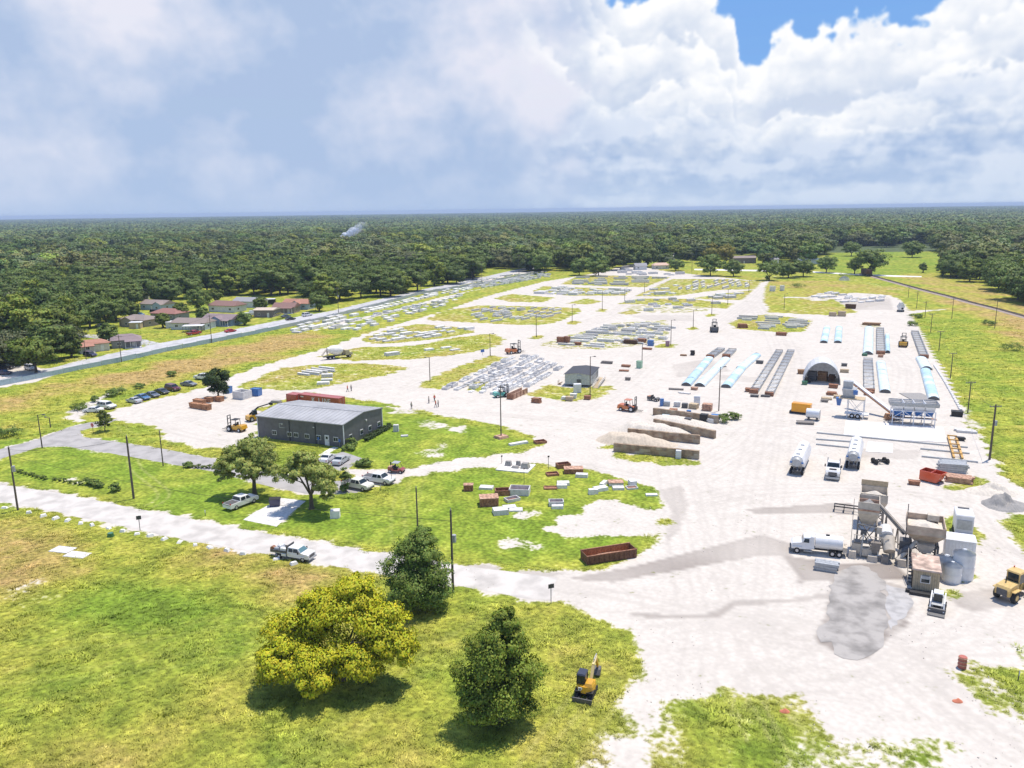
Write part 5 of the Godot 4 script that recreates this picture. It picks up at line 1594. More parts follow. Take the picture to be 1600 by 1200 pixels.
	part("pole", G().tube(Vector3.ZERO, Vector3(0, 2.5, 0), 0.04, 0.04, 6), M.steel, u)
	part("canopy", G().tube(Vector3(0, 2.2, 0), Vector3(0, 2.9, 0), 2.0, 0.05, 8, false), paint("parasol_yellow", 0.7, 0.55, 0.12), u)

func office_trailer() -> void:
	var wall := mat("trailer_wall", lin(0.52, 0.55, 0.53), 0.7, 0.0, grime, 0.3)
	var roof := mat("trailer_roof", lin(0.055, 0.06, 0.075), 0.85, 0.0, grime, 0.5)
	var W := 7.07
	var D := 11.5
	var t := thing("site_office", "pale grey raised site office with dark roof and a railed wooden ramp", "building", P(14.33,-213.94), -0.294)
	var z := -D
	var f := 0.55
	var H := 2.75
	for k in 8:
		part("wall_panel", G().box(Vector3(W * (k + 0.5) / 8, f + H / 2, -0.05), Vector3(W / 8 - 0.03, H, 0.1)), wall, t)
	for k in 12:
		for x in [0.05, W - 0.05]:
			part("wall_panel", G().box(Vector3(x, f + H / 2, -0.1 - (D - 0.2) * (k + 0.5) / 12), Vector3(0.1, H, (D - 0.2) / 12 - 0.03)), wall, t)
	part("back_wall", G().box(Vector3(W / 2, f + H / 2, z + 0.05), Vector3(W, H, 0.1)), wall, t)
	part("floor", G().box(Vector3(W / 2, f - 0.1, z / 2), Vector3(W - 0.02, 0.2, D - 0.02)), M.steel_dark, t)
	for s in [-1.0, 1.0]:
		var g := G()
		g.face([Vector3(W / 2 + s * (W / 2 + 0.25), f + H, 0.25), Vector3(W / 2, f + H + 0.4, 0.25), Vector3(W / 2, f + H + 0.4, z - 0.25), Vector3(W / 2 + s * (W / 2 + 0.25), f + H, z - 0.25)], Vector3(s * 0.3, 1, 0))
		g.box(Vector3(W / 2 + s * (W / 2 + 0.25), f + H - 0.06, z / 2), Vector3(0.06, 0.14, D + 0.5))
		part("roof_slope", g, roof, t)
	for zz in [-0.05, z + 0.05]:
		part("gable", G().hull(PackedVector2Array([Vector2(0.02, f + H), Vector2(W - 0.02, f + H), Vector2(W / 2, f + H + 0.38)]), 0.05, 1e9, 0.0, 2.0, zz), wall, t)
	for k in 3:
		window_on(t, Vector3(W, f + 1.6, -3.2 - 2.1 * k), Vector3(1, 0, 0), 1.0, 1.2, M.white_trim)
	part("door", G().box(Vector3(W + 0.03, f + 1.05, -9.4), Vector3(0.08, 2.1, 1.0)), mat("steel_dark"), t)
	part("air_conditioner", G().box(Vector3(W * 0.55, f + 1.0, 0.2), Vector3(1.0, 0.9, 0.4)), M.steel_dark, t)
	part("duct", G().box(Vector3(W * 0.56, f + 2.0, 0.12), Vector3(1.1, 1.0, 0.22)), wall, t)
	for k in 6:
		for x in [0.6, W - 0.6]:
			part("pier", G().box(Vector3(x, (f - 0.2) / 2, -1.0 - 1.9 * k), Vector3(0.4, f - 0.2, 0.4)), M.concrete, t)
	var r := thing("wooden_ramp", "weathered wooden ramp with white rails along the site office", "ramp", t.position, t.rotation.y)
	var a := Vector3(W + 1.6, 0.05, 1.0)
	var b := Vector3(W + 1.6, 0.6, -8.0)
	for k in 18:
		var p := a.lerp(b, (k + 0.5) / 18.0)
		part("plank", G().bar(p - Vector3(0.75, 0, 0), p + Vector3(0.75, 0, 0), 0.47, 0.06), M.wood_pale, r)
	part("landing", G().box(Vector3(W + 1.2, 0.57, -9.3), Vector3(2.2, 0.1, 2.5)), M.wood_pale, r)
	for s in [-0.8, 0.8]:
		part("handrail", G().bar(a + Vector3(s, 1.0, 0), b + Vector3(s, 1.0, 0), 0.1, 0.08), M.white_trim, r)
		part("mid_rail", G().bar(a + Vector3(s, 0.5, 0), b + Vector3(s, 0.5, 0), 0.06, 0.06), M.white_trim, r)
		for k in 7:
			var p := a.lerp(b, k / 6.0) + Vector3(s, 0, 0)
			part("rail_post", G().box(p + Vector3(0, 0.4, 0), Vector3(0.1, 1.3, 0.1)), M.white_trim, r)
	var st := thing("timber_steps", "dark timber steps at the far side of the site office", "steps", P(13.03,-214.03), t.rotation.y)
	for k in 3:
		part("tread", G().box(Vector3(-0.2 - 0.3 * (2 - k), 0.18 * (k + 1) - 0.04, -2.0), Vector3(0.32, 0.06, 1.2)), M.wood, st)
	for s in [-0.6, 0.6]:
		part("stringer", G().bar(Vector3(-1.0, 0.05, -2.0 + s), Vector3(0.1, 0.6, -2.0 + s), 0.06, 0.2), M.wood, st)
		part("rail_post", G().box(Vector3(-0.9, 0.6, -2.0 + s), Vector3(0.1, 1.2, 0.1)), M.wood, st)
	var c := thing("tool_cabinet", "white double-door metal cabinet in front of the site office", "cabinet", P(17.07,-205.92), 0.1)
	part("body", G().box(Vector3(0, 1.15, 0), Vector3(1.9, 2.3, 1.4)), M.steel_white, c)
	for s in [-0.47, 0.47]:
		part("door", G().box(Vector3(s, 1.15, 0.72), Vector3(0.88, 2.1, 0.06)), M.steel_white, c)

func fence() -> void:
	var line := [-148.6,-217.8,-145.4,-224.2,-139.6,-235.4,-134,-247.8,-128,-259.3,-120.7,-279.4,-111.7,-296.7,-101.5,-317.9,-95.9,-331.4,-84.8,-355.9,-69.8,-401.8,-52,-464.8,-19.7,-520.6,15.3,-598.2]
	var net := mat("fence_screen", lin(0.33, 0.43, 0.49), 0.8, 0.0, grime, 0.3)
	var grey := mat("fence_grey", lin(0.42, 0.45, 0.47), 0.8, 0.0, grime, 0.3)
	var t := thing("screen_fence", "long blue-green screened fence along the road to the houses", "fence", Vector3.ZERO)
	var u := thing("wire_fence", "grey wire fence with posts continuing the screened fence along the far blocks", "fence", Vector3.ZERO)
	for i in range(0, line.size() - 2, 2):
		var a := Vector3(line[i], 0, line[i + 1])
		var b := Vector3(line[i + 2], 0, line[i + 3])
		var n := maxi(1, int(a.distance_to(b) / 6.0))
		var far := i >= 16
		for k in n:
			var p := a.lerp(b, float(k) / n)
			var q := a.lerp(b, float(k + 1) / n)
			var h := 1.5 + 0.12 * sin(k * 2.3 + i)
			var g := G()
			var d := (q - p).normalized()
			var s := d.cross(Vector3.UP) * 0.1
			g.hex((p + q) / 2 + Vector3(0, h / 2 + 0.03, 0), Vector3(p.distance_to(q) - 0.12, h, 0.05), Vector3(p.distance_to(q) - 0.12, h, 0.05), atan2(-(q.z - p.z), q.x - p.x), Vector2(s.x, s.z) * sin(k * 1.7) * 0.6)
			part("screen_panel", g, grey if far else net, u if far else t)
			part("post", G().tube(p, p + Vector3(0, 1.9, 0), 0.045, 0.045, 6), M.steel, u if far else t)

func poles() -> void:
	var L := [
		["tall yard lamp standing on a rusty plinth in the office lawn", P(-2.45,-163.85), 11.33, 0.3, true],
		["yard lamp in front of the pale site office", P(20.04,-202.02), 10.2, 0.2, false],
		["yard lamp at the corner of the aggregate bins", P(48.61,-184.21), 10.6, 0.2, false],
		["yard lamp on the grass tongue beside the field of blocks", P(-23.07,-222.25), 6.96, 2.9, false],
		["yard lamp at the tip of the curved grass island", P(-7.04,-261.71), 7.45, 0.2, false],
		["yard lamp on its own grass islet near the red loader", P(9.38,-299.78), 8.93, 0.2, false],
		["yard lamp on an islet beside the long beam island", P(25.78,-338.53), 7.59, 0.2, false],
		["yard lamp on a round grass islet in the middle crossing", P(43,-378.67), 9.03, 0.2, false],
		["yard lamp at the head of the far stack rows", P(58.58,-414.69), 6.9, 0.2, false],
		["yard lamp between the farthest slab islands", P(75.93,-458.27), 6.15, 0.2, false],
		["yard lamp on an islet beyond the blue drum pile", P(72.16,-317.18), 7.39, 0.2, false],
		["yard lamp on the islet behind the purple crate", P(55.42,-276.97), 8.96, 0.2, false],
		["yard lamp on the islet next to the far forklift road", P(89.31,-357.13), 8.54, 0.2, false],
		["yard lamp beside the light green cabinet", P(39.55,-240.53), 6.69, 0.2, false],
		["yard lamp at the end of the thin slab strip", P(106.36,-394.68), 7.52, 0.2, false],
		["yard lamp by the back lane of the yard", P(133.9,-453.92), 6.45, 0.2, false],
		["yard lamp on the back lawn near the orange crates", P(126.36,-371.71), 7.4, 0.2, false],
		["leaning street lamp over the entry road", P(-97.57,-160.9), 7.12, 0.1, false],
		["short grey lamp pole beside the leaning street lamp", P(-105.01,-177.37), 2.4, 2.8, false],
	]
	for a in L:
		lamp_pole(a[0], a[1], a[2], a[3], "yard lamps", a[4])
	var U := [
		["tall utility pole with a grey transformer at the roadside dark tree", P(-7.78,-93.81), 10.93, false, true, 0.17],
		["utility pole with a transformer at the end of the white road", P(-81.18,-124.94), 10.69, false, true, 0.17],
		["thick brown pole beside the curved wheel tracks on the lawn", P(-64.36,-129.66), 10.92, false, false, 0.2],
		["bare wooden pole on the lawn between the oaks and the crates", P(-14.35,-112.97), 7.14, false, false, 0.14],
		["thin dark pole at the bend of the entry road", P(-66.9,-147.58), 6.97, false, false, 0.12],
		["big grey pole with transformer boxes at the right-hand field edge", P(89.32,-144.53), 10.62, true, true, 0.22],
		["utility pole beside the dark grey porch house", P(-127.37,-259.25), 8.87, true, false, 0.14],
		["utility pole beside the red-roofed white house", P(-141.79,-264.93), 6.48, false, false, 0.12],
		["utility pole beside the bright blue house's lawn", P(-111.41,-296.67), 10.52, true, false, 0.14],
		["utility pole near the cedar at the end of the houses", P(-82.13,-382.77), 12.16, true, true, 0.14],
		["utility pole across the road from the far slab rows", P(-53.21,-479.73), 13.2, true, false, 0.14],
		["utility pole at the bend before the dense thicket", P(-19.09,-539.18), 13.93, true, false, 0.14],
		["utility pole in front of the far bushes", P(6.12,-582.23), 15.45, true, false, 0.14],
		["pale utility pole behind the houses at the wood edge", P(-109.86,-414.77), 9.21, false, false, 0.12],
		["white-topped pole beside the orange-brown roof", P(-94.59,-389.09), 8.36, false, false, 0.12],
		["field pole next to the covered beds on the right border", P(139.8,-259.77), 6.55, true, false, 0.13],
		["field pole beyond the last covered bed", P(156.34,-297.52), 7.19, true, false, 0.13],
		["field pole at the yard's far right corner", P(174.27,-337.4), 7.02, true, false, 0.13],
		["field pole by the white mixer drum", P(186.71,-369.73), 7.94, true, false, 0.13],
		["field pole in front of the rail bed", P(204.47,-414.43), 5.58, true, false, 0.13],
		["field pole beside the concrete border strip", P(120.71,-216.99), 7.15, true, false, 0.14],
		["field pole in the bright field near the batch plant", P(104.52,-179.26), 7.36, true, false, 0.14],
		["utility pole in the straw verge of the rail track", P(184.46,-304.74), 10.76, true, false, 0.13],
		["utility pole between the rail track and the bright field", P(183.96,-334.36), 8.55, true, false, 0.13],
		["tall pole at the edge of the park lawn", P(133.13,-595.47), 13.93, true, false, 0.14],
	]
	for a in U:
		utility_pole(a[0], a[1], a[2], Vector2(0, 0), "utility poles", a[3], a[4], a[5])
	var p0: Vector3 = P(-81.18,-124.94) + Vector3(0, 10.69 - 0.4, 0)
	var p1: Vector3 = P(-64.36,-129.66) + Vector3(0, 10.92 - 0.3, 0)
	var p2: Vector3 = P(-7.78,-93.81) + Vector3(0, 10.93 - 0.4, 0)
	cable("overhead_cable", "thin black cable from the transformer pole to the thick brown pole", p0, p1, 0.8)
	cable("overhead_cable", "thin black cable from the transformer pole past the oaks to the roadside pole", p0 - Vector3(0, 1.0, 0), p2 - Vector3(0, 1.0, 0), 1.6)
	var runs := [[P(-141.79,-264.93), 6.5], [P(-127.37,-259.25), 8.9], [P(-111.41,-296.67), 10.5], [P(-82.13,-382.77), 12.2], [P(-53.21,-479.73), 13.2], [P(-19.09,-539.18), 13.9], [P(6.12,-582.23), 15.5], [], [P(89.32,-144.53), 10.6], [P(104.52,-179.26), 7.4], [P(120.71,-216.99), 7.2], [P(139.8,-259.77), 6.5], [P(156.34,-297.52), 7.2], [P(174.27,-337.4), 7.0], [P(186.71,-369.73), 7.9]]
	for k in runs.size() - 1:
		if runs[k] and runs[k + 1]:
			cable("overhead_cable", "sagging cable between the poles along the fence road" if k < 7 else "sagging cable between the poles along the right-hand field", runs[k][0] + Vector3(0, runs[k][1] - 0.6, 0), runs[k + 1][0] + Vector3(0, runs[k + 1][1] - 0.6, 0), 0.9)
	# small posts and signs
	var dk := mat("sign_dark", lin(0.05, 0.05, 0.055), 0.6)
	sign_post("red octagonal stop sign where the entry road meets the parking lot", P(-92.51,-171.9), 2.3, paint("stop_red", 0.5, 0.02, 0.02), Vector2(0.45, 0.45), -1.9, true)
	sign_post("small dark sign on the meadow side of the white road", P(-56.92,-115.46), 2.4, dk, Vector2(0.7, 0.6), -1.2)
	sign_post("dark double sign at the corner where the road enters the yard", P(4.39,-90.42), 2.6, dk, Vector2(0.75, 0.55), -1.2)
	sign_post("thin post with a small plate at the rubble lawn corner", P(6.53,-142.43), 2.6, dk, Vector2(0.4, 0.3), -1.2)
	sign_post("thin dark post on the lawn edge beside the parked pickups", P(-21.42,-135.05), 4.2, dk, Vector2(0.25, 0.6), -1.2)
	sign_post("short black post at the corner of the paved sample pad", P(-2.15,-146.28), 1.6, dk, Vector2(0.3, 0.3), -1.2)
	sign_post("blue and white notice board beside the grass tongue", P(-9.62,-263.1), 2.0, paint("sign_blue", 0.05, 0.16, 0.5), Vector2(1.4, 1.0), -1.0)
	sign_post("grey letter box post beside the clipped shrub on the entry road", P(-61.98,-145.04), 1.4, M.steel, Vector2(0.35, 0.3), -1.2)
	sign_post("white marker stake on the lawn edge by the oak drive", P(-49.1,-121.21), 1.0, M.white_trim, Vector2(0.12, 0.5), -1.2)
	sign_post("white marker stake beside the cream pickup", P(-22.83,-131.81), 1.1, M.white_trim, Vector2(0.12, 0.5), -1.2)
	sign_post("tall thin flag post between the rusty crates", P(1.88,-134.09), 3.0, M.rust_dark, Vector2(0.2, 0.2), -1.2)
	sign_post("white stake in the rough grass by the red drum", P(50.62,-73.01), 1.0, M.white_trim, Vector2(0.12, 0.5), -1.2)

# ---------------------------------------------------------------- concrete products
var count_of := {"slab": 0, "vault": 0, "beam": 0}
var product_mesh := {}

func product_meshes() -> void:
	for k in 3:
		product_mesh["slab%d" % k] = G().hex(Vector3(0, 0.2 + 0.1 * k, 0), Vector3(2.6 + 0.5 * k, 0.4 + 0.2 * k, 1.3 + 0.2 * k), Vector3(2.52 + 0.5 * k, 0.4 + 0.2 * k, 1.22 + 0.2 * k)).mesh()
		var L := 2.1 + 0.4 * k
		var W := 1.5 + 0.2 * k
		var H := 0.5 + 0.2 * k
		product_mesh["vault%d" % k] = G().box(Vector3(0, H / 2, W / 2 - 0.09), Vector3(L, H, 0.18)).box(Vector3(0, H / 2, -W / 2 + 0.09), Vector3(L, H, 0.18)).box(Vector3(L / 2 - 0.09, H / 2, 0), Vector3(0.18, H, W - 0.36)).box(Vector3(-L / 2 + 0.09, H / 2, 0), Vector3(0.18, H, W - 0.36)).box(Vector3(0, 0.09, 0), Vector3(L - 0.36, 0.18, W - 0.36)).mesh()
		var B := 4.2 + 2.0 * k
		product_mesh["beam%d" % k] = G().box(Vector3(0, 0.12, 0), Vector3(B, 0.24, 0.9)).box(Vector3(0, 0.46, 0), Vector3(B, 0.44, 0.35)).box(Vector3(0, 0.76, 0), Vector3(B, 0.16, 0.7)).mesh()

func products(kind: String, flat: Array, n: int, turn: float, where: String, pitch := Vector2(3.4, 2.6), keep := 0.7, size := 1.0) -> void:
	var mats := [M.concrete, M.concrete_white, M.concrete_white, M.concrete]
	var nm: String = {"slab": "concrete_slab", "vault": "concrete_vault", "beam": "concrete_beam"}[kind]
	var word: String = {"slab": "pale flat concrete slab", "vault": "pale open-topped concrete vault", "beam": "long pale concrete beam"}[kind]
	var c := Vector2.ZERO
	var far := 0.0
	for i in range(0, flat.size(), 2):
		c += Vector2(flat[i], flat[i + 1]) / (flat.size() / 2)
	for i in range(0, flat.size(), 2):
		far = maxf(far, c.distance_to(Vector2(flat[i], flat[i + 1])))
	var spots := []
	var e := Vector2(cos(turn), -sin(turn))
	var f := Vector2(-e.y, e.x)
	for i in range(-int(far / pitch.x), int(far / pitch.x) + 1):
		for j in range(-int(far / pitch.y), int(far / pitch.y) + 1):
			var p := c + e * pitch.x * (i + rng.randf_range(-0.06, 0.06)) + f * pitch.y * (j + rng.randf_range(-0.04, 0.04))
			if inside(flat, p.x, p.y):
				spots.append(p)
	# a spread of the spots, rows kept
	var take := mini(n, int(spots.size() * keep))
	for i in range(spots.size() - 1, 0, -1):
		var j := rng.randi_range(0, i)
		var s = spots[i]
		spots[i] = spots[j]
		spots[j] = s
	for i in take:
		if count_of[kind] >= 298:
			return
		count_of[kind] += 1
		var v := rng.randi_range(0, 2)
		var o := part(nm, product_mesh["%s%d" % [kind, v]], mats[rng.randi_range(0, 3)], self)
		o.position = Vector3(spots[i].x, 0, spots[i].y)
		o.rotation.y = turn + rng.randf_range(-0.03, 0.03) + (PI / 2 if rng.randf() < 0.04 and kind != "beam" else 0.0)
		o.scale = Vector3(size * rng.randf_range(0.85, 1.2), size * rng.randf_range(0.7, 1.2), size)
		tag(o, "%s %s" % [word, where], "concrete block", "%ss %s" % [nm.replace("_", " "), where])

func concrete() -> void:
	product_meshes()
	products("vault", [-19.3,-211.3,-10.3,-233.2,-2,-256.6,8.1,-259.4,16.1,-242.2,11.3,-223.5,2.6,-210.7,-2.9,-207.9], 110, 1.187, "in the field of blocks beside the site office", Vector2(3.4, 3.3), 0.9)
	products("slab", [-17,-208.8,-7.3,-226.5,0.1,-245.5,10.1,-249,13.3,-234.4,3.5,-213.8,-3.4,-204.9], 40, 1.187, "in the field of blocks beside the site office", Vector2(3.4, 3.3), 0.3, 0.8)
	products("beam", [-70.1,-238.3,-67.5,-246.2,-54.5,-241.2,-47.8,-234.8,-51.6,-227.7,-62,-232], 12, -0.545, "lying in the grass island behind the red container", Vector2(13.0, 1.9), 1.0)
	products("slab", [-61,-228.3,-49,-233,-41,-242.2,-35.5,-237.9,-44.2,-227.2,-54.8,-217.6], 14, 0.1, "in the grass island behind the red container", Vector2(6.0, 5.0), 0.5)
	products("slab", [-42.5,-264.5,-37.7,-276.6,-18.3,-288.8,-14.3,-277.4,-29.6,-263.5], 12, 0.651, "in the curved grass island past the old mixer", Vector2(7.0, 6.0), 0.4, 1.3)
	products("slab", [-55.3,-300.8,-46.7,-326.7,-37.4,-337,-15.2,-323.7,-24.4,-307.6,-44.4,-292.4], 44, 0.761, "on the narrow island between the two sand tracks", Vector2(5.0, 4.2), 0.6, 1.2)
	products("slab", [-76.6,-329.6,-68.6,-360.6,-51.3,-407.9,-28.2,-454.6,-30.9,-416.8,-50.5,-354.5,-62,-324.6], 48, 1.172, "in the strip between the ochre track and the sand road", Vector2(6.5, 5.5), 0.6, 1.3)
	products("vault", [-76.6,-329.6,-68.6,-360.6,-51.3,-407.9,-28.2,-454.6,-30.9,-416.8,-50.5,-354.5,-62,-324.6], 34, 1.172, "in the strip between the ochre track and the sand road", Vector2(8.5, 6.5), 0.5, 1.4)
	products("slab", [-93,-325.7,-74.8,-394.5,-44.4,-474.7,-25.5,-512.5,-22.7,-495.2,-52.7,-419.5,-73.2,-354.7,-83.3,-316.2], 76, 1.235, "along the wire fence", Vector2(6.0, 5.0), 0.85, 1.3)
	products("vault", [-30.4,-492.2,-21.6,-516.4,1,-566.5,24.9,-602.5,29.4,-578.3,0.9,-526.6,-18.6,-490.6], 50, 1.048, "in the dense stack by the far end of the fence", Vector2(6.5, 6.0), 0.8, 1.7)
	products("beam", [-39.9,-514.7,-3.6,-595.5,25.7,-621.2,26.7,-590.2,-3.3,-536.7,-30.4,-492.2], 36, 1.048, "in the dense stack by the far end of the fence", Vector2(13.0, 4.0), 0.9, 1.2)
	products("beam", [-29,-369.9,-15.2,-395.5,9.9,-392.6,27.9,-382.9,20.5,-360,0.4,-343.1,-16.4,-351], 46, 0.879, "in rows on the wide middle island", Vector2(11.0, 3.6), 0.55)
	products("vault", [-23.7,-378.8,-12.2,-400.5,9.8,-390,3.4,-366.4,-13.8,-354.9], 18, 0.879, "on the wide middle island", Vector2(6.0, 6.0), 0.5, 1.3)
	products("beam", [11.5,-280.6,24.8,-306.3,45.5,-332.7,64.9,-336.6,59.7,-306.4,52.5,-282.7,31.1,-275], 60, -0.448, "in the sandy block patch behind the rusty bins", Vector2(10.5, 2.9), 0.65)
	products("vault", [19.1,-294.3,33.5,-319.1,54,-335.7,63.8,-330.8,56.3,-291.1,33.8,-278.8], 36, -0.448, "in the sandy block patch behind the rusty bins", Vector2(6.0, 5.0), 0.5, 1.1)
	products("beam", [35.3,-512.3,53.2,-574.2,90.7,-567.9,106.1,-554.5,81.4,-496.7], 44, -0.156, "on the far island of long rows", Vector2(13.0, 6.0), 0.65, 1.3)
	products("slab", [15.3,-459.3,32.2,-495.5,67.9,-470.5,60.9,-446.2,32.8,-450], 44, -0.450, "on the pale far island with purple-grey rows", Vector2(7.0, 5.0), 0.7, 1.7)
	products("beam", [92.5,-463.3,120.6,-522,140.9,-528.4,153.5,-507.6,139.5,-479.8,111.2,-464.4], 52, 1.052, "in slanting rows on the right far island", Vector2(15.0, 4.5), 0.85, 1.3)
	products("slab", [70.7,-441.5,100.8,-515.8,103.3,-497.7,89.1,-445.9], 14, 0.3, "on the right far island", Vector2(8.0, 8.0), 0.6, 1.6)
	products("vault", [54.1,-400.9,68.2,-425.7,92.3,-419.5,108,-397.2,87.8,-391.5,74.7,-372.7,60.1,-374.3], 26, 0.1, "on the thin slab strip in mid yard", Vector2(8.0, 7.0), 0.5, 1.4)
	products("slab", [98.5,-424.9,125.1,-448,137,-457.1,119.2,-419.2], 18, 0.2, "on the small wedge island at the back", Vector2(7.0, 6.0), 0.7, 1.5)
	products("beam", [89.6,-328.3,101.5,-347.1,114.3,-352.2,123.2,-332.6,113.8,-315,99.4,-309.4], 40, -0.413, "on the weedy island by the right lane", Vector2(10.0, 3.4), 0.7)
	products("vault", [74.6,-582,89,-636.3,119.2,-623.7,125.4,-578.9,103.8,-565.7], 14, 0.1, "against the bushes at the back of the yard", Vector2(9.0, 8.0), 0.6, 2.0)
	products("slab", [154.2,-424.1,178.3,-447.8,183,-433.3,199.6,-424.5,185,-396.2,166.3,-393,160.6,-410.9], 26, 0.4, "in the rubble heap at the far right of the yard", Vector2(6.0, 5.0), 0.6, 1.2)
	# pieces in the rubble lawn, one by one
	var R := [
		["crate_rust", P(-4.03,-124.61), 0.1, 3.0, 2.2, 1.3, "covered rusty brown box in the rubble lawn"], ["crate_open", P(-1.88,-129.37), 0.1, 2.5, 1.8, 0.9, "open rusty tray behind the covered brown box"],
		["crate_open", P(1.05,-129.57), -0.15, 3.4, 2.4, 1.1, "pale blue-sided box with a rust-red inside"], ["crate_open", P(-0.26,-126.24), 0.5, 2.4, 1.5, 0.5, "low pink and white tray beside the pale blue-sided box"],
		["crate_rust", P(-7.72,-131.52), 0.0, 1.6, 1.2, 1.0, "lone grey-pink block at the edge of the rubble lawn"], ["slab", P(-4.67,-132.37), -0.2, 2.4, 1.6, 0.35, "grey slab in the weeds beside the lone grey-pink block"],
		["slab", P(-2.11,-120.56), 0.2, 2.4, 1.8, 0.8, "pale blue-grey block in front of the covered brown box"], ["slab", P(0.34,-121.86), 0.0, 2.2, 1.5, 0.2, "cream slab lying next to the blue-grey block"], ["slab", P(-0.69,-123.03), 0.2, 2.2, 1.5, 0.25, "yellowish slab behind the blue-grey block"],
		["crate_open", P(6.9,-123.89), 0.0, 2.4, 1.5, 0.8, "white box with a rusty lining in the lower rubble lawn"], ["slab", P(7.03,-122.45), 0.0, 1.9, 0.9, 0.5, "white block in front of the white box with rusty lining"],
		["crate_open", P(9.32,-143.44), 0.3, 2.5, 1.6, 0.8, "brown open tray at the top edge of the rubble lawn"], ["crate_rust", P(10.99,-140.38), 0.0, 3.4, 1.9, 0.8, "long red-brown tray at the top of the rubble lawn"], ["slab", P(12.28,-137.8), -0.2, 2.2, 1.3, 0.6, "grey block under the long red-brown tray"],
		["crate_open", P(7.07,-139.09), 0.2, 2.2, 1.6, 0.4, "collapsed rusty frame lying in the grass"], ["crate_open", P(6.37,-131.92), 0.0, 2.3, 1.5, 0.25, "flat rusty frame half sunk in the grass"], ["slab", P(8.69,-133.81), 0.0, 2.2, 1.4, 0.5, "pale block beside the flat rusty frame"], ["slab", P(8.37,-132.17), 0.0, 1.8, 1.0, 0.6, "white block below its paler neighbour"],
		["slab", P(13.78,-129.06), 0.0, 1.0, 0.8, 0.8, "white cube at the edge of the bare patch"], ["slab", P(13.11,-128.78), 0.2, 1.0, 0.8, 0.9, "upright white cube beside its twin at the bare patch"], ["slab", P(14.82,-130.61), 0.4, 2.4, 1.4, 0.6, "broken white slab leaning on the white cubes"], ["slab", P(15.66,-133.19), 1.1, 2.2, 0.8, 0.6, "tilted white block above the broken slab"],
		["crate_rust", P(17.8,-133.43), 0.0, 2.5, 1.7, 0.5, "red-brown flat tray among the white blocks"], ["slab", P(17.94,-131.13), 0.0, 2.0, 1.4, 0.4, "grey-pink slab below the red-brown flat tray"], ["slab", P(20.63,-132.98), 0.2, 1.2, 1.4, 0.9, "white upright block on the rusty base"], ["crate_open", P(20.28,-131.35), 0.2, 1.9, 1.4, 0.3, "rusty base under the white upright block"], ["slab", P(23.07,-127.76), 0.0, 2.0, 0.9, 0.25, "thin white slab near the yard corner"],
		["slab", P(1.14,-158.93), 0.5, 4.2, 1.0, 0.4, "long white slab at the lawn tip by the dirt road"], ["crate_open", P(5.63,-159.64), 0.4, 2.4, 1.6, 0.5, "brown frame in the grass at the lawn tip"],
		["slab", P(-28.13,-119.89), 0.1, 1.5, 1.3, 1.2, "white utility box standing in the front lawn"], ["slab", P(-23.09,-165.86), 0.2, 1.6, 0.8, 0.3, "flat pale slab on the office lawn"], ["slab", P(-25.44,-170.05), 0.0, 1.2, 0.9, 1.5, "pale speckled upright block on the office lawn"],
		["slab", P(-65.01,-108.64), -0.25, 3.2, 2.0, 0.08, "weathered concrete slab sunk in the straw meadow"], ["slab", P(-61.92,-106.77), -0.25, 3.4, 1.9, 0.08, "second weathered slab next to the sunken one in the meadow"],
	]
	for a in R:
		var kind: String = a[0]
		if kind == "slab":
			var o := part("concrete_piece", G().hex(Vector3(0, a[5] / 2, 0), Vector3(a[3], a[5], a[4]), Vector3(a[3] - 0.08, a[5], a[4] - 0.08)), M.concrete_white if "white" in a[6] else M.concrete, self)
			o.position = a[1]
			o.rotation.y = a[2]
			tag(o, a[6], "concrete block")
		else:
			var t := thing("formwork_tray", a[6], "tray", a[1], a[2])
			var m: Material = M.rust_pale if kind == "crate_open" else M.rust_pale
			var w: Material = M.concrete if "blue" in a[6] or "white" in a[6] else M.rust
			for s in [-1.0, 1.0]:
				part("side_wall", G().box(Vector3(0, a[5] / 2, s * (a[4] / 2 - 0.06)), Vector3(a[3], a[5], 0.12)), w, t)
				part("end_wall", G().box(Vector3(s * (a[3] / 2 - 0.06), a[5] / 2, 0), Vector3(0.12, a[5], a[4] - 0.24)), w, t)
			part("bottom", G().box(Vector3(0, 0.06, 0), Vector3(a[3] - 0.24, 0.1, a[4] - 0.24)), M.rust, t)
			if kind == "crate_rust":
				part("lid", G().box(Vector3(0, a[5] + 0.06, 0), Vector3(a[3] + 0.1, 0.12, a[4] + 0.1)), m, t)
	# paved sample pad with test pieces
	var pad := thing("sample_pad", "white paved pad with grey sample blocks beside the dirt road", "pad", P(0.5,-143.45), -0.335)
	part("slab", G().box(Vector3(0, 0.1, 0), Vector3(6.2, 0.2, 5.0)), M.concrete_white, pad)
	for a in [[-1.6, -0.4, 1.3, 0.9, 1.1], [0.1, 0.6, 1.5, 0.4, 1.0], [0.2, -0.9, 1.0, 0.9, 0.6], [1.9, 0.1, 1.6, 1.0, 1.6]]:
		part("sample_block", G().hex(Vector3(a[0], 0.2 + a[3] / 2, a[1]), Vector3(a[2], a[3], a[4]), Vector3(a[2] * 0.7, a[3], a[4] * 0.6)), M.concrete_dark, pad)
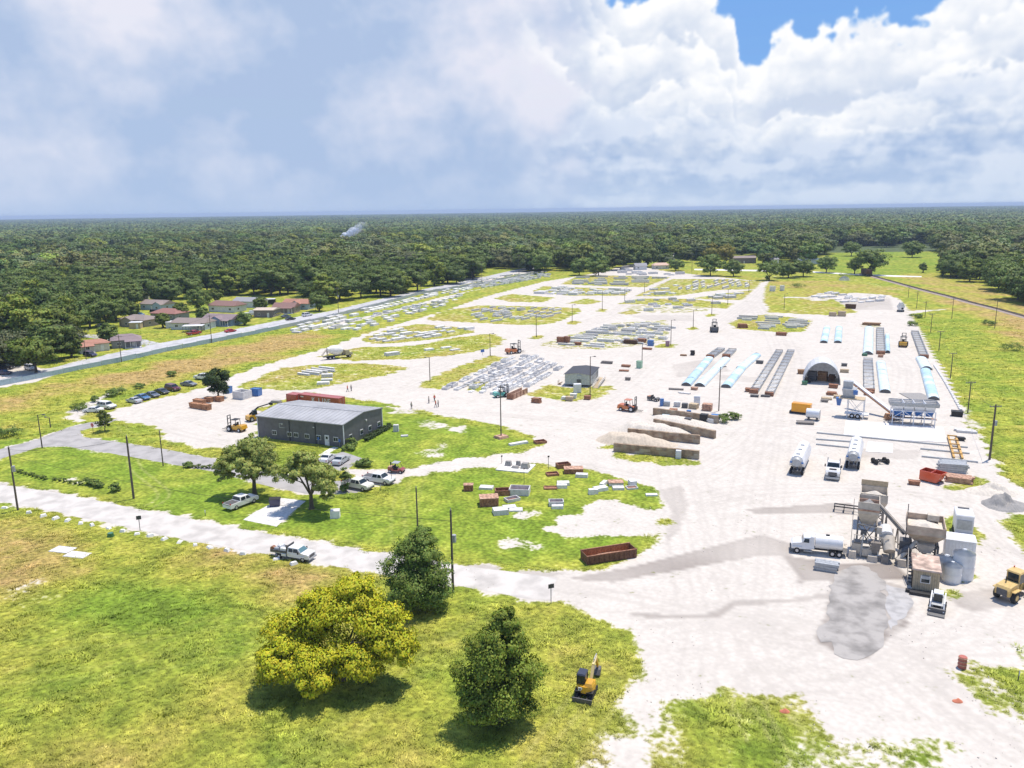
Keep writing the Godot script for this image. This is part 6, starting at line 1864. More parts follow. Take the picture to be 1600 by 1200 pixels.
	# white stones along the meadow side of the road
	for k in 19:
		var p: Vector3 = P(-83.69,-125.61).lerp(P(-42.3,-108.77), k / 14.0)
		var u := k / 18.0
		p = [P(-83.98,-125.91), P(-78.51,-123.41), P(-75.27,-121.9), P(-72.67,-120.71), P(-70.27,-119.82), P(-67.65,-118.66), P(-65.41,-117.8), P(-62.15,-116.4), P(-59.36,-115.04), P(-56.73,-113.97), P(-54.36,-113.15), P(-51.71,-111.87), P(-49.03,-110.83), P(-46.3,-109.59), P(-43.8,-108.6), P(-40.9,-107.39), P(-38.24,-106.21), P(-33.02,-104.34), P(-30.16,-102.59)][k]
		var o := part("kerb_stone", G().hex(Vector3(0, 0.14, 0), Vector3(1.0, 0.28, 0.65), Vector3(0.7, 0.28, 0.42), u * 7.0), M.concrete_white, self)
		o.position = p
		o.scale = Vector3(rng.randf_range(0.8, 1.2), rng.randf_range(0.7, 1.5), rng.randf_range(0.8, 1.2))
		tag(o, "white painted boulder in the row along the meadow side of the road", "stone", "white boulders along the road")

# ---------------------------------------------------------------- casting beds
func tarp_bed(label: String, a: Vector3, b: Vector3, w: float, pale := false) -> void:
	var L := a.distance_to(b)
	w *= 0.8
	var t := thing("covered_bed", label, "covered bed", a, atan2(-(b.z - a.z), b.x - a.x), "casting beds under blue sheets")
	part("bed", G().box(Vector3(L / 2, 0.25, 0), Vector3(L, 0.5, w * 0.9)), M.concrete_dark, t)
	var n := maxi(3, int(L / 3.5))
	var g := RandomNumberGenerator.new()
	g.seed = int(L * 100.0)
	for k in n:
		var x0 := L * k / n
		var x1 := L * (k + 1) / n + 0.12
		var q := G()
		var hh := 0.85 + g.randf_range(-0.08, 0.08)
		for j in 8:
			var s := PI * j / 8.0
			var e := PI * (j + 1) / 8.0
			var dx := g.randf_range(-0.05, 0.05)
			var f0 := Vector3(x0, 0.08 + sin(s) * hh, -cos(s) * w / 2)
			var f1 := Vector3(x0, 0.08 + sin(e) * hh, -cos(e) * w / 2)
			q.face([f0, f1, Vector3(x1, f1.y + 0.03, f1.z), Vector3(x1, f0.y + 0.03, f0.z)], Vector3(0, sin((s + e) / 2) + 0.01, -cos((s + e) / 2)))
		part("tarp_sheet", q, M.tarp_pale if (pale or g.randf() < 0.45) else M.tarp, t)
	for x in [0.02, L]:
		part("end_board", G().tube(Vector3(x - 0.05, 0.1, 0), Vector3(x + 0.05, 0.1, 0), w * 0.42, w * 0.42, 12), M.steel_dark, t).scale = Vector3(1, 0.8, 1)

func ladder_bed(label: String, a: Vector3, b: Vector3, w: float) -> void:
	var L := a.distance_to(b)
	w *= 0.75
	var t := thing("open_bed", label, "casting bed", a, atan2(-(b.z - a.z), b.x - a.x), "open casting beds with cross bars")
	for s in [-1.0, 1.0]:
		part("side_form", G().box(Vector3(L / 2, 0.45, s * w / 2), Vector3(L, 0.8, 0.14)), M.steel, t)
	part("bed", G().box(Vector3(L / 2, 0.1, 0), Vector3(L, 0.2, w - 0.14)), M.concrete_white, t)
	var n := int(L / 1.7)
	for k in n:
		part("cross_bar", G().box(Vector3(L * (k + 0.5) / n, 0.92, 0), Vector3(0.34, 0.14, w + 0.3)), M.steel if k % 3 else M.wood_grey, t)
	part("end_block", G().box(Vector3(-0.5, 0.5, 0), Vector3(0.8, 1.0, w + 0.2)), M.rust, t)

func beds() -> void:
	tarp_bed("blue-sheeted casting bed in the pair nearest the aggregate bins", P(46.83,-211.85), P(62.41,-250.61), 3.4)
	tarp_bed("blue-sheeted casting bed with a white fold, second of the pair by the bins", P(50.21,-210.83), P(67.28,-249.13), 3.6, true)
	tarp_bed("short blue-sheeted bed beside the yard lamp at the bins", P(56.72,-208.83), P(67.72,-233.51), 3.4)
	tarp_bed("ragged blue-sheeted bed beyond the short one", P(67.54,-233.52), P(78.71,-255.05), 3.6)
	ladder_bed("short open bed with cross bars behind the paired blue sheets", P(63.34,-252.79), P(70.36,-266.61), 3.0)
	ladder_bed("rusty open bed end behind the second blue sheet", P(68.64,-253.53), P(73.81,-265.07), 3.0)
	ladder_bed("long open bed of steel cross bars, the one nearer the blue sheets", P(62.28,-202.37), P(88.21,-261.45), 2.6)
	ladder_bed("long open bed of steel cross bars, the one nearer the arched shelter", P(65.26,-199.26), P(91.9,-261.16), 2.6)
	tarp_bed("long pale blue sheeted bed behind the ladder-like bed", P(114.32,-254.61), P(139.2,-310.77), 4.0, true)
	ladder_bed("open grey bed beside the long pale blue sheeted bed", P(118.79,-255.43), P(141.79,-307.1), 3.2)
	tarp_bed("blue sheet strip fallen beside the open grey bed", P(121.5,-256.4), P(137.33,-291.43), 2.0)
	ladder_bed("ladder-like open bed beside the arched shelter", P(91.49,-201.3), P(110.06,-244.81), 3.2)
	tarp_bed("round-topped blue sheeted bed in front of the conveyor", P(95.16,-200.33), P(111.58,-239.39), 3.4, true)
	ladder_bed("open barred bed along the right border of the yard", P(128.95,-247.77), P(150.63,-298.04), 3.0)
	tarp_bed("blue sheeted bed along the right border behind the batch plant", P(103.32,-192.06), P(118.89,-227.02), 3.4)
	tarp_bed("short blue sheeted bed at the bend of the right border", P(120.17,-228.82), P(126.93,-245.71), 4.0, true)
	tarp_bed("short blue sheeted bed in mid yard, the one nearer the arched shelter", P(109.02,-277.92), P(123.35,-312.28), 3.2)
	tarp_bed("short blue sheeted bed in mid yard with a loose corner", P(113.77,-277.52), P(127.93,-311.85), 3.2)
	var o := part("floor_mat", G().hex(Vector3(0, 0.08, 0), Vector3(5.5, 0.16, 7.5), Vector3(5.4, 0.16, 7.4), -0.05), M.gravel_grey, self)
	o.position = P(100.86,-195.67)
	tag(o, "grey flat mat of planks behind the batch plant bin", "mat")
	# border blocks along the field
	for k in 26:
		var f := k / 25.0
		var p: Vector3 = P(125.23,-234.32).lerp(P(115.68,-209.82), f * 2.0) if f < 0.5 else P(115.68,-209.82).lerp(P(104.41,-182.29), f * 2.0 - 1.0)
		var b := part("border_block", G().hex(Vector3(0, 0.2, 0), Vector3(1.9, 0.4, 0.6), Vector3(1.8, 0.4, 0.5)), M.concrete, self)
		b.position = p
		b.rotation.y = -1.951 + rng.randf_range(-0.1, 0.1)
		tag(b, "grey concrete border block between the yard and the right-hand field", "block", "border blocks along the field")
	# small stacks about the beds
	var S := [
		[P(43.17,-207.35), 4.0, 0.4, 1.0, "flat grey plank pile in front of the first blue sheet", "wood_grey"], [P(44.55,-202.72), 3.4, 0.3, 0.8, "pale plank pile in front of the second blue sheet", "concrete"], [P(47.99,-207.04), 1.6, 0.7, 1.2, "small pink crate in front of the blue sheets", "rust_pale"],
		[P(62.23,-203.87), 3.4, 0.9, 1.5, "dark red form box at the near end of the long open bed", "rust"], [P(61.17,-198.08), 2.0, 0.5, 1.0, "black box in front of the dark red form box", "steel_dark"], [P(63.87,-197.91), 2.4, 0.5, 1.0, "dark form pieces at the end of the second open bed", "steel_dark"],
		[P(58.74,-257.78), 1.4, 1.6, 1.2, "black machine pair on the grey apron behind the beds", "black"], [P(55.63,-256.84), 2.4, 0.5, 1.0, "brown timber bundle on the grey apron", "wood"], [P(75.79,-242.03), 2.0, 0.9, 1.2, "grey bin right of the ragged blue sheet", "steel_dark"],
		[P(82.95,-225.8), 2.4, 1.2, 1.4, "brown crate outside the arched shelter", "wood"], [P(95.43,-226.79), 2.6, 1.0, 1.2, "timber pallet pile beside the arched shelter", "wood_pale"], [P(99.25,-236.2), 1.6, 0.8, 1.0, "grey crate behind the timber pallet pile", "steel_dark"], [P(84.57,-207.06), 2.2, 1.0, 1.4, "maroon box in front of the arched shelter", "rust"], [P(78.54,-211.42), 1.4, 1.0, 1.0, "green drum box at the corner of the arched shelter", "green_box"],
		[P(81.09,-199.01), 2.8, 0.8, 1.8, "rusty plate pile at the foot of the conveyor", "rust"], [P(77.96,-194.26), 2.4, 0.5, 1.8, "timber offcuts by the orange generator", "wood_pale"], [P(76.32,-191.64), 1.8, 0.6, 1.2, "grey scrap by the orange generator", "wood_grey"], [P(81.29,-195.45), 2.2, 0.7, 1.4, "yellowish crates under the conveyor head", "wood_pale"],
		[P(90.1,-198.46), 2.2, 1.0, 1.6, "rusty block at the near end of the ladder-like bed", "rust"], [P(116.29,-249.86), 1.6, 0.8, 1.2, "orange-brown block between the two rows of beds", "rust_pale"], [P(112.36,-252.44), 1.6, 0.9, 1.2, "dark green machine at the end of the pale blue bed", "green_box"],
		[P(143.9,-319.2), 7.0, 1.0, 2.4, "heap of dark and yellow scrap behind the beds", "wood"], [P(139.35,-347.39), 3.2, 1.8, 2.0, "first orange timber stack at the back lane", "wood_pale"], [P(143.07,-346.99), 3.4, 2.2, 2.0, "taller orange timber stack at the back lane", "wood_pale"], [P(157.72,-373.06), 4.6, 2.0, 2.0, "dark brown tank on the back lawn", "rust_dark"],
		[P(100.33,-296.31), 4.0, 1.2, 2.2, "rusty stack at the corner of the weedy island", "rust"], [P(91.68,-317.07), 4.0, 1.6, 2.4, "red-brown frame stack by the right lane", "rust"],
		[P(17.73,-287.11), 2.6, 2.0, 1.6, "rusty open bin facing the sandy block patch", "rust"], [P(20.02,-286.92), 2.0, 2.2, 1.6, "tall rusty bin beside the open one", "rust"], [P(23.45,-281.01), 2.4, 1.0, 1.4, "low rusty bin at the edge of the sandy block patch", "rust"],
		[P(42.15,-282.21), 5.0, 1.4, 2.0, "dark rusty pipe stack at the corner of the sandy block patch", "rust_dark"], [P(46.62,-284.64), 3.0, 1.4, 2.0, "rusty frames next to the dark pipe stack", "rust"], [P(48.61,-277.54), 2.2, 2.0, 1.6, "blue drum pile by the sandy block patch", "blue_box"], [P(45.99,-269.85), 3.6, 0.6, 1.4, "rusty plates in front of the blue drum pile", "rust"], [P(54.07,-275.74), 1.4, 1.8, 1.2, "purple-pink crate on the grass islet", "pink_box"],
		[P(38.31,-237.58), 1.6, 2.2, 1.2, "light green cabinet beside the yard lamp", "green_pale"], [P(34.59,-239.87), 2.6, 0.6, 1.4, "brown plates near the light green cabinet", "rust"], [P(33.06,-233.04), 2.8, 0.4, 1.2, "red-brown beam bundle near the light green cabinet", "rust"], [P(29.43,-245.45), 3.4, 0.8, 1.2, "dark beam pieces behind the site office", "wood_grey"], [P(32.37,-220.31), 1.4, 0.8, 0.9, "small dark crate past the ramp", "wood_grey"],
		[P(5.99,-195.1), 2.6, 1.2, 1.4, "rusty and yellow hopper frame on the sand", "rust"], [P(18.98,-197.79), 1.6, 1.0, 1.4, "rusty scrap bin by the site office lamp", "rust"], [P(14.38,-196.67), 1.8, 1.1, 1.2, "pale pallets in front of the tool cabinet", "wood_pale"], [P(15.56,-199.41), 1.6, 1.2, 1.2, "white sacks in front of the tool cabinet", "concrete_white"], [P(13.2,-198.13), 1.6, 0.8, 1.2, "broken white pieces beside the white sacks", "concrete_white"],
		[P(-77.65,-193.93), 5.2, 1.3, 1.4, "long row of orange timber crates in the car park", "wood_crate"], [P(-75.22,-192.48), 2.6, 1.4, 1.4, "end crate of the orange timber row", "wood_crate"], [P(-79.14,-198.72), 3.4, 1.2, 1.4, "timber crates behind the long orange row", "wood_crate"], [P(-77.43,-200.71), 2.0, 1.3, 1.4, "single orange crate under the cedar", "wood_crate"], [P(-75.01,-201.27), 2.0, 1.3, 1.4, "orange crate between the cedar and the concrete box", "wood_crate"],
		[P(-67.36,-207.35), 2.4, 2.0, 1.8, "bright blue skip on the grass by the concrete box", "blue_box"], [P(-76,-210.92), 1.6, 1.8, 1.6, "blue tank behind the cedar", "blue_box"], [P(-59.76,-198.97), 3.0, 0.6, 1.4, "grey slab pile behind the office", "concrete_dark"],
		[P(79.13,-138.52), 5.0, 1.6, 3.0, "stack of grey steel sections at the yard edge", "steel"], [P(76.98,-132.65), 4.6, 1.0, 2.6, "pale frame stack in the weeds by the grey steel stack", "rust_pale"], [P(68.69,-131.33), 1.8, 0.7, 1.0, "small rust-brown block beside the orange skip", "rust"],
		[P(41.22,-98.74), 3.2, 1.1, 1.5, "dusty steel trough lying in the wet sand", "steel"], [P(40.68,-99.54), 1.6, 0.5, 1.0, "broken slab behind the dusty trough", "concrete_dark"], [P(49.91,-91.42), 3.4, 0.4, 1.1, "dark grate lying by the tan shed", "black"],
		[P(100.55,-176.54), 2.4, 1.2, 1.6, "black tank piece at the field edge by the batch plant", "black"], [P(95.16,-163.38), 4.6, 0.5, 2.0, "pale blue-grey slab pile at the field edge", "concrete"], [P(90.79,-157.33), 1.8, 0.7, 1.2, "dark valve block beside the yellow frame", "black"],
	]
	paint("green_box", 0.03, 0.16, 0.08)
	paint("blue_box", 0.03, 0.15, 0.42)
	paint("pink_box", 0.35, 0.2, 0.3)
	mat("green_pale", lin(0.36, 0.55, 0.40), 0.7, 0.0, grime, 0.3)
	mat("wood_crate", lin(0.42, 0.24, 0.14), 0.9, 0.0, rustmap, 0.5)
	for a in S:
		stack(a[4], a[0], a[1], a[2], a[3], M[a[5]])

# a pile of layered pieces
func stack(label: String, at: Vector3, L: float, H: float, W: float, m: Material) -> void:
	var t := thing("stacked_material", label, "stack", at, YARD + rng.randf_range(-0.15, 0.15))
	var n := clampi(int(H / 0.3), 1, 4)
	if "crate" in label or "box" in label or "cabinet" in label or "bin" in label or "skip" in label or "tank" in label:
		part("body", G().hex(Vector3(0, H * 0.47, 0), Vector3(L * 0.94, H * 0.94, W * 0.94), Vector3(L, H * 0.94, W)), m, t)
		part("rim", G().box(Vector3(0, H - 0.05, W / 2), Vector3(L + 0.1, 0.1, 0.1)).box(Vector3(0, H - 0.05, -W / 2), Vector3(L + 0.1, 0.1, 0.1)).box(Vector3(L / 2, H - 0.05, 0), Vector3(0.1, 0.1, W)).box(Vector3(-L / 2, H - 0.05, 0), Vector3(0.1, 0.1, W)), m, t)
		for s in [-0.3, 0.3]:
			part("runner", G().box(Vector3(L * s, H * 0.5, W / 2 + 0.03), Vector3(0.14, H * 0.9, 0.08)), m, t)
		return
	for k in n:
		var rows := maxi(2, int(W / 0.5))
		for j in rows:
			part("piece", G().box(Vector3(rng.randf_range(-0.12, 0.12) * L * 0.5, H * (k + 0.5) / n, -W / 2 + W * (j + 0.5) / rows), Vector3(L * rng.randf_range(0.75, 1.0), H / n * 0.9, W / rows * 0.88), rng.randf_range(-0.04, 0.04)), m, t)

# ---------------------------------------------------------------- aggregate bins
func heap_mesh(L: float, W: float, H: float, seed_: int, peak := Vector2(0.5, 0.5), rough := 0.25, steep := 1.0) -> Geo:
	var f := FastNoiseLite.new()
	f.seed = seed_
	f.frequency = 0.35
	var g := G()
	var n := 26
	var k0 := 0
	for i in n + 1:
		for j in n + 1:
			var u := float(i) / n
			var v := float(j) / n
			var d := Vector2((u - peak.x) / (peak.x if u < peak.x else 1.0 - peak.x), (v - peak.y) / (peak.y if v < peak.y else 1.0 - peak.y)).length()
			var p := Vector3((u - 0.5) * L, 0, (v - 0.5) * W)
			p.y = minf(1.0, maxf(0.0, 1.0 - d) * steep) * H * (1.0 + rough * f.get_noise_2d(p.x, p.z) * 2.0) + (0.04 if d < 1.0 else -0.05)
			g.v.append(p)
			g.n.append(Vector3.UP)
			g.c.append(Color.WHITE)
	for i in n:
		for j in n:
			var a := k0 + i * (n + 1) + j
			g.ix.append_array([a, a + n + 1, a + 1, a + 1, a + n + 1, a + n + 2])
	for i in n + 1:
		for j in n + 1:
			var a := i * (n + 1) + j
			var dx := g.v[mini(i + 1, n) * (n + 1) + j] - g.v[maxi(i - 1, 0) * (n + 1) + j]
			var dz := g.v[i * (n + 1) + mini(j + 1, n)] - g.v[i * (n + 1) + maxi(j - 1, 0)]
			g.n[a] = dz.cross(dx).normalized()
	return g

func bin_wall(label: String, a: Vector3, b: Vector3, h: float) -> void:
	a.y = 0.0
	b.y = 0.0
	var L := a.distance_to(b)
	var t := thing("bin_wall", label, "wall", a, atan2(-(b.z - a.z), b.x - a.x), "walls of the aggregate bins")
	var n := int(L / 1.9)
	for r in 3:
		for k in n + (r % 2):
			var x0 := maxf(0.0, L / n * (k - 0.5 * (r % 2)))
			var x1 := minf(L, L / n * (k + 1 - 0.5 * (r % 2)))
			part("block", G().hex(Vector3((x0 + x1) / 2, h / 3 * (r + 0.5), 0), Vector3(x1 - x0 - 0.03, h / 3 - 0.025, 0.7), Vector3(x1 - x0 - 0.05, h / 3 - 0.025, 0.68)), M.concrete_old if (k * 7 + r * 3) % 5 < 4 else M.old_b, t)

func bins() -> void:
	mat('old_b', lin(0.40, 0.36, 0.30), 0.95, 0.0, rustmap, 0.1)
	bin_wall("stained front wall of the aggregate bins above the green weeds", P(19.94,-153.16), P(35.51,-147.23), 1.7)
	bin_wall("long stained middle wall of the aggregate bins", P(24.21,-163.55), P(37.99,-157.45), 1.8)
	bin_wall("short brown wall behind the middle wall of the aggregate bins", P(31.12,-171.52), P(41.99,-160.99), 1.7)
	bin_wall("dark rear wall of the aggregate bins under the crates", P(32.7,-181.39), P(45.69,-172.97), 1.7)
	for a in [["pale sand heap between the front walls of the bins", P(25.44,-159.14), -0.365, 17.0, 7.0, 1.5, 0.3, "tan_pile"], ["white sand heap in the second bin", P(30.4,-167.19), -0.365, 17.0, 8.0, 1.5, 0.35, "sand_pile"], ["low white sand spread in the rear bin", P(37.2,-174.86), -0.535, 16.0, 7.0, 0.9, 0.4, "sand_pile"]]:
		var o := part("sand_heap", heap_mesh(a[3], a[4], a[5], 3, Vector2(a[6], 0.5), 0.15, 2.0), M[a[7]], self)
		o.position = a[1]
		o.rotation.y = a[2]
		tag(o, a[0], "sand heap")
	var K := [
		[P(36.26,-190), 1.0, 1.7, "drum", "blue_box", "bright blue drum behind the dark rear bin wall"], [P(37.49,-189.93), 1.6, 1.1, "crate", "steel", "grey cage crate beside the bright blue drum"], [P(39.81,-189.15), 1.6, 1.2, "crate", "concrete", "pale crate behind the middle of the rear bin wall"], [P(41.37,-187.77), 1.5, 1.1, "crate", "steel_dark", "grey-violet crate behind the rear bin wall"],
		[P(43.36,-187.02), 2.2, 1.2, "crate", "wood_pale", "yellow timber stack at the rear bin wall"], [P(44.98,-190.81), 1.6, 2.2, "crate", "steel_white", "white tank crate behind the yellow timber stack"], [P(46.08,-184.98), 2.4, 1.6, "crate", "rust_pale", "rusty mixer frame by the yard lamp"],
		[P(34.51,-181.35), 1.2, 1.3, "drum", "green_box", "green drum inside the rear bin"], [P(34.99,-178.39), 1.8, 0.7, "crate", "tarp", "pale blue sheeted crate inside the rear bin"], [P(37.78,-183.59), 2.0, 0.8, "crate", "rust", "rusty tray inside the rear bin"], [P(40.32,-178.68), 1.1, 1.6, "drum", "blue_box", "blue drum standing on the bin wall"],
		[P(39.09,-173.64), 1.6, 1.2, "crate", "steel_dark", "grey-violet tote beside the blue drum in the bin"], [P(41.1,-176.9), 1.4, 1.4, "crate", "wood_pale", "peach timber crate in the rear bin"], [P(42.87,-174.55), 1.9, 1.8, "crate", "black", "black cage crate with white sacks in the rear bin"], [P(44.15,-173.93), 1.6, 1.0, "crate", "concrete_white", "white sacks at the end of the rear bin"], [P(46.11,-177.21), 2.2, 0.9, "crate", "blue_box", "blue-violet scrap at the end of the rear bin"],
		[P(31.69,-147.96), 1.1, 1.6, "crate", "steel_white", "white control box in the weeds before the front bin wall"], [P(34.73,-147.82), 0.9, 1.3, "crate", "steel", "grey pump box at the corner of the front bin wall"],
	]
	for a in K:
		var t := thing("drum" if a[3] == "drum" else "cage_crate", a[5], "drum" if a[3] == "drum" else "crate", a[0], YARD + rng.randf_range(-0.2, 0.2))
		if a[3] == "drum":
			part("body", G().tube(Vector3.ZERO, Vector3(0, a[2], 0), a[1] / 2, a[1] / 2, 12), M[a[4]], t)
			part("lid", G().tube(Vector3(0, a[2], 0), Vector3(0, a[2] + 0.06, 0), a[1] / 2 + 0.03, a[1] / 2 - 0.05, 12), M[a[4]], t)
		else:
			part("body", G().box(Vector3(0, a[2] / 2, 0), Vector3(a[1] * 0.9, a[2], a[1] * 0.75)), M[a[4]], t)
			for s in [-0.3, 0.0, 0.3]:
				part("slat", G().box(Vector3(0, a[2] * (0.5 + s), a[1] * 0.4), Vector3(a[1], 0.12, 0.08)), M[a[4]], t)

# ---------------------------------------------------------------- plant
func frame_tower(t: Node3D, L: float, W: float, H: float, m: Material, r := 0.2) -> void:
	for x in [-L / 2, L / 2]:
		for z in [-W / 2, W / 2]:
			part("leg", G().box(Vector3(x, H / 2, z), Vector3(r, H, r)), m, t)
	for s in [-1.0, 1.0]:
		part("brace", G().bar(Vector3(-L / 2, 0.2, s * W / 2), Vector3(L / 2, H - 0.2, s * W / 2), r * 0.55).bar(Vector3(L / 2, 0.2, s * W / 2), Vector3(-L / 2, H - 0.2, s * W / 2), r * 0.55), m, t)
		part("cross_beam", G().box(Vector3(0, H - 0.1, s * W / 2), Vector3(L, 0.2, r * 0.8)).box(Vector3(s * L / 2, H - 0.1, 0), Vector3(r * 0.8, 0.2, W)), m, t)

func open_hopper(t: Node3D, y0: float, y1: float, y2: float, top: Vector2, bot: Vector2, m: Material, name_ := "hopper_bin") -> void:
	var g := G()
	g.hex(Vector3(0, (y0 + y1) / 2, 0), Vector3(bot.x, y1 - y0, bot.y), Vector3(top.x, y1 - y0, top.y))
	var w := 0.1
	for s in [-1.0, 1.0]:
		g.box(Vector3(0, (y1 + y2) / 2, s * (top.y / 2 - w / 2)), Vector3(top.x, y2 - y1, w))
		g.box(Vector3(s * (top.x / 2 - w / 2), (y1 + y2) / 2, 0), Vector3(w, y2 - y1, top.y - 2 * w))
	part(name_, g, m, t)

func old_plant() -> void:
	# two-bin tower over the loading bay
	var a := thing("batching_tower", "dusty tan batching tower with two stepped hoppers over the mixer bay", "hopper tower", P(49.01,-105.05), YARD)
	frame_tower(a, 2.4, 3.0, 4.2, M.dusty_dark, 0.22)
	var h1 := G().hex(Vector3(0, 4.9, 0), Vector3(1.5, 1.8, 1.6), Vector3(2.7, 1.8, 3.4))
	for s in [-1.0, 1.0]:
		h1.box(Vector3(0, 6.6, s * 1.65), Vector3(2.7, 1.6, 0.1)).box(Vector3(s * 1.3, 6.6, 0), Vector3(0.1, 1.6, 3.2))
	part("hopper_bin", h1, M.dusty, a)
	var fill_ := part("bin_fill", heap_mesh(2.5, 3.2, 0.9, 8), M.gravel_grey, a)
	fill_.position = Vector3(0, 6.5, 0)
	part("rust_band", G().box(Vector3(0, 6.3, 1.74), Vector3(2.7, 0.25, 0.06)), M.rust_pale, a)
	part("divider", G().box(Vector3(0, 6.9, 0), Vector3(2.5, 0.9, 0.12)), M.rust_pale, a)
	part("mixer_drum", G().tube(Vector3(2.6, 2.9, 2.0), Vector3(2.9, 1.5, 3.4), 0.95, 0.75, 14), M.dusty, a)
	part("mixer_drum", G().tube(Vector3(2.2, 3.8, 0.8), Vector3(2.4, 3.2, 2.2), 0.8, 0.9, 14), M.steel_white, a)
	part("walkway", G().box(Vector3(0.6, 2.1, 2.6), Vector3(4.4, 0.12, 1.1)), M.dusty_dark, a)
	for k in 6:
		part("rail_post", G().box(Vector3(-1.5 + k * 0.84, 2.65, 3.1), Vector3(0.06, 1.0, 0.06)), M.dusty, a)
	part("handrail", G().box(Vector3(0.6, 3.15, 3.1), Vector3(4.4, 0.07, 0.07)), M.dusty, a)
	part("motor", G().box(Vector3(-1.2, 1.2, 2.6), Vector3(1.2, 1.4, 1.0)).box(Vector3(0.2, 0.9, 2.9), Vector3(1.2, 1.0, 0.9)), M.dusty, a)
	part("chute", G().hex(Vector3(1.2, 1.6, 2.9), Vector3(0.8, 1.8, 0.8), Vector3(1.3, 1.8, 1.3)), M.dusty_dark, a)
	part("pipe", G().tube(Vector3(-0.6, 0.2, 3.3), Vector3(-0.4, 3.4, 3.2), 0.09, 0.09, 8).tube(Vector3(0.4, 0.3, 3.4), Vector3(1.9, 0.9, 3.6), 0.1, 0.1, 8), M.steel, a)
	for q in [[-1.6, 0.5, 3.6, 1.0, 1.0, 0.9, "dusty"], [0.9, 0.4, 3.9, 1.3, 0.8, 0.8, "dusty"], [2.4, 0.5, 3.6, 0.9, 1.0, 1.1, "dusty_dark"], [3.3, 0.7, 1.6, 0.8, 1.4, 0.9, "steel"], [-0.4, 3.3, 2.3, 0.8, 0.7, 0.7, "steel_dark"], [1.5, 3.9, 2.2, 0.7, 0.9, 0.6, "dusty"]]:
		part("machine_housing", G().hex(Vector3(q[0], q[1], q[2]), Vector3(q[3], q[4], q[5]), Vector3(q[3] * 0.85, q[4], q[5] * 0.8)), M[q[6]], a)
	for q in [[-1.4, 0.3, 2.2, 3.4, 1.9, 2.4], [0.2, 1.4, 3.3, 2.8, 2.8, 2.6], [3.2, 0.2, 2.6, 3.2, 3.9, 1.0], [-1.2, 4.3, 1.7, 2.4, 3.9, 1.9], [1.5, 0.1, 3.7, 1.6, 3.2, 2.7], [2.9, 2.9, 1.0, 5.0, 1.2, 1.8]]:
		part("pipe", G().tube(Vector3(q[0], q[1], q[2]), Vector3(q[3], q[4], q[5]), 0.08, 0.08, 8), M.dusty, a)
	part("ladder", G().bar(Vector3(-1.9, 0, 1.2), Vector3(-1.9, 7.6, 1.2), 0.06).bar(Vector3(-1.9, 0, 1.7), Vector3(-1.9, 7.6, 1.7), 0.06), M.dusty_dark, a)
	var b := thing("feed_hopper", "tan square feed hopper behind the batching tower", "hopper", P(53.95,-114.27), YARD)
	frame_tower(b, 2.8, 3.0, 2.4, M.dusty_dark, 0.24)
	open_hopper(b, 2.3, 4.1, 5.3, Vector2(3.7, 4.0), Vector2(2.2, 2.2), M.dusty)
	part("bin_fill", heap_mesh(3.4, 3.7, 0.9, 9), M.sand_pile, b).position = Vector3(0, 4.3, 0)
	part("back_plate", G().box(Vector3(0, 5.7, -2.06), Vector3(3.7, 0.9, 0.1)), M.wood_pale, b)
	# belt from the tower to the big hopper
	var c := thing("belt_conveyor", "long thin conveyor belt sloping from the batching tower to the big hopper", "conveyor", Vector3.ZERO)
	var p: Vector3 = P(52.21,-109.45) + Vector3(0, 5.2, 0)
	var q: Vector3 = P(54.09,-104.45) + Vector3(0, 2.4, 0)
	part("belt", G().bar(p, q, 0.8, 0.12), M.steel_dark, c)
	for s in [-0.42, 0.42]:
		part("side_rail", G().bar(p + Vector3(0, 0.1, s), q + Vector3(0, 0.1, s), 0.1, 0.25), M.dusty, c)
	for f in [0.35, 0.75]:
		var o := p.lerp(q, f)
		part("leg", G().bar(o, Vector3(o.x, 0, o.z + 0.5), 0.12).bar(o, Vector3(o.x, 0, o.z - 0.5), 0.12), M.dusty_dark, c)
	var k2 := thing("sieve_rack", "dark rectangular frame lying against the side of the tower", "frame", P(52.45,-119.06), YARD)
	for z in [-0.6, 0.6]:
		part("rail", G().box(Vector3(0, 0.9, z), Vector3(4.4, 0.16, 0.14)), M.black, k2)
	for x in [-2.1, -0.7, 0.7, 2.1]:
		part("crosspiece", G().box(Vector3(x, 0.9, 0), Vector3(0.14, 0.14, 1.1)), M.black, k2)
		part("leg", G().box(Vector3(x, 0.42, 0.6), Vector3(0.12, 0.82, 0.12)).box(Vector3(x, 0.42, -0.6), Vector3(0.12, 0.82, 0.12)), M.black, k2)
	# the big hopper
	var h := thing("silo_hopper", "large pale dust-caked hopper on dark legs above the tan shed", "hopper", P(55.38,-101.88), YARD)
	frame_tower(h, 3.2, 3.4, 2.6, M.steel_dark, 0.26)
	open_hopper(h, 2.3, 4.2, 5.4, Vector2(4.6, 5.2), Vector2(1.6, 1.6), mat('hopper_pale', lin(0.56, 0.52, 0.46), 0.9, 0.0, rustmap, 0.1))
	part("bin_fill", heap_mesh(4.4, 4.9, 0.7, 12, Vector2(0.5, 0.7)), M.sand_pile, h).position = Vector3(0, 4.6, 0)
	part("fill_box", G().box(Vector3(1.0, 5.3, -2.0), Vector3(1.4, 0.8, 1.0)), M.dusty, h)
	part("vent_pipe", G().tube(Vector3(-2.35, 2.0, 1.6), Vector3(-2.35, 8.0, 1.6), 0.06, 0.06, 6), M.steel_dark, h)
	part("gate", G().hex(Vector3(0.1, 2.1, 1.2), Vector3(1.4, 1.2, 1.2), Vector3(2.2, 1.4, 1.8)), M.dusty, h)
